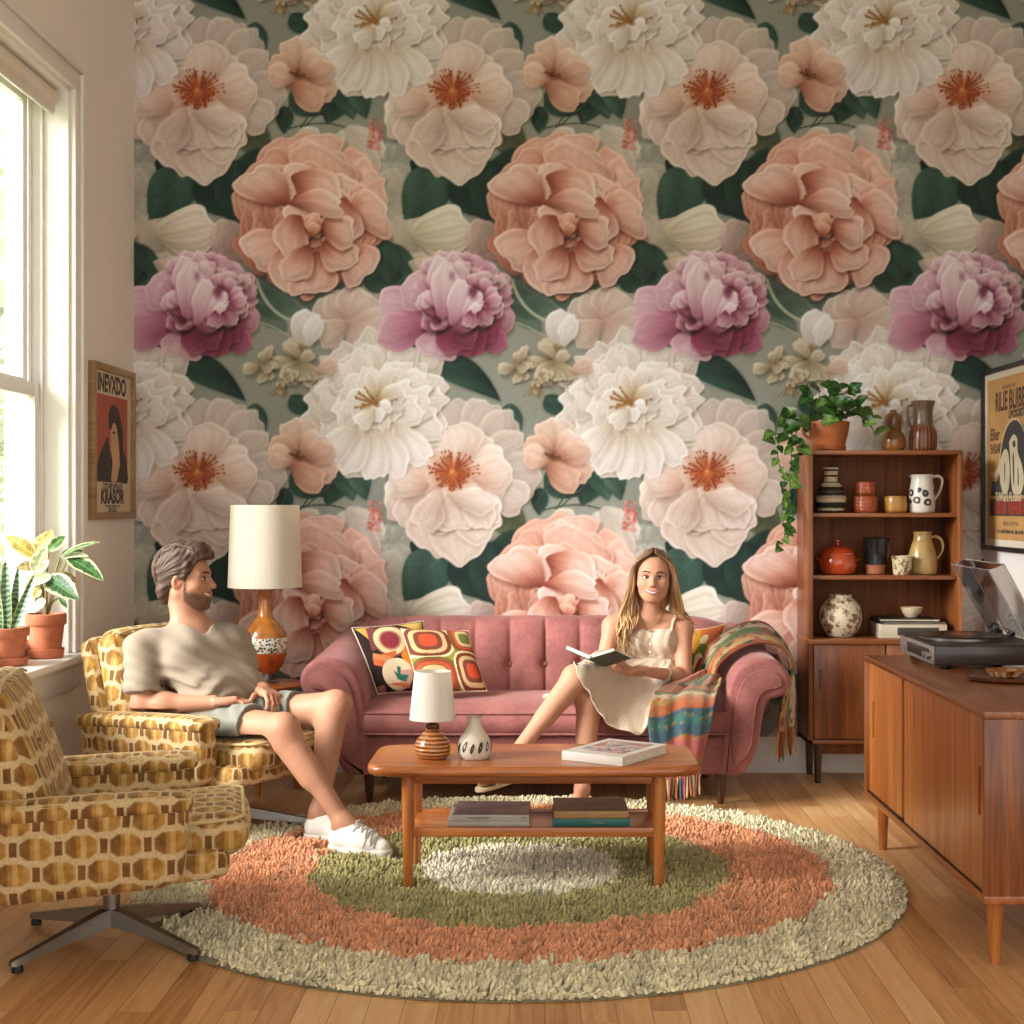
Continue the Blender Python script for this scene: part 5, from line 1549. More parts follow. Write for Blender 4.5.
def jugbrown():
    t = NT('brown_drip_glaze'); x, y, z = t.sep(t.co()); a = t.math('ARCTAN2', y, x)
    n = t.noise(t.comb(t.math('MULTIPLY', a, 6.0), t.math('MULTIPLY', z, 7.0), 0), 1.0, 3, .6)
    st = t.math('SINE', t.math('MULTIPLY', a, 22.0))
    low = t.ramp(t.math('ADD', t.math('MULTIPLY', n, .7), t.math('MULTIPLY', st, .14)), [(.28, (66, 44, 30)), (.42, (150, 70, 34)), (.6, (158, 112, 62))])
    up = t.ramp(n, [(.3, (84, 66, 50)), (.7, (122, 98, 74))])
    k = t.math('MULTIPLY', t.math('SUBTRACT', z, .105), 60.0, clamp=True)
    return t.fin(t.mix(k, low, up), .3, 0, .5, coat=.2)
o, b, s = pot('jug', 'tall brown jug with ribbed rusty belly on the end of the bookcase top', 'jug', 923, Z4, [(12, 0), (13.5, 3), (14, 12), (13.2, 20), (10.5, 25), (9.6, 30), (9.6, 40), (11, 46), (12.2, 50)], jugbrown())
handle(o, [(-10.5, 46), (-15, 44), (-15.5, 36), (-13.5, 27), (-11, 24)], s, .0065, jugbrown())
# upper row
def banded(name, stops, rough=.5, period=None):
    t = NT(name); x, y, z = t.sep(t.co())
    n = t.noise(t.co(), 60, 2, .5)
    zz_ = t.math('ADD', z, t.math('MULTIPLY', t.math('SUBTRACT', n, .5), .004))
    return t.fin(t.ramp(t.math('MULTIPLY', zz_, 1/.215), stops, 'CONSTANT'), rough, 0, .4)
CR, BK = (202, 186, 152), (40, 36, 32)
M_STRIPE = banded('black_cream_bands', [(0, BK), (.04, CR), (.10, BK), (.22, CR), (.30, (178, 160, 124)), (.36, BK), (.43, (96, 88, 70)), (.46, BK), (.55, CR), (.63, (120, 104, 80)), (.66, CR), (.76, (60, 52, 44)), (.80, CR), (.88, BK), (.92, CR)])
pot('vase', 'black and cream banded vase with ringed neck on the upper shelf', 'vase', 831, Z3, [(11, 0), (13, 3), (14.6, 10), (14.8, 17), (12.5, 24), (9, 29), (6.8, 32), (6.6, 35), (7.6, 37), (6.6, 39), (7.8, 43), (8, 45)], M_STRIPE)
def dotted():
    t = NT('orange_red_dots'); d = t.voro(t.co(), 62, 'Distance', rnd=.35)
    n = t.noise(t.co(), 30, 2, .5)
    base = t.ramp(n, [(.3, (150, 56, 26)), (.7, (186, 84, 38))])
    m = t.math('MULTIPLY', t.math('SUBTRACT', .34, d), 8.0, clamp=True)
    t.bump(d, .4, .004)
    return t.fin(t.mix(m, base, (.62, .36, .22)), .35, 0, .5)
M_DOT = dotted()
o, b, s = pot('cup', 'orange red dotted cup standing on the upper shelf under a smaller one', 'cup', 865.5, Z3, [(10, 0), (11.6, 2), (12, 8), (11.8, 14), (10.6, 17)], M_DOT, hollow=.008)
pot('cup', 'smaller plain orange red cup stacked on the dotted cup', 'cup', 865.5, Z3+17.4/SS, [(7.5, 0), (9.2, 2), (9.5, 7), (9, 12), (8.4, 13.5)], M_DOT, hollow=.008)
M_OCHRE = flat('ochre_glaze', (172, 120, 44), .3, var=.22, vs=22, coat=.3)
pot('cup', 'squat ochre cup beside the white spotted jug', 'cup', 895.5, Z3, [(9, 0), (11, 2), (11.6, 8), (11.4, 13), (10.6, 16.5)], M_OCHRE, hollow=.008)
def leopard():
    t = NT('white_glaze_black_rosettes'); x, y, z = t.sep(t.co()); a = t.math('MULTIPLY', t.math('ARCTAN2', y, x), .055)
    v = t.comb(a, z, 0.0); n = t.noise(v, 40, 2, .5)
    d = t.voro(v, 23, 'Distance', rnd=.5)
    d2 = t.math('ADD', d, t.math('MULTIPLY', t.math('SUBTRACT', n, .5), .28))
    ring = t.math('MULTIPLY', t.math('SUBTRACT', .16, t.math('ABSOLUTE', t.math('SUBTRACT', d2, .30))), 12.0, clamp=True)
    band = t.math('MULTIPLY', t.math('SUBTRACT', .046, t.math('ABSOLUTE', t.math('SUBTRACT', z, .074))), 120.0, clamp=True)
    return t.fin(t.mix(t.math('MULTIPLY', ring, band), (.68, .64, .56), (.016, .015, .014)), .3, 0, .5, coat=.2)
M_LEO = leopard(); M_CREAMG = flat('cream_glaze', (212, 206, 192), .3, var=.03, coat=.2)
o, b, s = pot('jug', 'white jug with black leopard spots on the upper shelf', 'jug', 922, Z3, [(11.5, 0), (12.6, 2), (13, 10), (12.6, 20), (11.4, 28), (10.6, 34), (11.4, 38)], M_LEO)
part(o, 'spout', G().loft([[(-.046-.022*q+.001, .020*(1-q)*w_, .155+.020*q) for w_ in (-1, -.5, 0, .5, 1)] for q in (0, .4, .8, 1)], closed=False, caps=False), M_CREAMG)
handle(o, [(11, 36), (17, 36.5), (20.3, 32), (18, 22), (12.5, 13)], s, .006, M_CREAMG)
# middle row
M_RED = flat('orange_red_enamel', (190, 66, 22), .18, var=.08, coat=.6)
o, b, s = pot('casserole', 'round orange enamel casserole with knobbed lid on the middle shelf', 'casserole', 837.5, Z2, [(14, 0), (17, 2), (19, 9), (19, 14), (17.5, 19), (16.5, 21)], M_RED, hollow=.006)
l = part(o, 'lid', G().lathe([(17.2/s, 20/s), (17.4/s, 21.5/s), (14/s, 25.5/s), (8/s, 28.5/s), (2.4/s, 29.4/s), (2.2/s, 31/s), (4.2/s, 32.5/s), (4.0/s, 34.5/s), (2/s, 35.4/s), (.001, 35.5/s)], n=40), M_RED)
for sg in (-1, 1): part(o, 'handle', G().tube([(sg*18.5/s, -.02, 14/s), (sg*20.5/s, -.012, 15/s), (sg*20.5/s, .012, 15/s), (sg*18.5/s, .02, 14/s)], .005, 8), M_RED)
def smoky():
    t = NT('smoked_glass'); t.fin((.02, .024, .024), .05, 0, .6, trans=.55, ior=1.45); return t.m
M_CLAY = flat('raw_terracotta', (168, 98, 60), .7, var=.08)
o, b, s = pot('carafe', 'dark glass carafe with terracotta bottom beside the casserole', 'carafe', 875, Z2, [(8, 0), (9.4, 1), (9.6, 5), (10.2, 9.5)], M_CLAY, hollow=.006)
g = part(o, 'glass_body', G().lathe([(.001, 9.7/s), (10.3/s, 9.8/s), (10.2/s, 16/s), (10.8/s, 26/s), (12/s, 36/s), (11.4/s, 36/s), (10.0/s, 26/s), (9.2/s, 12/s), (.001, 11/s)], n=40, cap=False), smoky())
handle(o, [(11.4, 35), (14.5, 34.6), (14, 26), (13, 18), (10.2, 16)], s, .005, smoky())
part(o, 'rim', G().lathe([(12.1/s, 35.3/s), (12.5/s, 36/s), (12.0/s, 36.6/s), (11.5/s, 36/s)], n=40), flat('black_rim', (26, 26, 26), .3))
def mottled(name, base, spot, scale):
    t = NT(name); n = t.noise(t.co(), scale, 4, .65, .6); n2 = t.voro(t.co(), scale*1.5, 'Distance')
    m = t.math('MULTIPLY', t.math('SUBTRACT', t.math('ADD', n, t.math('MULTIPLY', n2, .25)), .60), 9.0, clamp=True)
    return t.fin(t.mix(m, tuple(lin(base)), tuple(lin(spot))), .35, 0, .5)
pot('cup', 'small cream cup with brown flower blotches beside the tan jug', 'cup', 902, Z2, [(7.6, 0), (8.6, 2), (9.6, 12), (10.2, 19)], mottled('cream_brown_flowers', (206, 190, 150), (112, 76, 36), 34), Y=6.66)
M_TAN = flat('tan_glaze', (176, 144, 82), .28, var=.16, vs=16, coat=.3)
o, b, s = pot('jug', 'tan glazed jug with loop handle on the middle shelf', 'jug', 922.5, Z2, [(12.5, 0), (14, 2), (14.4, 10), (13.6, 20), (11, 29), (9.2, 34), (8.6, 39), (9.6, 42.5)], M_TAN)
handle(o, [(9, 37), (14.5, 37.5), (19.5, 33), (20, 24), (13.6, 14)], s, .0062, M_TAN)
# lower row
pot('vase', 'round cream vase with brown floral blotches on the cupboard top', 'vase', 840.5, Z1, [(11, 0), (14, 2), (19, 10), (21, 19), (19.6, 29), (15, 36), (11.2, 39), (11, 42)], mottled('cream_brown_leaves', (212, 200, 172), (122, 84, 44), 26), Y=6.70)
def sleeves(name, label, z, L, W, H, mat, edge, rz, cx=.0):
    o = thing(name, label, 'record box' if name == 'record_box' else 'record', ((908-PX0)/SS+cx, 6.73, z), rz, None)
    if name == 'record_box':
        part(o, 'box_body', G().box((0, 0, H/2), (L, W, H), .003), mat)
        part(o, 'front_plate', G().box((.02, -W/2-.001, H/2), (L*.62, .003, H*.55), .001), edge)
    else:
        part(o, 'sleeve', G().box((0, 0, H/2), (L, W, H), .001), mat)
        part(o, 'open_edge', G().box((0, -W/2-.0005, H/2), (L*.97, .002, H*.5)), edge)
    return o
M_BLACKC = flat('black_card', (36, 33, 31), .45, var=.1); M_CREAMC = flat('cream_card', (196, 184, 158), .6, var=.05); M_GREYC2 = flat('grey_card', (120, 114, 106), .5)
sleeves('record_box', 'cream record box on the cupboard top under dark sleeves', Z1, .300, .23, .062, M_CREAMC, flat('dark_speaker_plate', (60, 54, 48), .5), 0)
sleeves('record_sleeve', 'dark record sleeve lying directly on the cream record box', Z1+.0625, .290, .22, .012, M_BLACKC, M_GREYC2, math.radians(2))
sleeves('record_sleeve', 'black record sleeve topmost under the small bowl', Z1+.0750, .270, .22, .011, M_BLACKC, M_CREAMC, math.radians(-3), -.012)
pot('bowl', 'small cream bowl standing on the black record sleeves', 'bowl', 911.5, Z1+.0865, [(5, 0), (6, 1), (9, 5), (10.8, 10)], flat('cream_stoneware', (206, 188, 150), .5, var=.06), hollow=.005)

# ---------------------------------------------------------------- turntable on the sideboard
TT = (1.505, 5.20, .694)
tt = thing('turntable', 'record player with raised clear lid on the teak sideboard', 'record player', TT)
tt.scale = (1, 1, .82)
M_PLINTH = flat('dark_walnut_plinth', (58, 44, 38), .35, var=.08, coat=.2); M_BLACK = flat('black_plastic', (26, 25, 25), .35); M_SILV = flat('silver_panel', (150, 146, 142), .35, .5)
part(tt, 'plinth', G().box((.004, 0, .058), (.39, .46, .078), .004), M_PLINTH)
part(tt, 'top_plate', G().box((.004, 0, .0985), (.386, .456, .004), .001), M_BLACK)
cp = part(tt, 'control_panel', G().box((-.194, 0, .058), (.006, .458, .074), .002), M_SILV)
make('display_strip', G().box((-.1975, -.03, .058), (.002, .30, .044), .001), M_BLACK, parent=cp)
for y in (-.155, -.195): make('knob', G().tube([(-.196, y, .056), (-.212, y, .056)], [.013, .012], 20), M_SILV, parent=cp)
for x in (-.15, .15):
    for y in (-.19, .19): part(tt, 'foot', G().lathe([(.018, 0), (.020, .004), (.018, .020)], (x, y, 0), 18), M_BLACK)
pl = part(tt, 'platter', G().lathe([(.146, .100), (.150, .103), (.150, .113), (.146, .116), (.02, .116)], (-.025, .02, 0), 60), M_STEEL, smooth=30)
ta = part(tt, 'tonearm', G().tube([(.135, .16, .140), (.14, .05, .141), (.12, -.08, .138), (.085, -.12, .130)], .004, 8), M_STEEL)
make('arm_base', G().lathe([(.024, .100), (.024, .125), (.014, .128), (.012, .148)], (.135, .16, 0), 20), M_BLACK, parent=ta)
make('counterweight', G().tube([(.134, .172, .140), (.133, .212, .140)], .015, 16), M_BLACK, parent=ta)
make('headshell', G().box((.080, -.128, .126), (.016, .034, .012), .003), M_BLACK, parent=ta)
def record_mat():
    t = NT('vinyl'); x, y, z = t.sep(t.co()); r = t.math('SQRT', t.math('ADD', t.math('MULTIPLY', x, x), t.math('MULTIPLY', y, y)))
    t.bump(t.math('SINE', t.math('MULTIPLY', r, 3000.0)), .1, .0005)
    return t.fin(t.ramp(t.math('MULTIPLY', r, 5.0), [(0, (150, 70, 50)), (.24, (150, 70, 50)), (.26, (22, 22, 23)), (1, (26, 26, 27))]), .25, 0, .6)
o = tag(make('vinyl_record', G().lathe([(.003, .0), (.1495, .0), (.151, .0015), (.1495, .003), (.003, .003)], n=72), record_mat(), loc=(TT[0]-.025, TT[1]+.02, TT[2]+.0957), smooth=30), 'black vinyl record lying on the turntable platter', 'record')
def acrylic():
    t = NT('smoky_acrylic'); t.t.nodes.remove(t.b)
    a = t.n('ShaderNodeBsdfTransparent'); a.inputs[0].default_value = (.74, .73, .72, 1)
    b = t.n('ShaderNodeBsdfGlossy'); b.inputs['Roughness'].default_value = .06
    lw = t.n('ShaderNodeLayerWeight'); lw.inputs[0].default_value = .35
    m = t.n('ShaderNodeMixShader'); f = t.math('MULTIPLY_ADD', lw.outputs['Fresnel'], .5, .10)
    t.t.links.new(f, m.inputs[0]); t.t.links.new(a.outputs[0], m.inputs[1]); t.t.links.new(b.outputs[0], m.inputs[2])
    t.t.links.new(m.outputs[0], t.out.inputs[0]); return t.m
M_ACR = acrylic()
# lid: local x runs from hinge to free edge, z is the outer face
hinge = Vector((.192, 0, .104)); dirv = Vector((-.150, 0, .330)).normalized(); nrm = Vector((dirv.z, 0, -dirv.x))
ML = Matrix(((dirv.x, 0, nrm.x, hinge.x), (0, 1, 0, 0), (dirv.z, 0, nrm.z, hinge.z), (0, 0, 0, 1)))
LL, LW, LH, th = .362, .45, .055, .003
g = G()
g.box((LL/2, 0, 0), (LL, LW, th)); g.box((LL-th/2, 0, -LH/2-th/2), (th, LW, LH))
for sg in (-1, 1): g.box((LL/2, sg*(LW-th)/2, -LH/2-th/2), (LL-th, th, LH))
g.xf(ML); lid = part(tt, 'dust_cover', g, M_ACR, smooth=0, label='clear smoky dust cover tilted open')
g = G()
rim = [(0, -LW/2, .0025), (LL, -LW/2, .0025), (LL, LW/2, .0025), (0, LW/2, .0025)]
for a, b in zip(rim[:-1], rim[1:]): g.tube([a, b], .0022, 6)
rim = [(0, -LW/2, -LH), (LL, -LW/2, -LH), (LL, LW/2, -LH), (0, LW/2, -LH)]
for a, b in zip(rim[:-1], rim[1:]): g.tube([a, b], .0018, 6)
g.xf(ML); make('cover_edge', g, flat('acrylic_edge', (176, 174, 170), .2), parent=lid)
M_DARKLOGO = flat('grey_emblem', (70, 68, 66), .4)
for y in (-.16, .16): part(tt, 'hinge', G().box((.190, y, .108), (.022, .035, .018), .003), M_BLACK)

# ---------------------------------------------------------------- tray and agate dish on the sideboard
def tray_pt(): pass
tr = thing('serving_tray', 'shallow dark wooden tray on the near end of the sideboard', 'tray', (1.565, 4.66, .694))
pts = [(.235*math.cos(a)*1.0, .115*math.sin(a)) for a in np.linspace(0, 2*PI, 49)[:-1]]
g = G().loft([[(x*k_, y*k_, z_) for x, y in pts] for k_, z_ in ((.86, 0), (.97, .006), (1.0, .016), (.985, .016), (.95, .009), (.84, .005))])
part(tr, 'dish', g, wood('tray_wood', (70, 34, 18), (104, 56, 30), (134, 78, 44), 0, .3))
def agate():
    t = NT('amber_cream_agate'); n = t.noise(t.co(), 16, 4, .6, 1.6)
    return t.fin(t.ramp(n, [(.34, (70, 38, 22)), (.44, (168, 82, 30)), (.54, (206, 178, 134)), (.64, (186, 108, 44)), (.74, (222, 204, 170))]), .25, 0, .5, coat=.3)
M_AG = agate()
for x, y, r, lab in ((1.455, 4.655, (.062, .045, .026), 'amber and cream patterned dish nearest the turntable corner'), (1.590, 4.665, (.058, .042, .028), 'second amber patterned dish on the tray')):
    o = thing('patterned_dish', lab, 'dish', (x, y, .7035), 0, None)
    g = G().loft([[(r[0]*k_*math.cos(a), r[1]*k_*math.sin(a)*(1+.15*math.cos(a)), z_) for a in np.linspace(0, 2*PI, 33)[:-1]] for k_, z_ in ((.5, 0), (.8, .006), (1.0, .026), (.93, .026), (.72, .011), (.3, .008))])
    part(o, 'bowl', g, M_AG)
    part(o, 'rim', G().tube([(r[0]*.965*math.cos(a), r[1]*.965*math.sin(a)*(1+.15*math.cos(a)), .026) for a in np.linspace(0, 2*PI, 33)], .003, 6), flat('amber_rim', (150, 84, 34), .3))
# ---------------------------------------------------------------- posters
M_GILT = wood('oak_frame', (120, 84, 46), (150, 110, 64), (176, 136, 86), 2, .45); M_BLKF = flat('black_frame', (34, 29, 26), .45)
M_PRINT = flat('cream_poster_paper', (206, 186, 150), .7, var=.03); M_PINK = flat('print_red', (178, 84, 60), .7, var=.04)
M_INKD = flat('print_charcoal', (58, 50, 48), .7, var=.05); M_FLESH = flat('print_flesh', (206, 160, 112), .7, var=.04); M_YEL = flat('print_ochre', (196, 148, 84), .7, var=.04)
M_MAT = flat('cream_mount', (222, 212, 190), .7, var=.01); M_REDB = flat('print_vermilion', (166, 58, 40), .7, var=.05); M_BONEP = flat('print_bone', (204, 192, 160), .7, var=.06); M_SLATE = flat('print_slate', (64, 62, 62), .7, var=.05)
def frame_bars(w, h, b, d):
    g = G()
    g.box((-w/2+b/2, 0, d/2), (b, h, d), .002); g.box((w/2-b/2, 0, d/2), (b, h, d), .002)
    g.box((0, h/2-b/2, d/2), (w-2*b, b, d), .002); g.box((0, -h/2+b/2, d/2), (w-2*b, b, d), .002)
    return g
def poly(pts, z, h=.0006):
    return G().prism(pts, h, Matrix.Translation((0, 0, z)))
def smoothp(P, n=60):
    return [(p[0], p[1]) for p in spline([(a, b, 0) for a, b in P]+[(P[0][0], P[0][1], 0)], n)][:-1]
# -- left wall poster, local x along +Y of the room, z out of the wall
W, H = .62, .672
pa = thing('framed_poster', 'narrow poster of a dark haired woman on red in an oak frame beside the window', 'poster', (XL, 6.515, 1.524))
pa.rotation_euler = (PI/2, 0, PI/2)
part(pa, 'frame', frame_bars(W, H, .030, .030), M_GILT)
pr_ = part(pa, 'print', G().box((0, 0, .008), (W-.05, H-.05, .012)), M_PRINT, smooth=0)
z0 = .0141
make('red_field', poly([(-.245, -.175), (.225, -.175), (.225, .205), (-.245, .205)], z0), M_PINK, parent=pr_, smooth=0)
make('figure', poly(smoothp([(-.235, -.170), (-.22, -.09), (-.13, -.01), (-.08, .02), (-.05, -.04), (.0, -.06), (.03, -.165)]), z0+.0008), M_INKD, parent=pr_, smooth=0)
make('figure', poly(smoothp([(.06, -.17), (.10, -.06), (.15, -.03), (.20, -.07), (.222, -.17)]), z0+.0008), M_INKD, parent=pr_, smooth=0)
make('face', poly(smoothp([(-.04, .10), (.03, .11), (.07, .02), (.09, -.03), (.13, -.06), (.08, -.12), (.05, -.165), (-.03, -.165), (-.01, -.09), (-.03, -.05), (-.04, .0)]), z0+.0014), M_FLESH, parent=pr_, smooth=0)
make('hair', poly(smoothp([(-.06, .06), (-.07, .12), (-.02, .165), (.06, .16), (.11, .11), (.15, .04), (.14, -.06), (.10, -.09), (.09, .0), (.05, .07), (.0, .09), (-.03, .06)]), z0+.0020), M_INKD, parent=pr_, smooth=0)
make('eyes', poly(smoothp([(-.02, .045), (.0, .052), (.03, .048), (.01, .040)], 20), z0+.0020), M_INKD, parent=pr_, smooth=0)
text(pr_, 'lettering', 'INEVXDO', .105, Matrix.Translation((-.01, .252, z0)), M_INKD, .92, .004)
text(pr_, 'lettering', 'ODVRWNLR', .046, Matrix.Translation((-.005, -.196, z0)), M_INKD, 1.15, .001)
text(pr_, 'lettering', 'KRASOR', .082, Matrix.Translation((-.005, -.240, z0)), M_INKD, 1.1, .004)
for i, l in enumerate(('ENVRESSMEK IN VOWELRINT DE SALO', 'VOLVARNAI BER LESVI', 'ANISTRE MAND VOLIO')):
    text(pr_, 'lettering', l, .013, Matrix.Translation((-.005, -.2790-.0110*i, z0)), M_INKD, 1.0, 0)
# -- right poster on the partition, local x along -Y of the room
W, H = .80, .823
pb = thing('framed_poster', 'large ochre poster with dark arch and pale figures in a black frame above the sideboard', 'poster', (2.05, 6.45, 1.4565))
pb.rotation_euler = (PI/2, 0, -PI/2)
part(pb, 'frame', frame_bars(W, H, .020, .026), M_BLKF)
part(pb, 'mount', G().box((0, 0, .006), (W-.035, H-.035, .010)), M_MAT, smooth=0)
pr_ = part(pb, 'print', G().box((0, 0, .0085), (W-.13, H-.10, .007)), M_YEL, smooth=0)
z0 = .0121
make('arch', poly([(-.225, -.165), (.26, -.165)]+[(.045+.20*math.cos(a)+(.03 if a < PI/2 else 0), -.07+.23*math.sin(a)) for a in np.linspace(0, PI, 24)]+[(-.20, -.10), (-.27, -.10), (-.285, -.165)], z0), M_SLATE, parent=pr_, smooth=0)
make('arch_border', G().tube([(.045+.207*math.cos(a), -.07+.238*math.sin(a), z0+.001) for a in np.linspace(.3, PI, 24)], .004, 6, flat=.3), M_BONEP, parent=pr_)
make('figure', poly(smoothp([(-.30, -.06), (-.20, -.05), (-.14, .0), (-.08, .04), (-.03, .02), (-.01, -.06), (-.03, -.14), (-.10, -.155), (-.14, -.11), (-.16, -.06), (-.22, -.085)]), z0+.001), M_BONEP, parent=pr_, smooth=0)
make('figure', poly(smoothp([(-.02, .07), (.04, .10), (.09, .08), (.10, .02), (.15, -.03), (.18, -.10), (.14, -.155), (.04, -.155), (.01, -.09), (.0, -.01)]), z0+.001), M_BONEP, parent=pr_, smooth=0)
for q in ([(.03, .0), (.045, .02), (.055, -.06), (.046, -.12)], [(-.085, -.03), (-.075, -.02), (-.072, -.08), (-.08, -.11)], [(.10, -.05), (.108, -.05), (.115, -.11), (.106, -.12)], [(.03, .065), (.06, .075), (.07, .05), (.04, .045)]):
    make('fold', poly(smoothp(q, 24), z0+.0017), M_SLATE, parent=pr_, smooth=0)
make('red_band', poly([(-.30, -.255), (.32, -.255), (.32, -.180), (-.30, -.180)], z0), M_SLATE, parent=pr_, smooth=0)
text(pr_, 'lettering', 'PRESENTATS UM', .022, Matrix.Translation((-.03, .315, z0)), M_SLATE, 1.1, 0)
text(pr_, 'lettering', 'RILIE BLIIBBI', .118, Matrix.Translation((.0, .252, z0)), flat('print_brown', (70, 46, 40), .7), .70, .003)
text(pr_, 'lettering', 'LIVOSOISTANI', .048, Matrix.Translation((.11, .190, z0)), M_SLATE, .9, .002)
text(pr_, 'lettering', 'Elier', .075, Matrix.Translation((-.225, .110, z0)), flat('print_rust', (96, 54, 40), .7), 1.0, .002)
text(pr_, 'lettering', 'EVADAIF', .058, Matrix.Translation((-.215, .045, z0)), flat('print_rust_dark', (90, 48, 36), .7), .66, .002)
text(pr_, 'lettering', "TUWGE'L FL EISGR", .056, Matrix.Translation((-.03, -.172, z0+.0018)), M_BONEP, .78, .001)
text(pr_, 'lettering', 'UOUIS VIIHEIKAN', .080, Matrix.Translation((.01, -.220, z0+.0012)), M_REDB, .78, .005)
text(pr_, 'lettering', 'MDEA LUT PT FAL', .024, Matrix.Translation((-.0, -.290, z0)), M_SLATE, 1.1, 0)
text(pr_, 'lettering', 'U LA OBINTAEBIAU AM , ERS LAI 800 TE AS', .020, Matrix.Translation((.02, -.325, z0)), M_SLATE, 1.1, .001)
# ---------------------------------------------------------------- plants
M_POTC = flat('terracotta_pot', (186, 100, 62), .75, var=.08, vs=20, bump=.1)
def leaf_mesh(base, tip, width, nrm, droop=.0, fold=.25, n=14, m=8, prof=(.75, .8), pet=0.0):
    """leaf blade from base to tip; nrm: rough facing direction; droop bends the tip down along -nrm"""
    b, t = Vector(base), Vector(tip); L = (t-b).length
    d = (t-b).normalized(); nv = Vector(nrm); nv = (nv-d*nv.dot(d)).normalized(); s = d.cross(nv)
    def f(u, v):
        w = width*.5*math.sin(PI*min(1, max(0, v))**prof[0])**prof[1] if 0 < v < 1 else 0.0005
        a = 2*u-1
        p = b+d*L*v+s*(a*w)+nv*(abs(a)*w*fold+droop*L*(math.sin(PI*v)*.9))
        return tuple(p)
    return G().grid(f, m, n, uvs=(1, 1))
def leaf_mat(name, dark, light, rim=None, mott=0.3):
    t = NT(name); uv = t.n('ShaderNodeUVMap').outputs[0]; u, v, _ = t.sep(uv)
    a = t.math('ABSOLUTE', t.math('MULTIPLY_ADD', u, 2.0, -1.0))
    n = t.noise(t.co(), 45, 3, .6)
    vein = t.math('SINE', t.math('MULTIPLY', t.math('SUBTRACT', v, t.math('MULTIPLY', a, .16)), 60.0))
    f = t.math('ADD', t.math('MULTIPLY', n, 1.0), t.math('MULTIPLY', vein, .07))
    c = t.ramp(f, [(.36, dark), (.62, light)])
    mid = t.math('MULTIPLY', t.math('SUBTRACT', .10, a), 14.0, clamp=True)
    c = t.mix(t.math('MULTIPLY', mid, .5), c, tuple(lin(tuple(min(255, x*1.25+24) for x in light))))
    if rim:
        e = t.math('MULTIPLY', t.math('SUBTRACT', t.math('ADD', a, t.math('MULTIPLY', n, .7)), 1.02), 6.0, clamp=True)
        c = t.mix(e, c, tuple(lin(rim)))
    t.fin(c, .38, 0, .45)
    tr = t.n('ShaderNodeBsdfTranslucent'); t.put(tr.inputs[0], c)
    mx = t.n('ShaderNodeMixShader'); mx.inputs[0].default_value = .25
    t.t.links.new(t.b.outputs[0], mx.inputs[1]); t.t.links.new(tr.outputs[0], mx.inputs[2]); t.t.links.new(mx.outputs[0], t.out.inputs[0])
    return t.m
LG = leaf_mat('deep_green_leaf', (24, 60, 26), (62, 106, 46), (196, 200, 150))
LGR = leaf_mat('green_leaf', (44, 86, 34), (104, 140, 64), (214, 214, 160))
LY = leaf_mat('yellow_leaf', (136, 110, 36), (190, 160, 74), (214, 196, 124))
LPALE = leaf_mat('pale_green_leaf', (132, 150, 84), (206, 208, 160), (232, 230, 206))
LBR = leaf_mat('olive_brown_leaf', (104, 84, 44), (168, 146, 90), None)
M_STEM = flat('plant_stem', (126, 110, 66), .6, var=.15); M_SOIL = flat('dark_soil', (58, 44, 34), .95)
SILL = .6505
def terracotta(name, label, px, Y, rim_hw, rim_h, body_h, bot_hw, sau_h):
    s = FOC/Y; x = (px-PX0)/s
    o = thing(name, label, 'potted plant', (x, Y, SILL))
    z0 = sau_h/s; zt = (sau_h+body_h+rim_h)/s; zr = (sau_h+body_h)/s
    b, r = bot_hw/s, rim_hw/s; rb = (bot_hw+(rim_hw-bot_hw)*.62)/s
    part(o, 'pot', G().lathe([(b, z0*.4), (rb, zr), (r*.97, zr), (r, zr+.004), (r, zt-.003), (r-.003, zt), (r-.010, zt), (r-.012, zt-.02)], n=48, cap=True), M_POTC, smooth=40)
    part(o, 'saucer', G().lathe([(b*1.02, 0), (b*1.18, .003), (b*1.26, z0), (b*1.20, z0+.001), (b*1.1, z0*.5)], n=48), M_POTC, smooth=40)
    part(o, 'soil', G().lathe([(.001, zt-.012), (r-.011, zt-.014)], n=30, cap=False), M_SOIL)
    return o, (x, Y), zt
o, (x0, y0), zt = terracotta('rubber_plant', 'variegated rubber plant with yellow and green leaves in a terracotta pot on the window sill', 45.5, 5.80, 20.3, 11, 24, 14.5, 9)
RP = lambda zx, zy, Y: Vector(at(zx/5.69, 500+zy/5.69, Y))-Vector((x0, y0, SILL))
root = Vector((0, 0, zt-.015))
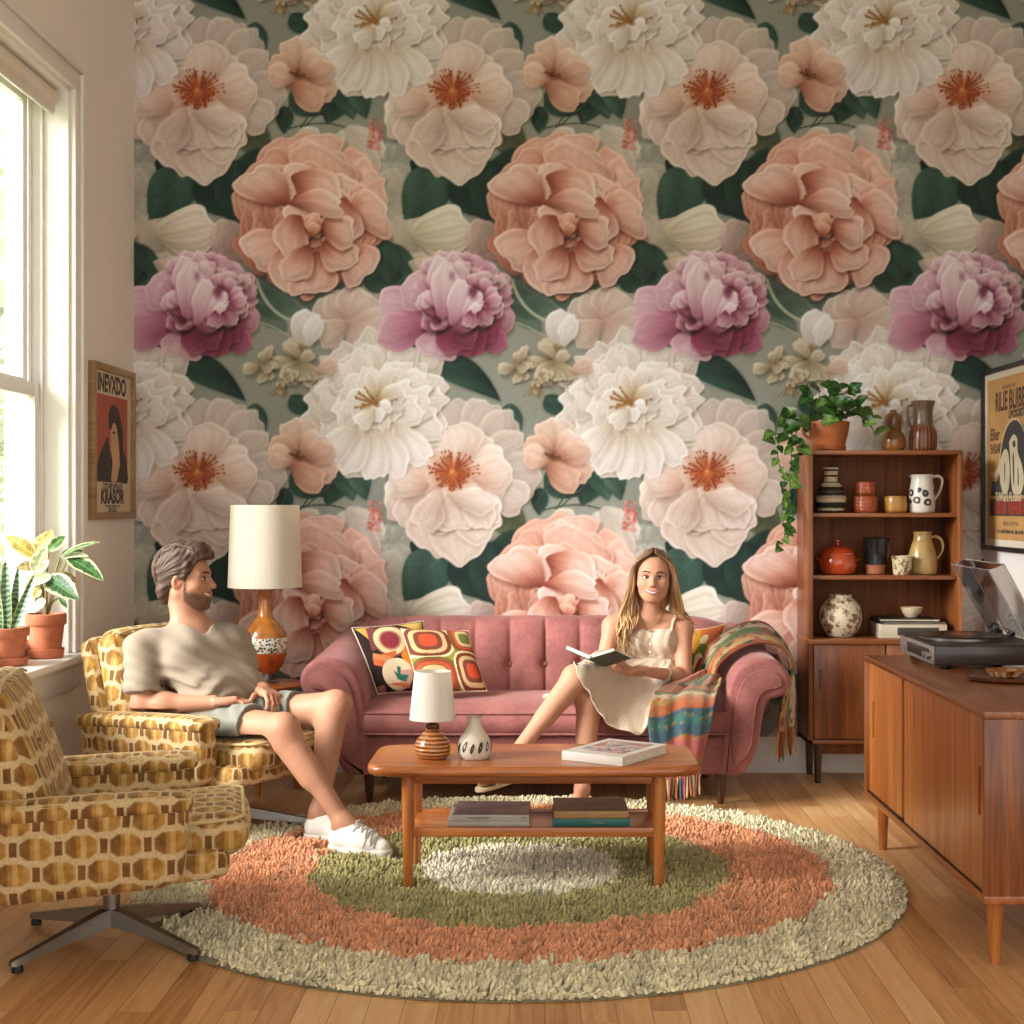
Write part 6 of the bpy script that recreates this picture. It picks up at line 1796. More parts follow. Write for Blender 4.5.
LV = [((200, 320), (35, 200), 5.84, 5.86, 88, LY, (.2, -1, .5)), ((225, 310), (295, 168), 5.84, 5.90, 110, LY, (-.3, -1, .4)), ((275, 290), (372, 205), 5.82, 5.86, 70, LGR, (.1, -1, .6)),
      ((340, 325), (575, 238), 5.80, 5.72, 44, LGR, (.1, -.8, 1)), ((390, 330), (590, 462), 5.78, 5.66, 92, LG, (.5, -1, .6)), ((355, 330), (505, 322), 5.80, 5.74, 56, LPALE, (0, -.6, 1)),
      ((262, 440), (448, 570), 5.76, 5.66, 118, LG, (.3, -1, .4)), ((282, 420), (140, 500), 5.76, 5.68, 104, LPALE, (-.3, -1, .4)), ((205, 372), (88, 388), 5.82, 5.80, 56, LBR, (0, -1, .4)),
      ((320, 410), (455, 474), 5.82, 5.82, 44, LBR, (.2, -1, .8)), ((200, 420), (262, 270), 5.80, 5.84, 92, LPALE, (.1, -1, .1)), ((340, 555), (384, 614), 5.80, 5.78, 34, LG, (.2, -1, .2)),
      ((215, 350), (140, 290), 5.86, 5.9, 60, LPALE, (0, -1, .2)), ((350, 310), (480, 290), 5.84, 5.86, 50, LG, (0, -1, .5)), ((255, 560), (196, 640), 5.78, 5.76, 50, LPALE, (-.2, -1, .3)), ((230, 500), (190, 560), 5.80, 5.80, 46, LY, (0, -1, .3))]
for b_, t_, Yb, Yt, wd, mt, nr in LV:
    B_, T_ = RP(*b_, Yb), RP(*t_, Yt)
    part(o, 'leaf', leaf_mesh(B_, T_, wd/5.69/253*1.15, nr, .06, .18), mt, uv=True)
    mid = (root+B_)*.5+Vector((0, 0, .02))
    part(o, 'stem', G().tube(spline([root+Vector((B_.x*.1, 0, 0)), mid, B_], 12), [.0035]*11+[.002], 6), M_STEM)
o, (x0, y0), zt = terracotta('snake_plant', 'snake plant with upright banded blades in a terracotta pot nearest the camera on the sill', 2.5, 5.52, 26, 9, 21, 20, 8)
def snake():
    t = NT('snake_plant_blade'); x, y, z = t.sep(t.co()); n = t.noise(t.co(), 18, 2, .5)
    w = t.math('SINE', t.math('ADD', t.math('MULTIPLY', z, 330.0), t.math('MULTIPLY', n, 16.0)))
    uv = t.n('ShaderNodeUVMap').outputs[0]; u, v, _ = t.sep(uv); a = t.math('ABSOLUTE', t.math('MULTIPLY_ADD', u, 2.0, -1.0))
    c = t.ramp(t.math('MULTIPLY_ADD', w, .5, .5), [(.2, (40, 76, 50)), (.8, (110, 140, 96))])
    return t.fin(t.mix(t.math('MULTIPLY', t.math('SUBTRACT', a, .78), 8.0, clamp=True), c, tuple(lin((150, 160, 90)))), .4)
M_SN = snake(); s = FOC/5.52
for bx, tx, ty, wd, dy in ((8, 6, 560, 11, 0), (14, 17, 567, 8, .01), (17, 37, 574, 8, -.015), (-2, -3, 566, 10, .01), (3, 1, 580, 9, -.03), (-10, -16, 572, 9, .0)):
    B_ = Vector(((bx-2.5)/s*.8, dy, zt-.015)); T_ = Vector(((tx-2.5)/s, dy*1.5, EYE-(ty-PY0)/s-SILL))
    part(o, 'leaf', leaf_mesh(B_, T_, wd/s*1.1, (0.1, -1, .1), .02, .5, 20, 6, (.62, .5)), M_SN, uv=True)

# trailing plant on the bookcase
YP = 6.70; sP = FOC/YP
rr = random.Random(8)
o = PLANTER
org = Vector(o.location)
PV = lambda zx, zy, dy: Vector(at(760+zx/3.413, 360+zy/3.413, YP+dy))-org
M_VINE = flat('vine_stem', (74, 96, 46), .6)
LP1 = leaf_mat('pothos_leaf', (20, 58, 20), (60, 110, 36)); LP2 = leaf_mat('pothos_light_leaf', (46, 92, 30), (110, 150, 58))
def heart(p, dirn, nrm, L):
    dirn = Vector(dirn).normalized()
    return leaf_mesh(p, p+dirn*L, L*.74, nrm, rr.uniform(.03, .12), .22, 10, 6, (.58, .72))
vines = [[(180, 215, .0), (120, 205, -.04), (75, 250, -.07), (60, 330, -.06), (85, 420, -.05), (75, 520, -.05), (85, 590, -.05), (68, 645, -.05)],
         [(190, 210, -.03), (140, 215, -.09), (112, 290, -.10), (105, 370, -.16), (100, 470, -.17), (112, 545, -.17)],
         [(175, 205, .02), (110, 180, .03), (62, 200, .02), (50, 290, .0)],
         [(280, 205, .0), (320, 150, -.03), (365, 190, -.05), (395, 260, -.06)], [(270, 205, -.04), (340, 165, -.07), (352, 215, -.08)],
         [(200, 205, -.02), (180, 130, -.02), (150, 100, .0)], [(240, 205, .0), (235, 110, .0), (215, 70, .01)], [(260, 205, .0), (290, 110, .0), (350, 105, .02)], [(225, 205, -.06), (215, 160, -.09), (190, 170, -.11)], [(230, 205, -.06), (255, 150, -.10), (262, 175, -.12)], [(215, 205, .04), (200, 90, .05)], [(245, 205, .05), (262, 95, .05)], [(235, 205, -.06), (212, 190, -.11), (212, 220, -.125)], [(160, 225, -.05), (85, 215, -.08), (95, 270, -.10), (130, 300, -.12)]]
for pts in vines:
    P = spline([PV(*p) for p in pts], max(10, len(pts)*7))
    part(o, 'vine', G().tube(P, .0022, 5), M_VINE)
    L_ = sum((Vector(P[i+1])-Vector(P[i])).length for i in range(len(P)-1))
    nl = max(3, int(L_/.030)); trailing = L_ > .3
    for k in range(nl):
        i = min(len(P)-1, int((k+.8)/nl*(len(P)-1)))
        p = Vector(P[i])
        side = rr.choice((-1, 1))
        d = Vector((side*rr.uniform(.3, 1), -rr.uniform(.2, .8), rr.uniform(-1.3, -.2) if trailing else rr.uniform(-.7, .5)))
        part(o, 'leaf', heart(p, d, (rr.uniform(-.4, .4), -1, rr.uniform(.3, 1.1)), rr.uniform(.040, .062) if trailing else rr.uniform(.06, .085)), LP1 if rr.random() < .65 else LP2, uv=True)
# ---------------------------------------------------------------- people
V3 = lambda *a: np.array(a, float)
def skin_mat():
    t = NT('skin'); c = t.attr(); n = t.noise(t.co(), 60, 3, .6); n2 = t.noise(t.co(), 12, 2, .5)
    k = t.math('MULTIPLY_ADD', n, .16, t.math('MULTIPLY_ADD', n2, .16, .84))
    t.bump(t.noise(t.co(), 500, 2, .5), .05, .001)
    return t.fin(t.mix(1.0, c, t.comb(k, k, k), 'MULTIPLY'), .55, 0, .28, sub=.05)
M_SKIN = skin_mat()
M_EYEW = flat('eye_white', (226, 220, 212), .25, var=.01); M_IRISB = flat('iris_brown', (50, 34, 24), .2); M_TEETH = flat('teeth', (236, 230, 220), .3, var=.01)
M_BROW = flat('brow_hair', (72, 48, 34), .8); M_LASH = flat('lash_line', (40, 26, 20), .7); M_LIP = flat('lip_rose', (184, 88, 84), .45, var=.05); M_LIPM = flat('lip_tan', (170, 100, 84), .5, var=.05)

class Frame:
    def __init__(s, o, f, up=(0, 0, 1), k=1.0):
        s.o, s.R, s.k = np.array(o, float), np.array(rotm(f, up)), k
    def p(s, *q): return s.o+s.R@(np.array(q, float)*s.k)
    def loc(s, V): return (np.asarray(V)-s.o)@s.R/s.k

def add_head(S, H, female=False):
    k = H.k; R = H.R; P = H.p
    E = lambda c, r, kk=.02, mode='add': S.ell(P(*c), [x*k for x in r], R, kk*k, mode)
    Cp = lambda a, b, ra, rb=None, kk=.015, mode='add': S.cap(P(*a), P(*b), ra*k, (ra if rb is None else rb)*k, kk*k, mode=mode)
    E((0, -.014, .036), (.076, .096, .086), 0)
    E((0, .022, .000), (.067, .072, .088), .03)
    E((0, .034, -.045), (.054 if female else .058, .054, .062), .03)
    jw = .040 if female else .050
    for sx in (-1, 1):
        Cp((sx*jw*1.12, -.002, -.050), (sx*.022, .066, -.085 if female else -.092), .020, .019, .03)
        E((sx*.042, .060, -.026), (.024, .024, .020), .03)                     # cheek
        Cp((sx*.012, .086, .022), (sx*.044, .070, .020), .011, .010, .016)     # brow ridge
        E((sx*.031, .094, .004), (.017, .013, .010), .014, 'sub')              # eye socket
    E((0, .074 if female else .076, -.089 if female else -.096), (.020 if female else .024, .017, .016 if female else .018), .025)          # chin
    nb = 0 if female else .005
    Cp((0, .087, .014), (0, .106+nb, -.022), .0085, .0108+nb*.2, .012)         # nose
    E((0, .108+nb, -.028), (.0112, .0115, .0100), .008)
    for sx in (-1, 1): E((sx*.011, .097, -.032), (.0085, .010, .0075), .006)
    E((0, .086, -.062), (.027, .013, .020), .018)                              # mouth mound
    for sx in (-1, 1):
        M = np.array(Matrix.Rotation(sx*.35, 3, 'Z') @ Matrix.Rotation(-.18, 3, 'X'))
        S.ell(P(sx*.0765, -.006, -.010), [.010*k, .020*k, .031*k], R@M, .006*k)
        S.ell(P(sx*.085, .000, -.008), [.006*k, .010*k, .017*k], R@M, .006*k, 'sub')

def settle(S, P, gap, it=5):
    P = np.array(P, float)
    for _ in range(it):
        d = sample(S, P)
        g = np.stack([sample(S, P+np.eye(3)[a]*S.h)-sample(S, P-np.eye(3)[a]*S.h) for a in range(3)], 1)
        g /= np.maximum(np.linalg.norm(g, axis=1, keepdims=True), 1e-6)
        P += g*np.clip(gap-d, -.012, .012)[:, None]
    return P
def face_extras(H, female, SF):
    """eyes, brows, lips and teeth that belong to the body mesh; returns G with material index 1.."""
    g = G(); P = lambda *q: tuple(H.p(*q)); k = H.k; R3 = Matrix(H.R.tolist())
    for sx in (-1, 1):
        g.sphere(P(sx*.031, .0765, .004), (.0132*k, .0112*k, (.0074 if female else .0062)*k), 20, 12, 1, R=R3)
        g.sphere(P(sx*.0305, .0855, .0040), (.0052*k, .0035*k, .0056*k), 16, 10, 2, R=R3)
        up = [P(sx*(.0165+.029*i/8), .0855+.004*math.sin(PI*i/8)-.008*(i/8)**2, .0060+.0050*math.sin(PI*i/8)**.8-.001*i/8) for i in range(9)]
        g.tube(up, [.0010*k]+[.0020*k]*7+[.0012*k], 8, 4)
        lo = [P(sx*(.0175+.027*i/8), .085+.003*math.sin(PI*i/8)-.008*(i/8)**2, .0030-.0030*math.sin(PI*i/8)) for i in range(9)]
        g.tube(lo, .0011*k, 6, 4 if female else 3)
        br = [P(sx*(.014+.037*i/8), .0935-.014*(i/8)**1.6, .0235+(.006 if female else .005)*math.sin(PI*min(1, i/8*.8+.1))) for i in range(9)]
        br = [tuple(p) for p in settle(SF, br, .0012*k)]
        g.tube(br, [(.0030 if female else .0042)*k]*6+[.0028*k, .002*k, .001*k], 8, 3)
        g.sphere(P(sx*.0055, .1075, -.0375), (.0030*k, .0030*k, .0018*k), 10, 6, 3, R=R3)
    # smiling mouth: teeth, lips
    def arc(w, y0, z0, dz, dy, n=13):
        return [P(w*(2*i/(n-1)-1), y0-dy*(2*i/(n-1)-1)**2, z0+dz*(2*i/(n-1)-1)**2) for i in range(n)]
    mz = -.0625
    fit = lambda L_, gap: [tuple(p) for p in settle(SF, L_, gap)]
    rows = []
    for z_, yy in ((mz+.0045, .0990), (mz, .0998), (mz-.0055, .0990)):
        rows.append(fit(arc(.0190 if female else .0215, yy, z_*.6+mz*.4, .0070 if z_ > mz-.003 else .0098, .0165), .0010*k))
    V = [p for r in rows for p in r]; n = 13
    g.add(V, [(a*n+i, a*n+i+1, (a+1)*n+i+1, (a+1)*n+i) for a in range(2) for i in range(n-1)], 5)
    tp = [.0012]+[.0024, .0030, .0034, .0036, .0034, .0032, .0034, .0036, .0034, .0030, .0024]+[.0012]
    g.tube(fit(arc(.0225 if female else .0265, .1005, mz+.0056, .0050, .0215), .0010*k), [x*k for x in tp], 8, 6)
    g.tube(fit(arc(.0215 if female else .0255, .0995, mz-.0078, .0140, .0215), .0008*k), [x*k*1.12 for x in tp], 8, 6)
    return g

def add_hand(S, wrist, dirv, palm_n, thumb_side, curl=(.35, .5, .4), k=1.0, spread=.10, curl_step=.06, thumb=(.9, .45)):
    """palm, four bent fingers of their own lengths and a thumb that leaves the side of the palm"""
    w = np.array(wrist, float); d = np.array(dirv, float); d /= np.linalg.norm(d)
    n = np.array(palm_n, float); n -= d*(n@d); n /= np.linalg.norm(n)
    s = np.cross(d, n)*thumb_side                    # towards the thumb
    R = np.stack([s, d, n], 1)
    S.box(w+d*.046*k, (.038*k, .047*k, .0135*k), .012*k, R, .010)
    S.ell(w+d*.036*k+s*.024*k+n*.008*k, (.016*k, .030*k, .014*k), R, .012)
    S.ell(w+d*.040*k-s*.026*k+n*.006*k, (.012*k, .032*k, .011*k), R, .012)
    for i, (off, L, r) in enumerate(((.0285, .92, .0086), (.0098, 1.0, .0088), (-.0092, .94, .0084), (-.0275, .74, .0074))):
        p = w+d*(.088-.004*abs(i-1))*k+s*off*k
        fd = d+s*off*spread*20*.5; fd /= np.linalg.norm(fd); ang = 0
        for j, (seg, q) in enumerate(zip((.042, .027, .021), curl)):
            ang += q+curl_step*i*(.6 if j else 1)
            v = fd*math.cos(ang)+n*math.sin(ang)
            e = p+v*seg*L*k
            S.cap(p, e, r*k*(1-.07*j), r*k*(.93-.07*j), .0045)
            S.ell(e, [r*k*(.97-.07*j)]*3, None, .002)
            p = e
    p = w+d*.030*k+s*.030*k+n*.006*k
    td = s*math.sin(thumb[0])+d*math.cos(thumb[0])+n*.35; td /= np.linalg.norm(td)
    e = p+td*.036*k; S.cap(p, e, .0125*k, .0100*k, .010)
    td2 = td*math.cos(thumb[1])+(d*.8+n*.4)*math.sin(thumb[1]); td2 /= np.linalg.norm(td2)
    e2 = e+td2*.030*k; S.cap(e, e2, .0100*k, .0085*k, .004)

def sample(S, P):
    q = np.clip(((np.asarray(P, float)-S.lo)/S.h), 0, S.n-1.001); i = q.astype(int); f = q-i
    r = 0
    for a in (0, 1):
        for b in (0, 1):
            for c in (0, 1):
                w = (f[:, 0] if a else 1-f[:, 0])*(f[:, 1] if b else 1-f[:, 1])*(f[:, 2] if c else 1-f[:, 2])
                r = r+w*S.d[i[:, 0]+a, i[:, 1]+b, i[:, 2]+c]
    return r
def push_out(S, P, gap, it=4):
    P = np.array(P, float)
    for _ in range(it):
        d = sample(S, P); m = d < gap
        if not m.any(): break
        g = np.stack([sample(S, P+np.eye(3)[a]*S.h)-sample(S, P-np.eye(3)[a]*S.h) for a in range(3)], 1)
        g /= np.maximum(np.linalg.norm(g, axis=1, keepdims=True), 1e-6)
        P[m] += (g*np.minimum(gap-d, .02)[:, None])[m]
    return P

def join_body(root, V, F, col, extra, mats):
    n = len(V); EV = np.array(extra.V); 
    tri = [list(f) for f in extra.F]
    me_V = np.concatenate([V, EV]); base = np.array(root.location)
    me = bpy.data.meshes.new('body')
    me.from_pydata((me_V-base).tolist(), [], F.tolist()+[[n+i for i in f] for f in tri])
    for m in mats: me.materials.append(m)
    me.polygons.foreach_set('material_index', np.array([0]*len(F)+extra.MI, np.int32))
    a = me.color_attributes.new('Col', 'FLOAT_COLOR', 'POINT')
    c = np.ones((len(me_V), 4), np.float32); c[:n, :3] = col
    a.data.foreach_set('color', c.ravel())
    me.polygons.foreach_set('use_smooth', [True]*len(me.polygons))
    me.update()
    o = bpy.data.objects.new('body', me); COL.objects.link(o); o.parent = root
    return o
def cloth_part(root, name, S, mat, smooth=2, label=None, parent=None):
    V, F = S.mesh(smooth)
    o = make_np(name, V, F, mat, parent=parent or root, loc=root.location)
    if label: o['label'] = label
    return o
def knit(name, c, scale=900, strength=.15, var=.05, rough=.9, waffle=0):
    t = NT(name); co = t.co(); n = t.noise(co, 14, 3, .6); n2 = t.noise(co, scale, 1, .5)
    col = t.ramp(t.math('ADD', t.math('MULTIPLY', n, .7), t.math('MULTIPLY', n2, .3)), [(.3, tuple(x*(1-var) for x in c)), (.7, tuple(min(255, x*(1+var)) for x in c))])
    h = n2
    if waffle:
        x, y, z = t.sep(co); q = lambda v: t.math('SINE', t.math('MULTIPLY', v, 2*PI/waffle))
        h = t.math('MULTIPLY_ADD', t.math('MULTIPLY', q(t.math('ADD', x, t.math('MULTIPLY', y, .8))), q(z)), .8, n2)
        col = t.mix(t.math('MULTIPLY_ADD', h, .14, .10, clamp=True), col, tuple(v*.62 for v in lin(c)))
    t.bump(h, strength, .004 if waffle else .001)
    return t.fin(col, rough, 0, .2, sheen=.2)
def mixc(col, m, c):
    m = np.clip(m, 0, 1)[:, None]
    return col*(1-m)+np.array(c, float)/255*m

# ================================================================= the man
CH = np.array((-1.23, 5.66, .006)); TH = math.radians(-30)
CR_ = np.array(Matrix.Rotation(TH, 3, 'Z')); CRT = np.array(Matrix.Rotation(TH, 3, 'Z') @ Matrix.Rotation(math.radians(-4), 3, 'Y')); CRB = np.array(Matrix.Rotation(TH, 3, 'Z') @ Matrix.Rotation(math.radians(-21), 3, 'Y'))
def chair_sub(S, e=.003):
    S.box(CH+CR_@V3(.065, 0, .318), (.328+e, .255+e, .070+e), .04, CRT, 0, 'sub')
    S.box(CH+CR_@V3(-.310, 0, .550)+CRB@V3(.012, 0, 0), (.094+e, .30+e, .232+e), .05, CRB, 0, 'sub')
    for sg in (-1, 1):
        S.box(CH+CR_@V3(-.085, sg*.318, .33), (.315+e, .070+e, .150+e), .03, CR_, 0, 'sub')
        S.box(CH+CR_@V3(-.085, sg*.325, .446), (.325+e, .070+e, .038+e), .02, CR_, 0, 'sub')
f_m = V3(.74, -.67, 0); l_m = V3(.67, .74, 0); up = up_ = V3(0, 0, 1)
def nearer(P, d):
    k = (P[1]-d)/P[1]
    return V3(P[0]*k, P[1]*k, EYE+(P[2]-EYE)*k)
pel = V3(-1.200, 5.60, .435); wai = nearer(V3(-1.245, 5.67, .535), .06); che = nearer(V3(-1.335, 5.745, .660), .11); nkb = nearer(V3(-1.380, 5.782, .752), .13)
hipR, hipL = pel-l_m*.085-up_*.01, pel+l_m*.085-up_*.01
knR, knL = V3(-.945, 5.31, .445), V3(-.785, 5.52, .500)
anR, anL = V3(-.715, 5.255, .112), V3(-.83, 5.44, .115)
shR, shL = nearer(V3(-1.545, 5.66, .697), .13), nearer(V3(-1.250, 5.905, .700), .13)
elR, elL = V3(-1.495, 5.48, .505), nearer(V3(-1.165, 5.80, .530), .08)
wrR, wrL = V3(-1.225, 5.455, .520), V3(-1.070, 5.60, .548)
HM = Frame(nearer(V3(-1.412, 5.785, .962), .13), (1, -.10, -.03), (-.03, 0, 1), .985)
man = thing('person', 'bearded man in taupe t-shirt and grey shorts sitting in the patterned armchair', 'person', (-1.21, 5.62, .40))
def man_arms(S):
    for sh, el, wr in ((shR, elR, wrR), (shL, elL, wrL)):
        S.cap(sh, el, .050, .043, .03); S.cap(el, wr, .044, .028, .02)
        m = el+(wr-el)*.30; S.ell(m, (.045, .045, .045), None, .03)
S = SDF((-1.68, 5.02, .0), (-.42, 6.06, 1.12), .0034)
S.cap(pel-l_m*.06, pel+l_m*.06, .105, None, .03); S.cap(wai-l_m*.05, wai+l_m*.05, .098, None, .06); S.cap(che-l_m*.075, che+l_m*.075, .092, None, .06)
S.cap(nkb, shR+up*.0, .056, .052, .05); S.cap(nkb, shL, .056, .052, .05)
S.cap(nkb+V3(0, 0, -.03), HM.p(0, -.016, -.05), .055, .048, .03)
S.cap(nkb+l_m*-.05, HM.p(0, -.022, -.06), .030, .032, .04); S.cap(nkb+l_m*.05, HM.p(0, -.022, -.06), .030, .032, .04)
add_head(S, HM)
man_arms(S)
add_hand(S, wrR, V3(.94, .06, .10), V3(.1, -.15, -1), 1, (.30, .45, .35), 1.02)
add_hand(S, wrL, V3(.55, -.80, -.16), V3(-.1, -.25, -1), -1, (.50, .75, .5), 1.02)
for hp, kn, an in ((hipR, knR, anR), (hipL, knL, anL)):
    S.cap(hp, kn, .080, .053, .02); S.ell(kn+V3(.012, -.008, .0), (.043, .043, .046), None, .03)
    S.cap(kn, an, .048, .031, .03)
    ax = (an-kn)/np.linalg.norm(an-kn); back = V3(-.85, .5, -.3); back = back-ax*(back@ax); back /= np.linalg.norm(back)
    S.cap(kn+ax*.06+back*.024, kn+ax*.20+back*.022, .041, .030, .05)
def foot_frame(an, toe_dir, heel_z):
    d = np.array(toe_dir, float); d /= np.linalg.norm(d)
    return d
fdR, fdL = V3(.90, -.42, 0), V3(.95, -.28, 0)
for an, fd in ((anR, fdR), (anL, fdL)):
    fd = fd/np.linalg.norm(fd)
    S.cap(an, an+fd*.10+V3(0, 0, -.055), .034, .030, .03); S.cap(an, an-fd*.03+V3(0, 0, -.06), .032, .030, .03)
chair_sub(S, .008)
hl = lambda X, Y, Z: HM.loc(np.stack([X, Y, Z], 1))
def beard_mask(L):
    x, y, z = L[:, 0], L[:, 1], L[:, 2]
    low = np.clip((-.046+.30*np.clip(.075-y, 0, .2)+.010*np.exp(-(x/.03)**2)-z+.004*np.sin(y*160+x*90))/.020, 0, 1)          # below the cheek line
    jaw = np.clip((z+.052+.9*np.clip(y-.03, -.1, .06))/.02+0, 0, 1)
    side = np.clip((y-.000)/.012, 0, 1)*np.clip((z+.132)/.012, 0, 1)
    burn = np.clip((.012-np.abs(y-.018))/.006, 0, 1)*np.clip((.02-z)/.01, 0, 1)*(np.abs(x) > .05)
    m = np.maximum(low*side, burn)
    chinlow = np.clip((z+.128)/.012, 0, 1)
    lips = np.exp(-((x/.022)**2+((z+.064)/.008)**2))*(y > .08)
    neck = np.clip((y-(.012+np.clip(-.085-z, 0, 1)*1.2))/.012, 0, 1)
    return np.clip(m*chinlow*neck-lips, 0, 1)
def bw(X, Y, Z):
    L = hl(X, Y, Z); m = beard_mask(L)*(np.abs(L).max(1) < .16)
    return -m*(.0035+.0016*np.sin(L[:, 2]*420+L[:, 0]*300)*np.sin(L[:, 1]*380))
S.warp(bw, .03)
V, F = S.mesh(1)
L = HM.loc(V); inhead = (np.abs(L[:, 0]) < .12) & (np.abs(L[:, 1]) < .15) & (L[:, 2] > -.14) & (L[:, 2] < .15)
col = np.tile(np.array((178, 124, 94))/255., (len(V), 1))
e = lambda c, r: np.exp(-(((L-np.array(c))/np.array(r))**2).sum(1))*inhead
for sx in (-1, 1): col = mixc(col, .45*e((sx*.045, .07, -.025), (.022, .03, .02)), (204, 118, 94)); col = mixc(col, .5*e((sx*.08, -.005, -.01), (.02, .025, .035)), (204, 112, 88))
col = mixc(col, .35*e((0, .108, -.028), (.015, .015, .014)), (202, 116, 92))
bm_ = beard_mask(L)*inhead*(.86+.14*np.sin(L[:, 2]*500)*np.sin(L[:, 1]*420+L[:, 0]*400))
col = mixc(col, bm_*.86, (84, 58, 44))
scalp = inhead & (L[:, 2] > .03) & (L[:, 1] < .05)
col = mixc(col, scalp*.8, (84, 58, 42))
# reddish hands, knees and elbows
for c, r in ((knR, .06), (knL, .06), (elR, .05), (wrR+V3(.09, -.02, -.01), .05), (wrL+V3(.05, -.06, -.03), .05)):
    col = mixc(col, .32*np.exp(-((V-c)**2).sum(1)/r**2), (200, 118, 92))
join_body(man, V, F, linv(col), face_extras(HM, False, S), [M_SKIN, M_EYEW, M_IRISB, M_BROW, M_LASH, M_TEETH, M_LIPM])
# t-shirt
S2 = SDF((-1.72, 5.28, .38), (-.95, 6.08, .86), .0042)
S2.cap(pel-l_m*.065+f_m*-.01, pel+l_m*.065+f_m*-.01, .112, None, .03, cuts=[(pel+f_m*.085, f_m*.8+V3(0, 0, -.6))])
S2.cap(wai-l_m*.062, wai+l_m*.062, .115, None, .06); S2.cap(che-l_m*.085, che+l_m*.085, .107, None, .07)
S2.cap(nkb+V3(0, 0, -.012), shR+V3(0, 0, .002), .062, .060, .05); S2.cap(nkb+V3(0, 0, -.012), shL+V3(0, 0, .002), .062, .060, .05)
for sh, el, t_ in ((shR, elR, .78), (shL, elL, .58)):
    ax = (el-sh)/np.linalg.norm(el-sh); en = sh+(el-sh)*t_
    S2.cap(sh, sh+(el-sh)*1.0, .066, .072, .035, cuts=[(en, ax)])
S2.cap(nkb+V3(.012, -.012, .0), HM.p(0, -.01, -.06), .066, .062, .012, mode='sub')
S2.ell(nkb+f_m*.016+V3(0, 0, .034), (.066, .066, .046), None, .008, 'sub')
def folds(X, Y, Z):
    a = (X*.71+Y*.70); b = (X*.70-Y*.71); z = Z
    k1 = np.clip((.66-z)/.10, 0, 1)
    w = np.sin(95*z+30*b+7*np.sin(14*a)+2*np.sin(30*b))*.0058*k1
    w += np.sin(60*a+70*z+3*np.sin(20*z))*.0034
    w += np.sin(120*(z+.5*a))*.0012*k1
    return w
S2.warp(folds); chair_sub(S2, .003)
M_TEE = knit('taupe_jersey', (148, 133, 113), 1200, .12, .05)
tee = cloth_part(man, 't_shirt', S2, M_TEE, 1)
rim = []
for i in range(41):
    a = 2*PI*i/40; c = nkb+f_m*.014+V3(0, 0, .030)
    q = c+l_m*(.069*math.cos(a))+(f_m*.90+V3(0, 0, -.34)*1.0)*(.064*math.sin(a))
    rim.append(q)
cg = G().tube([tuple(p-np.array(man.location)) for p in rim], .0048, 8, caps=False)
make('collar', cg, M_TEE, parent=tee)
pk = [np.array(p) for p in ()]
# shorts
S3 = SDF((-1.42, 5.22, .30), (-.80, 5.85, .66), .0042)
S3.cap(pel-l_m*.06, pel+l_m*.06, .108, None, .03, cuts=[(pel+V3(0, 0, .055), V3(-.3, .3, 1))])
for hp, kn, t_, r1 in ((hipR, knR, .60, .078), (hipL, knL, .58, .078)):
    ax = (kn-hp)/np.linalg.norm(kn-hp); en = hp+(kn-hp)*t_
    S3.cap(hp, hp+(kn-hp)*.9, .089, r1, .03, cuts=[(en, ax)])
S3.warp(lambda X, Y, Z: .0028*np.sin(70*X-40*Y+60*Z+3*np.sin(25*Z))+.002*np.sin(110*Z+30*X)); chair_sub(S3, .003)
M_SHORT = knit('grey_green_cotton', (122, 121, 108), 1000, .15, .06)
cloth_part(man, 'shorts', S3, M_SHORT, 1)
# hair
SH = SDF(HM.o-.17, HM.o+.17, .0028)
P = HM.p; R = HM.R
W = lambda v: R@np.array(v, float)
cuts = [(P(0, .060, .060), W((0, 1, -.50))), (P(0, .012, .000), W((0, .64, -.77)))]
SH.ell(P(0, -.018, .040), (.0855, .1080, .0990), R, 0, cuts=cuts)
SH.ell(P(0, -.070, -.045), (.062, .040, .060), R, .02, cuts=[(P(0, -.03, -.098), W((0, .3, -1)))])
for x in (-.045, -.022, .0, .022, .045):
    SH.cap(P(x, -.02, .118-abs(x)*.25), P(x*1.05, .060, .116-abs(x)*.25), .026, .026, .015)
    SH.cap(P(x*1.05, .055, .120-abs(x)*.3), P(x*1.1, .088, .098-abs(x)*.2), .024, .014, .015)
for sx in (-1, 1): SH.cap(P(sx*.073, .030, .060), P(sx*.074, .022, .005), .012, .008, .012)
def hairw(X, Y, Z):
    L = HM.loc(np.stack([X, Y, Z], 1)); x, y, z = L.T
    q = np.arctan2(z+.02, y+.10)                       # combed back and up
    s1 = np.sin(46*q+38*x+2.5*np.sin(40*y+20*z)); s2 = np.sin(120*x+30*z+3*np.sin(35*y))
    s3 = np.sin(230*(z*.8-y*.5)+60*x)
    return .0012*s1+.0012*s2+.0010*s3
SH.warp(hairw, .03)
V, F = SH.mesh(0); L = HM.loc(V)
st = .5+.25*np.sin(46*np.arctan2(L[:, 2]+.02, L[:, 1]+.10)+38*L[:, 0])+.25*np.sin(230*(L[:, 2]*.8-L[:, 1]*.5)+60*L[:, 0])
hc = np.array((52, 36, 26))/255*(1-st[:, None])+np.array((98, 70, 50))/255*st[:, None]
M_HAIRM = painted('brown_hair', .55, .35, 700, .3, .15)
hair_m = make_np('hair', V, F, M_HAIRM, parent=man, col=linv(hc), loc=man.location)
rr = random.Random(12); g = G(); mb = np.array(man.location)
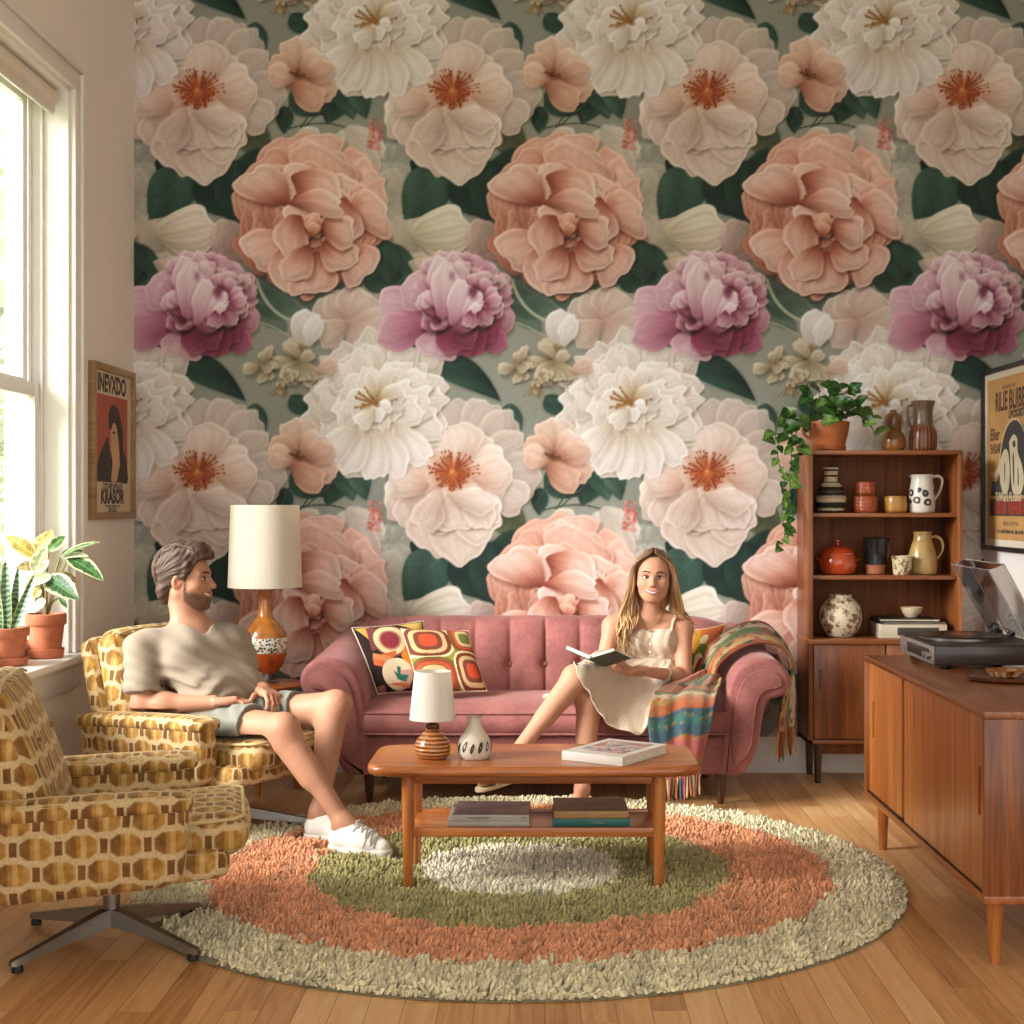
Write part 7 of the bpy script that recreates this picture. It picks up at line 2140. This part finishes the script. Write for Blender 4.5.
for k in range(230):
    x0 = rr.uniform(-.078, .078); t0 = rr.uniform(28, 165); ln = rr.uniform(28, 62); pts = []
    for i in range(12):
        th = math.radians(t0+ln*i/11); xx = x0*(1+.10*math.sin(th))+.004*math.sin(i*.7+k)
        pts.append(HM.p(xx, -.018+.110*math.cos(th), .034+.100*math.sin(th)))
    L_ = HM.loc(np.array(pts))
    if ((L_[:, 1] > .058+.50*(L_[:, 2]-.055)) | ((L_[:, 1] > -.03) & (L_[:, 2] < .012)) | (L_[:, 2] < -.085)).any(): continue
    pts = settle(SH, pts, .0012, 6)
    tone = rr.uniform(.65, 1.35); r_ = rr.uniform(.0022, .0040)
    g.tube([tuple(p-mb) for p in pts], [r_*.5]+[r_]*8+[r_*.8, r_*.5, r_*.2], 6, flat=.6, col=lin((84*tone, 60*tone, 43*tone)))
make('hair_locks', g, M_HAIRM, parent=hair_m, colour=True, smooth=180)
# sneakers
M_CANVAS = flat('white_canvas', (222, 216, 204), .8, var=.03, bump=.1, bs=600); M_SOLE = flat('off_white_rubber', (214, 206, 192), .6, var=.03); M_LACE = flat('grey_lace', (168, 160, 148), .8)
def sneaker(an, fd, z0, pitch=0.0, nm='sneaker'):
    fd = fd/np.linalg.norm(fd)
    Fm = Frame((an[0]+fd[0]*.055, an[1]+fd[1]*.055, z0), fd, (0, 0, 1), .94)
    P = Fm.p; R = Fm.R
    s = SDF(Fm.o-np.array((.21, .21, .02)), Fm.o+np.array((.21, .21, .17)), .003)
    cut = [(P(0, 0, .012), V3(0, 0, -1))]
    s.cap(P(0, -.075, .042), P(0, .02, .040), .040, .041, .02, cuts=cut); s.cap(P(0, .02, .036), P(-.004, .105, .028), .043, .030, .03, cuts=cut)
    s.cap(P(0, -.070, .060), P(0, -.055, .098), .037, .040, .03, cuts=[(P(0, -.05, .095), W2(Fm, (0, .25, 1)))]); s.cap(P(0, -.02, .072), P(0, .05, .052), .036, .030, .04)
    s.cap(P(0, -.052, .085), P(0, -.050, .14), .034, .036, .006, mode='sub')
    up_ = cloth_part(man, nm, s, M_CANVAS, 1); SU = s
    s = SDF(Fm.o-np.array((.21, .21, .02)), Fm.o+np.array((.21, .21, .08)), .003)
    top = [(P(0, 0, .024), V3(0, 0, 1)), (P(0, 0, .0), V3(0, 0, -1))]
    s.cap(P(0, -.078, .012), P(0, .02, .012), .044, .045, .01, cuts=top); s.cap(P(0, .02, .012), P(-.004, .110, .012), .046, .034, .03, cuts=top)
    V, F = s.mesh(0); make_np('sole', V, F, M_SOLE, parent=up_, loc=man.location)
    g = G(); mb = np.array(man.location)
    lay = lambda Q, r: g.tube([tuple(p-mb) for p in push_out(SU, np.array(spline(Q, 12)), .0016, 6)], r, 6)
    for i in range(5):
        y = -.004+.018*i; zt = .120-.0150*i
        for sg in (-1, 1): lay([P(-sg*.022, y, zt-.018), P(0, y+.009, zt), P(sg*.023, y+.018, zt-.026)], .0022)
    for sg in (-1, 1): lay([P(0, -.002, .118), P(sg*.014, .004, .124), P(sg*.028, .010, .104), P(sg*.034, .004, .082)], .0020)
    lay([P(-.036, .048, .035), P(-.024, .060, .066), P(0, .066, .074), P(.024, .060, .066), P(.036, .048, .035)], .0016)
    make('laces', g, M_LACE, parent=up_)
def W2(Fm, v): return Fm.R@np.array(v, float)
sneaker(anR, fdR, .016); sneaker(anL, fdL, .016)

# ================================================================= the woman
def sofa_sub(S, e=.003):
    S.box(V3(0, 6.38, .34), (.80, .285+e, .078+e), .03, None, 0, 'sub'); S.box(V3(0, 6.375, .35), (.72, .20, .092+e), .06, None, .02, 'sub')
HW = Frame((.462, 6.275, .940), (-.10, -1, .02), (.03, 0, 1), .94)
pelW, waiW, cheW, nkW = V3(.455, 6.40, .515), V3(.455, 6.385, .590), V3(.447, 6.365, .675), V3(.452, 6.345, .775)
hRw, hLw = V3(.385, 6.36, .500), V3(.510, 6.37, .495)
kRw, kLw = V3(.122, 5.975, .548), V3(.176, 6.020, .450)
aRw, aLw = V3(-.125, 5.855, .252), V3(.150, 5.955, .105)
sRw, sLw = V3(.292, 6.345, .728), V3(.592, 6.345, .730)
eRw, eLw = V3(.245, 6.27, .560), V3(.590, 6.255, .520)
wRw, wLw = V3(.212, 6.16, .572), V3(.425, 6.102, .560)
wom = thing('person', 'blonde woman in cream sundress sitting cross legged on the sofa with an open book', 'person', (.45, 6.36, .43))
S = SDF((-.34, 5.62, .0), (.76, 6.56, 1.12), .0034)
X3 = V3(1, 0, 0)
S.cap(pelW-X3*.07, pelW+X3*.07, .098, None, .03); S.cap(waiW-X3*.045, waiW+X3*.045, .075, None, .06); S.cap(cheW-X3*.06, cheW+X3*.06, .078, None, .06)
for sx in (-1, 1): S.ell(cheW+V3(sx*.058, -.060, -.005), (.050, .048, .052), None, .03)
S.cap(nkW, sRw, .042, .043, .04); S.cap(nkW, sLw, .042, .043, .04)
S.cap(nkW+V3(0, .005, -.03), HW.p(0, -.02, -.05), .046, .043, .03)
for sx in (-1, 1): S.cap(nkW+V3(sx*.012, -.040, -.012), nkW+V3(sx*.11, -.028, .0), .010, .009, .02)     # collar bones
add_head(S, HW, True)
for sh, el, wr in ((sRw, eRw, wRw), (sLw, eLw, wLw)):
    S.cap(sh, el, .040, .033, .03); S.cap(el, wr, .033, .021, .02)
    S.ell(el+(wr-el)*.28, (.034, .034, .034), None, .03)
add_hand(S, wLw, V3(-.93, -.34, .06), V3(-.1, .45, .85), 1, (.20, .25, .2), .90, thumb=(.5, .3))
add_hand(S, wRw, V3(-.20, -.85, .0), V3(-.1, .2, 1), -1, (.15, .2, .2), .88, thumb=(.6, .3))
for hp, kn, an in ((hRw, kRw, aRw), (hLw, kLw, aLw)):
    S.cap(hp, kn, .078, .050, .02); S.ell(kn, (.047, .047, .050), None, .03); S.cap(kn, an, .046, .027, .02)
    ax = (an-kn)/np.linalg.norm(an-kn); bk_ = V3(.5, .8, .1); bk_ = bk_-ax*(bk_@ax); bk_ /= np.linalg.norm(bk_)
    S.cap(kn+ax*.06+bk_*.018, kn+ax*.20+bk_*.016, .036, .028, .04)
def bare_foot(an, toe, heel, r=.024):
    S.cap(an, heel, .027, .024, .02); S.cap(an, (an+toe)*.5+V3(0, 0, .004), .026, r, .02); S.cap((an+toe)*.5, toe, r, r*.72, .02); S.cap(heel, toe, .022, .018, .025)
    d = toe-heel; d /= np.linalg.norm(d); s = np.cross(d, up); s /= np.linalg.norm(s)
    for i in range(5): S.cap(toe+s*(i-2)*.0125*1.0-d*.02, toe+s*(i-2)*.0130+d*(.018-.004*abs(i-1)), .0085, .0075, .004)
tR, hR = V3(-.245, 5.735, .178), V3(-.100, 5.86, .200)
tL, hL = V3(.105, 5.790, .036), V3(.158, 5.985, .042)
bare_foot(aRw, tR, hR); bare_foot(aLw, tL, hL)
sofa_sub(S, .006)
SW = S
V, F = S.mesh(1)
L = HW.loc(V); inhead = (np.abs(L[:, 0]) < .12) & (np.abs(L[:, 1]) < .15) & (L[:, 2] > -.13) & (L[:, 2] < .15)
col = np.tile(np.array((194, 137, 105))/255., (len(V), 1))
for sx in (-1, 1): col = mixc(col, .45*e((sx*.043, .068, -.026), (.020, .03, .018)), (214, 126, 108)); col = mixc(col, .22*e((sx*.031, .09, .014), (.018, .02, .010)), (164, 110, 88))
col = mixc(col, .25*e((0, .108, -.028), (.013, .013, .012)), (208, 128, 106))
for c, r in ((kRw, .05), (kLw, .05), (eLw, .04), (wLw+V3(-.09, -.03, 0), .05)): col = mixc(col, .28*np.exp(-((V-c)**2).sum(1)/r**2), (210, 130, 104))
join_body(wom, V, F, linv(col), face_extras(HW, True, S), [M_SKIN, M_EYEW, M_IRISB, M_BROW, M_LASH, M_TEETH, M_LIP])
# dress: bodice
M_DRESS = knit('cream_waffle_cotton', (218, 194, 166), 700, .5, .04, waffle=.0085)
S2 = SDF((.22, 6.18, .44), (.70, 6.54, .82), .0036)
S2.cap(pelW-X3*.065, pelW+X3*.065, .108, None, .03); S2.cap(waiW-X3*.048, waiW+X3*.048, .084, None, .05); S2.cap(cheW-X3*.062, cheW+X3*.062, .087, None, .05, cuts=[(V3(.45, 6.30, .712), V3(0, .12, 1))])
for sx in (-1, 1): S2.ell(cheW+V3(sx*.058, -.062, -.006), (.057, .053, .057), None, .03, cuts=[(V3(.45, 6.30, .712), V3(0, .12, 1))])
S2.warp(lambda X, Y, Z: .0016*np.sin(150*X+2*np.sin(40*Z))*(Z > .60)+.0024*np.sin(90*X+60*Z)*(Z < .60)-.0030*np.exp(-((Z-.598)/.006)**2))
sofa_sub(S2); bod = cloth_part(wom, 'bodice', S2, M_DRESS, 1)
b0 = np.array(wom.location)
g = G()
for x0, x1 in ((.535, .545), (.372, .365)):
    P_ = push_out(SW, spline([V3(x0, 6.275, .705), V3(x1, 6.30, .745), V3(x1+.005, 6.34, .785), V3(x1, 6.40, .77), V3(x0, 6.44, .72)], 24), .004)
    g.tube([tuple(p-b0) for p in P_], .0058, 8, flat=.5)
make('strap', g, M_DRESS, parent=bod)
g = G()
for i in range(3): g.sphere(tuple(V3(.447, 6.243+(.02 if i > 1 else 0), .695-.035*i)-b0), (.006, .004, .006), 12, 8)
make('button', g, flat('shell_button', (226, 210, 186), .3), parent=bod)
P_ = push_out(SW, spline([V3(.535, 6.30, .70)*0+V3(.455, 6.255, .640), V3(.452, 6.245, .690)], 8), .012)
# skirt
hem = [(592, 664, 6.20), (583, 662, 6.08), (575, 664, 5.985), (576, 672, 5.935), (583, 684, 5.925), (591, 697, 5.935), (599, 711, 5.95), (607, 723, 5.965), (622, 729, 5.975), (640, 734, 5.985), (648, 718, 6.00), (656, 705, 6.04), (668, 697, 6.12), (682, 692, 6.26), (692, 687, 6.42)]
Hm = spline([V3(*at(*q)) for q in hem], 81)
rows = []
nv = 46
for i in range(81):
    a = math.radians(178+184*i/80)
    w0 = V3(waiW[0]+.100*math.cos(a), waiW[1]-.01+.088*math.sin(a), .598)
    h_ = Hm[i]
    mid = w0*.5+h_*.5+V3(0, 0, .035)
    if i > 40: mid = mid+V3(.02*(i-40)/40, 0, -.02*(i-40)/40)
    c = [w0, w0*.82+h_*.18+V3(0, 0, .004), mid, w0*.22+h_*.78+V3(0, 0, .022), h_]
    rows.append(spline(c, nv+1))
A_ = np.array(rows)
sh_ = A_.shape
u_ = np.linspace(0, 1, 81)[:, None]; v_ = np.linspace(0, 1, nv+1)[None]
fold = .0055*np.sin(46*u_+5*v_)*v_**.7+.003*np.sin(95*u_+9*np.sin(3*v_))*v_
tg = np.gradient(A_, axis=0); tv = np.gradient(A_, axis=1); nn = np.cross(tg, tv); nn /= np.maximum(np.linalg.norm(nn, axis=2, keepdims=True), 1e-9)
if nn[40, 20, 1] > 0: nn = -nn
A_ = A_+nn*fold[..., None]
B_ = push_out(SW, A_.reshape(-1, 3), .010, 6)
# keep the cloth on top of the seat
seat = (B_[:, 1] > 6.075) & (B_[:, 2] < .452); B_[seat, 2] = .452
fr = (B_[:, 1] <= 6.075) & (B_[:, 1] > 6.055) & (B_[:, 2] < .43); B_[fr, 1] = 6.055
A_ = B_.reshape(sh_)
for _ in range(3):
    A_[1:-1, 1:-1] = A_[1:-1, 1:-1]*.5+(A_[:-2, 1:-1]+A_[2:, 1:-1]+A_[1:-1, :-2]+A_[1:-1, 2:])*.125
A_ = push_out(SW, A_.reshape(-1, 3), .007, 4)
m_ = (A_[:, 0] > .12) & (A_[:, 0] < .33) & (A_[:, 1] > 5.93) & (A_[:, 1] < 6.10) & (A_[:, 2] > .602)
A_[m_, 2] = .602
Fk = [(i*(nv+1)+j, (i+1)*(nv+1)+j, (i+1)*(nv+1)+j+1, i*(nv+1)+j+1) for i in range(80) for j in range(nv)]
sk = make('skirt', G().add([tuple(p-b0) for p in A_], Fk), M_DRESS, parent=wom, smooth=180)
md = sk.modifiers.new('thickness', 'SOLIDIFY'); md.thickness = .004; md.offset = 0
hm = A_.reshape(sh_)[:, -1]
make('hem', G().tube([tuple(p-b0) for p in hm], .0032, 6), M_DRESS, parent=sk)
# the loose tail of the skirt behind the crossed knee
g = G().grid(lambda u, v: tuple(V3(*at(543+20*u, 697-5*u+5*v*math.sin(PI*(.15+.85*u)), 6.17-.05*v))+V3(0, 0, .006+.004*math.sin(9*u))-b0), 14, 6)
tl = make('skirt_tail', g, M_DRESS, parent=sk, smooth=180)
md = tl.modifiers.new('thickness', 'SOLIDIFY'); md.thickness = .004; md.offset = 0
# necklace
P_ = push_out(SW, spline([nkW+V3(-.055, -.02, .03), nkW+V3(-.035, -.055, -.015), nkW+V3(-.005, -.07, -.055), nkW+V3(.030, -.055, -.015), nkW+V3(.055, -.02, .03)], 40), .002, 8)
M_GOLD = flat('gold_chain', (196, 150, 84), .3, .8)
nk_ = make('necklace', G().tube([tuple(p-b0) for p in P_], .0011, 6).sphere(tuple(P_[20]+V3(0, -.002, -.005)-b0), (.005, .003, .006), 10, 8), M_GOLD, parent=wom)
# sandals
M_SAND = flat('tan_leather', (176, 140, 104), .6, var=.06); M_SANDS = flat('beige_sole', (206, 184, 150), .7)
def sandal(heel, toe):
    d = toe-heel; Ld = np.linalg.norm(d); d /= Ld; s = np.cross(d, up); s /= np.linalg.norm(s); n = np.cross(s, d)
    outl = [(-.035, .0), (-.028, .020), (.0, .026), (.05, .024), (.10, .030), (Ld*.86, .036), (Ld+.012, .028), (Ld+.034, .0), (Ld+.012, -.028), (Ld*.86, -.034), (.10, -.030), (.05, -.024), (.0, -.026), (-.028, -.020)]
    pl_ = spline([(a, b, 0) for a, b in outl]+[(outl[0][0], outl[0][1], 0)], 50)[:-1]
    o_ = heel-n*.026
    rings = [[tuple(o_+d*q[0]+s*q[1]*w_+n*z_-b0) for q in pl_] for z_, w_ in ((-.013, .97), (-.011, 1), (-.002, 1), (0, .97))]
    so = make('sandal', G().loft(rings), M_SANDS, parent=wom, smooth=40)
    for a, hgt in ((Ld*.80, .036), (Ld*.60, .046)):
        g = G().tube([tuple(o_+d*(a+.004*math.cos(t))+s*.036*math.cos(t)+n*(hgt*math.sin(t))-b0) for t in np.linspace(.02, PI-.02, 17)], .0065, 8, flat=.5)
        make('strap', g, M_SAND, parent=so)
sandal(hR, tR); sandal(hL+V3(0, 0, .012), tL+V3(0, 0, .012))
# hair
SH = SDF(HW.o-.18, HW.o+.16, .003)
P = HW.p; R = HW.R; W = lambda v: R@np.array(v, float)
SH.ell(P(0, -.016, .040), (.084*.94, .104*.94, .096*.94), R, 0, cuts=[(P(0, .050, .082), W((0, 1, -.62)))])
SH.ell(P(0, -.055, -.060), (.080, .050, .100), R, .03)
def hwv(X, Y, Z):
    x, y, z = HW.loc(np.stack([X, Y, Z], 1)).T
    return .0016*np.sin(170*np.abs(x)+40*z+2*np.sin(30*y))+.0012*np.sin(260*np.abs(x)-60*y)
SH.warp(hwv, .03)
V, F = SH.mesh(0); Lh = HW.loc(V)
st = .5+.3*np.sin(170*np.abs(Lh[:, 0])+40*Lh[:, 2]+2*np.sin(30*Lh[:, 1]))+.2*np.sin(260*np.abs(Lh[:, 0])-60*Lh[:, 1])
rt = np.exp(-(Lh[:, 0]/.030)**2)*(Lh[:, 2] > .05)
hc = (np.array((124, 88, 58))/255)[None]*(1-st[:, None])+(np.array((160, 118, 76))/255)[None]*st[:, None]
hc = hc*(1-.45*rt[:, None])
M_HAIRW = painted('blonde_hair', .42, .4, 0, 0, .10)
hw = make_np('hair', V, F, M_HAIRW, parent=wom, col=linv(hc), loc=wom.location)
rr = random.Random(3)
g = G()
def strand(pts, r0, n=26, tone=0.0):
    S_ = spline(pts, n); ph = rr.uniform(0, 6.28); am = rr.uniform(.006, .013)
    out = []; cols = []; rad = []
    for i, p in enumerate(S_):
        t = i/(n-1); w = am*t*math.sin(11*t+ph)
        out.append(tuple(np.array(p)+np.array((w, w*.5*math.cos(ph), 0))-b0))
        a = np.array((104, 72, 46))*(1-min(1, t*1.5))+np.array((198, 154, 102))*min(1, t*1.5)
        a = a*(1+tone+.10*math.sin(ph*3)); cols.append(lin(tuple(np.clip(a, 0, 255))))
        rad.append(r0*(.55+.6*math.sin(PI*min(1, t*.9+.15)))*(1-.75*max(0, t-.75)/.25))
    g.tube(out, rad, 7, cols=cols, flat=.6)
for sx, ntot in ((-1, 150), (1, 125)):                 # -1: towards her own right arm side
    for k in range(ntot):
        q = k/ntot; fr_ = rr.random()
        # start along the parting, run over the side of the head, then fall
        y0 = .070-.155*q; a = P(-sx*.004, y0, .134-.45*max(0, y0-.03)-.22*max(0, -y0-.03))
        y1 = .064-.155*q
        b1 = P(-sx*(.064+.014*fr_), y1*.9+.004, .085-.02*fr_); c1 = P(-sx*(.086+.014*fr_), y1*.75, .02)
        d1 = P(-sx*(.088+.026*fr_), y1*.6-.004, -.055)
        if sx == -1:      # side of the picture's left: falls in front of the shoulder onto the chest
            e1 = V3(.362+.050*q*rr.uniform(.2, 1)-.045*fr_, 6.265+.04*q+.02*rr.random(), .800-.015*fr_)
            f1 = V3(.345+.050*rr.random()-.05*fr_, 6.245+.045*rr.random(), .735-.02*fr_)
            tip = V3(.300+.095*rr.random(), 6.242+.05*rr.random(), .690-.095*rr.random()**1.2)
        else:
            e1 = V3(.555+.045*fr_-.02*q, 6.285+.05*q+.02*rr.random(), .805-.02*fr_)
            f1 = V3(.565+.050*rr.random()-.02*q, 6.30+.09*rr.random(), .770-.015*fr_)
            tip = V3(.575+.055*rr.random(), 6.33+.10*rr.random(), .735-.06*rr.random())
        pts = np.array([a, b1, c1, d1, e1, f1, tip])
        pts = push_out(SW, pts, .007, 6); pts[0] = push_out(SW, pts[:1], .010, 4)[0]
        strand(list(pts), rr.uniform(.0048, .0082), 26, rr.uniform(-.22, .10))
make('hair_locks', g, M_HAIRW, parent=hw, colour=True, smooth=180)

# ---------------------------------------------------------------- open book in her hand
A0 = V3(*at(588.5, 659.5, 5.895)); lv = V3(*at(605, 667, 6.035))-A0
wr_ = V3(*at(616, 651, 5.945))-A0; wl_ = V3(*at(564, 649, 5.92))-A0
bo = thing('open_book', 'open book with dark green cover held in the hand of the seated woman', 'book', tuple(A0+lv*.5))
M_GRN = flat('dark_green_cover', (58, 70, 60), .45, var=.3, vs=22); M_PG = flat('white_page', (228, 222, 206), .8, var=.02)
c0 = np.array(bo.location)
def board(w, off, th, k0=1.0):
    n = np.cross(w, lv); n /= np.linalg.norm(n)
    if n[2] < 0: n = -n
    q = [A0, A0+w*k0, A0+w*k0+lv, A0+lv]
    if k0 < 1: q = [A0+lv*.02, A0+w*k0+lv*.02, A0+w*k0+lv*.98, A0+lv*.98]
    return [tuple(p+n*off-c0) for p in q], [tuple(p+n*(off+th)-c0) for p in q]
for w, nm in ((wr_, 'r'), (wl_, 'l')):
    a, b = board(w, 0, .003); part(bo, 'cover', G().loft([a, b]), M_GRN, smooth=0)
    a, b = board(w, .0035, .013, .95); part(bo, 'page_block', G().loft([a, b]), M_PG, smooth=0)
# ---------------------------------------------------------------- crochet throw over the right arm of the sofa
def throw_blanket():
    o = thing('throw_blanket', 'multicoloured crochet throw blanket with fringes draped over the sofa arm and seat', 'blanket', (.85, 6.25, .42))
    def wool():
        t = NT('crochet_wool'); uv = t.n('ShaderNodeUVMap').outputs[0]; u, v, _ = t.sep(uv)
        su = t.math('SINE', t.math('MULTIPLY', u, 2*PI/.0125)); sv = t.math('SINE', t.math('MULTIPLY', v, 2*PI/.011))
        k = t.math('MULTIPLY', su, sv)
        c = t.attr(); n = t.noise(t.co(), 130, 3, .6)
        f = t.math('MULTIPLY_ADD', k, .16, t.math('MULTIPLY_ADD', n, .5, .72))
        t.bump(t.math('ADD', k, n), .7, .006)
        t.fin(t.mix(1.0, c, t.comb(f, f, f), 'MULTIPLY'), .95, 0, .1, sheen=.3); return t.m
    M = wool()
    # stations: (front/left edge, back/right edge, fold height)
    A = lambda px, py, Y: np.array(at(px, py, Y))
    ST_ = [(A(655, 782, 5.985), A(700, 776, 5.99), .010), (A(652, 755, 6.00), A(704, 752, 6.00), .014), (A(648, 728, 6.01), A(710, 728, 6.01), .016), (A(650, 706, 6.02), A(714, 706, 6.02), .014),
           (A(656, 694, 6.06), A(716, 697, 6.07), .010), (A(678, 684, 6.16), A(720, 687, 6.14), .014), (A(700, 675, 6.28), A(721, 681, 6.18), .016), (np.array((.675, 6.36, .52)), np.array((.716, 6.18, .485)), .014),
           (np.array((.715, 6.37, .625)), np.array((.738, 6.20, .570)), .010), (np.array((.790, 6.42, .690)), np.array((.815, 6.22, .632)), .010), (np.array((.89, 6.50, .725)), np.array((.915, 6.26, .658)), .010),
           (np.array((.985, 6.56, .71)), np.array((1.005, 6.29, .635)), .010), (np.array((1.065, 6.53, .60)), np.array((1.045, 6.30, .56)), .010), (np.array((1.095, 6.52, .46)), np.array((1.010, 6.29, .43)), .010),
           (np.array((1.095, 6.50, .35)), np.array((.985, 6.27, .34)), .008), (np.array((1.090, 6.48, .285)), np.array((.980, 6.27, .28)), .006)]
    Lp = spline([s[0] for s in ST_], 161); Rp = spline([s[1] for s in ST_], 161); Hp = spline([(s[2], 0, 0) for s in ST_], 161)
    nv = 34
    C = [(Lp[i]+Rp[i])/2 for i in range(161)]
    arc = [0]
    for i in range(160): arc.append(arc[-1]+np.linalg.norm(C[i+1]-C[i]))
    PAL = {'orange': (190, 100, 60), 'teal': (64, 120, 112), 'blue': (66, 96, 116), 'rose': (184, 92, 90), 'must': (184, 144, 78), 'green': (96, 120, 64), 'cream': (206, 184, 146), 'rust': (160, 66, 36), 'plum': (110, 60, 70)}
    bands = [(.05, 'rose'), (.075, 'orange'), (.15, 'rose'), (.165, 'orange'), (.215, 'blue'), (.255, 'teal'), (.275, 'blue'), (.315, 'orange'), (.335, 'must'), (.36, 'cream'), (.38, 'green'), (.42, 'orange'), (.97, 'orange'), (2, 'plum')]
    def colr(a, v, i):
        # long stripes run ALONG the cloth where it lies over the arm, across it where it hangs in front
        if a > .42:
            q = v*5.2+.35*math.sin(a*9)
            c = [PAL['orange'], PAL['cream'], PAL['green'], PAL['orange'], PAL['must'], PAL['rust']][int(q) % 6]
            if mnoise.noise(Vector((a*22, v*9, 3))) > .28: c = PAL['rust']
            if mnoise.noise(Vector((a*18, v*7, 9))) > .34: c = (60, 74, 50)
            return c
        aw = a-.05*(v-.5)+.008*math.sin(v*9)
        for lim, nme in bands:
            if aw < lim: break
        c = PAL[nme]
        if mnoise.noise(Vector((aw*60, v*26, 1))) > .32: c = PAL['must' if nme in ('teal', 'orange') else 'green' if nme == 'blue' else 'orange']
        return c
    g = G(); V, CC, UV, F = [], [], [], []
    for i in range(161):
        tg = C[min(i+1, 160)]-C[max(i-1, 0)]; tg /= np.linalg.norm(tg)
        ac = Rp[i]-Lp[i]; wd = np.linalg.norm(ac); nn = np.cross(ac/wd, tg); nn /= np.linalg.norm(nn)
        if i > 0 and nn@prev < 0: nn = -nn
        if i == 0 and nn[1] > 0: nn = -nn
        prev = nn
        for j in range(nv+1):
            v = j/nv; h = Hp[i][0]
            f = h*(.55+.5*math.sin(v*11+.9*math.sin(i*.035))+.35*math.sin(v*23+i*.06))
            p = Lp[i]*(1-v)+Rp[i]*v+nn*(f+.006)
            V.append(p); CC.append(lin(colr(arc[i], v, i))); UV.append((v*wd, arc[i]))
    for i in range(160):
        for j in range(nv):
            a = i*(nv+1)+j; F.append((a, a+1, a+nv+2, a+nv+1))
    V = list(push_out(SW, np.array(V), .018, 6))
    base = np.array(o.location)
    g.add([p-base for p in V], F, 0, CC, UV)
    cl = part(o, 'cloth', g, M, colour=True, uv=True, smooth=180)
    sm = cl.modifiers.new('thickness', 'SOLIDIFY'); sm.thickness = .007; sm.offset = 0
    rr = random.Random(4)
    for end, names in ((0, ('orange', 'cream', 'blue', 'plum', 'rose', 'cream', 'orange', 'blue', 'must')), (160, ('rust', 'must', 'plum', 'orange', 'green', 'rust', 'plum'))):
        g = G(); cols = []
        n = 20 if end == 0 else 16
        for k in range(n):
            v = (k+.5)/n; p = Lp[end]*(1-v)+Rp[end]*v
            nj = int(v*nv); p = np.array(V[end*(nv+1)+nj])
            L = rr.uniform(.070, .086) if end == 0 else rr.uniform(.10, .13)
            dx, dy = rr.uniform(-.008, .008), rr.uniform(-.006, .006)
            c = lin(PAL[names[k % len(names)]])
            g.tube([p-base+np.array(q) for q in ((0, 0, .006), (dx*.3, dy*.3, -L*.35), (dx*.8, dy, -L*.7), (dx*1.4, dy, -L))], [.0045, .0040, .0046, .0030], 6, col=c)
        part(o, 'fringe', g, painted('wool_fringe', .95, .1, 300, .3, .12), colour=True)
throw_blanket()
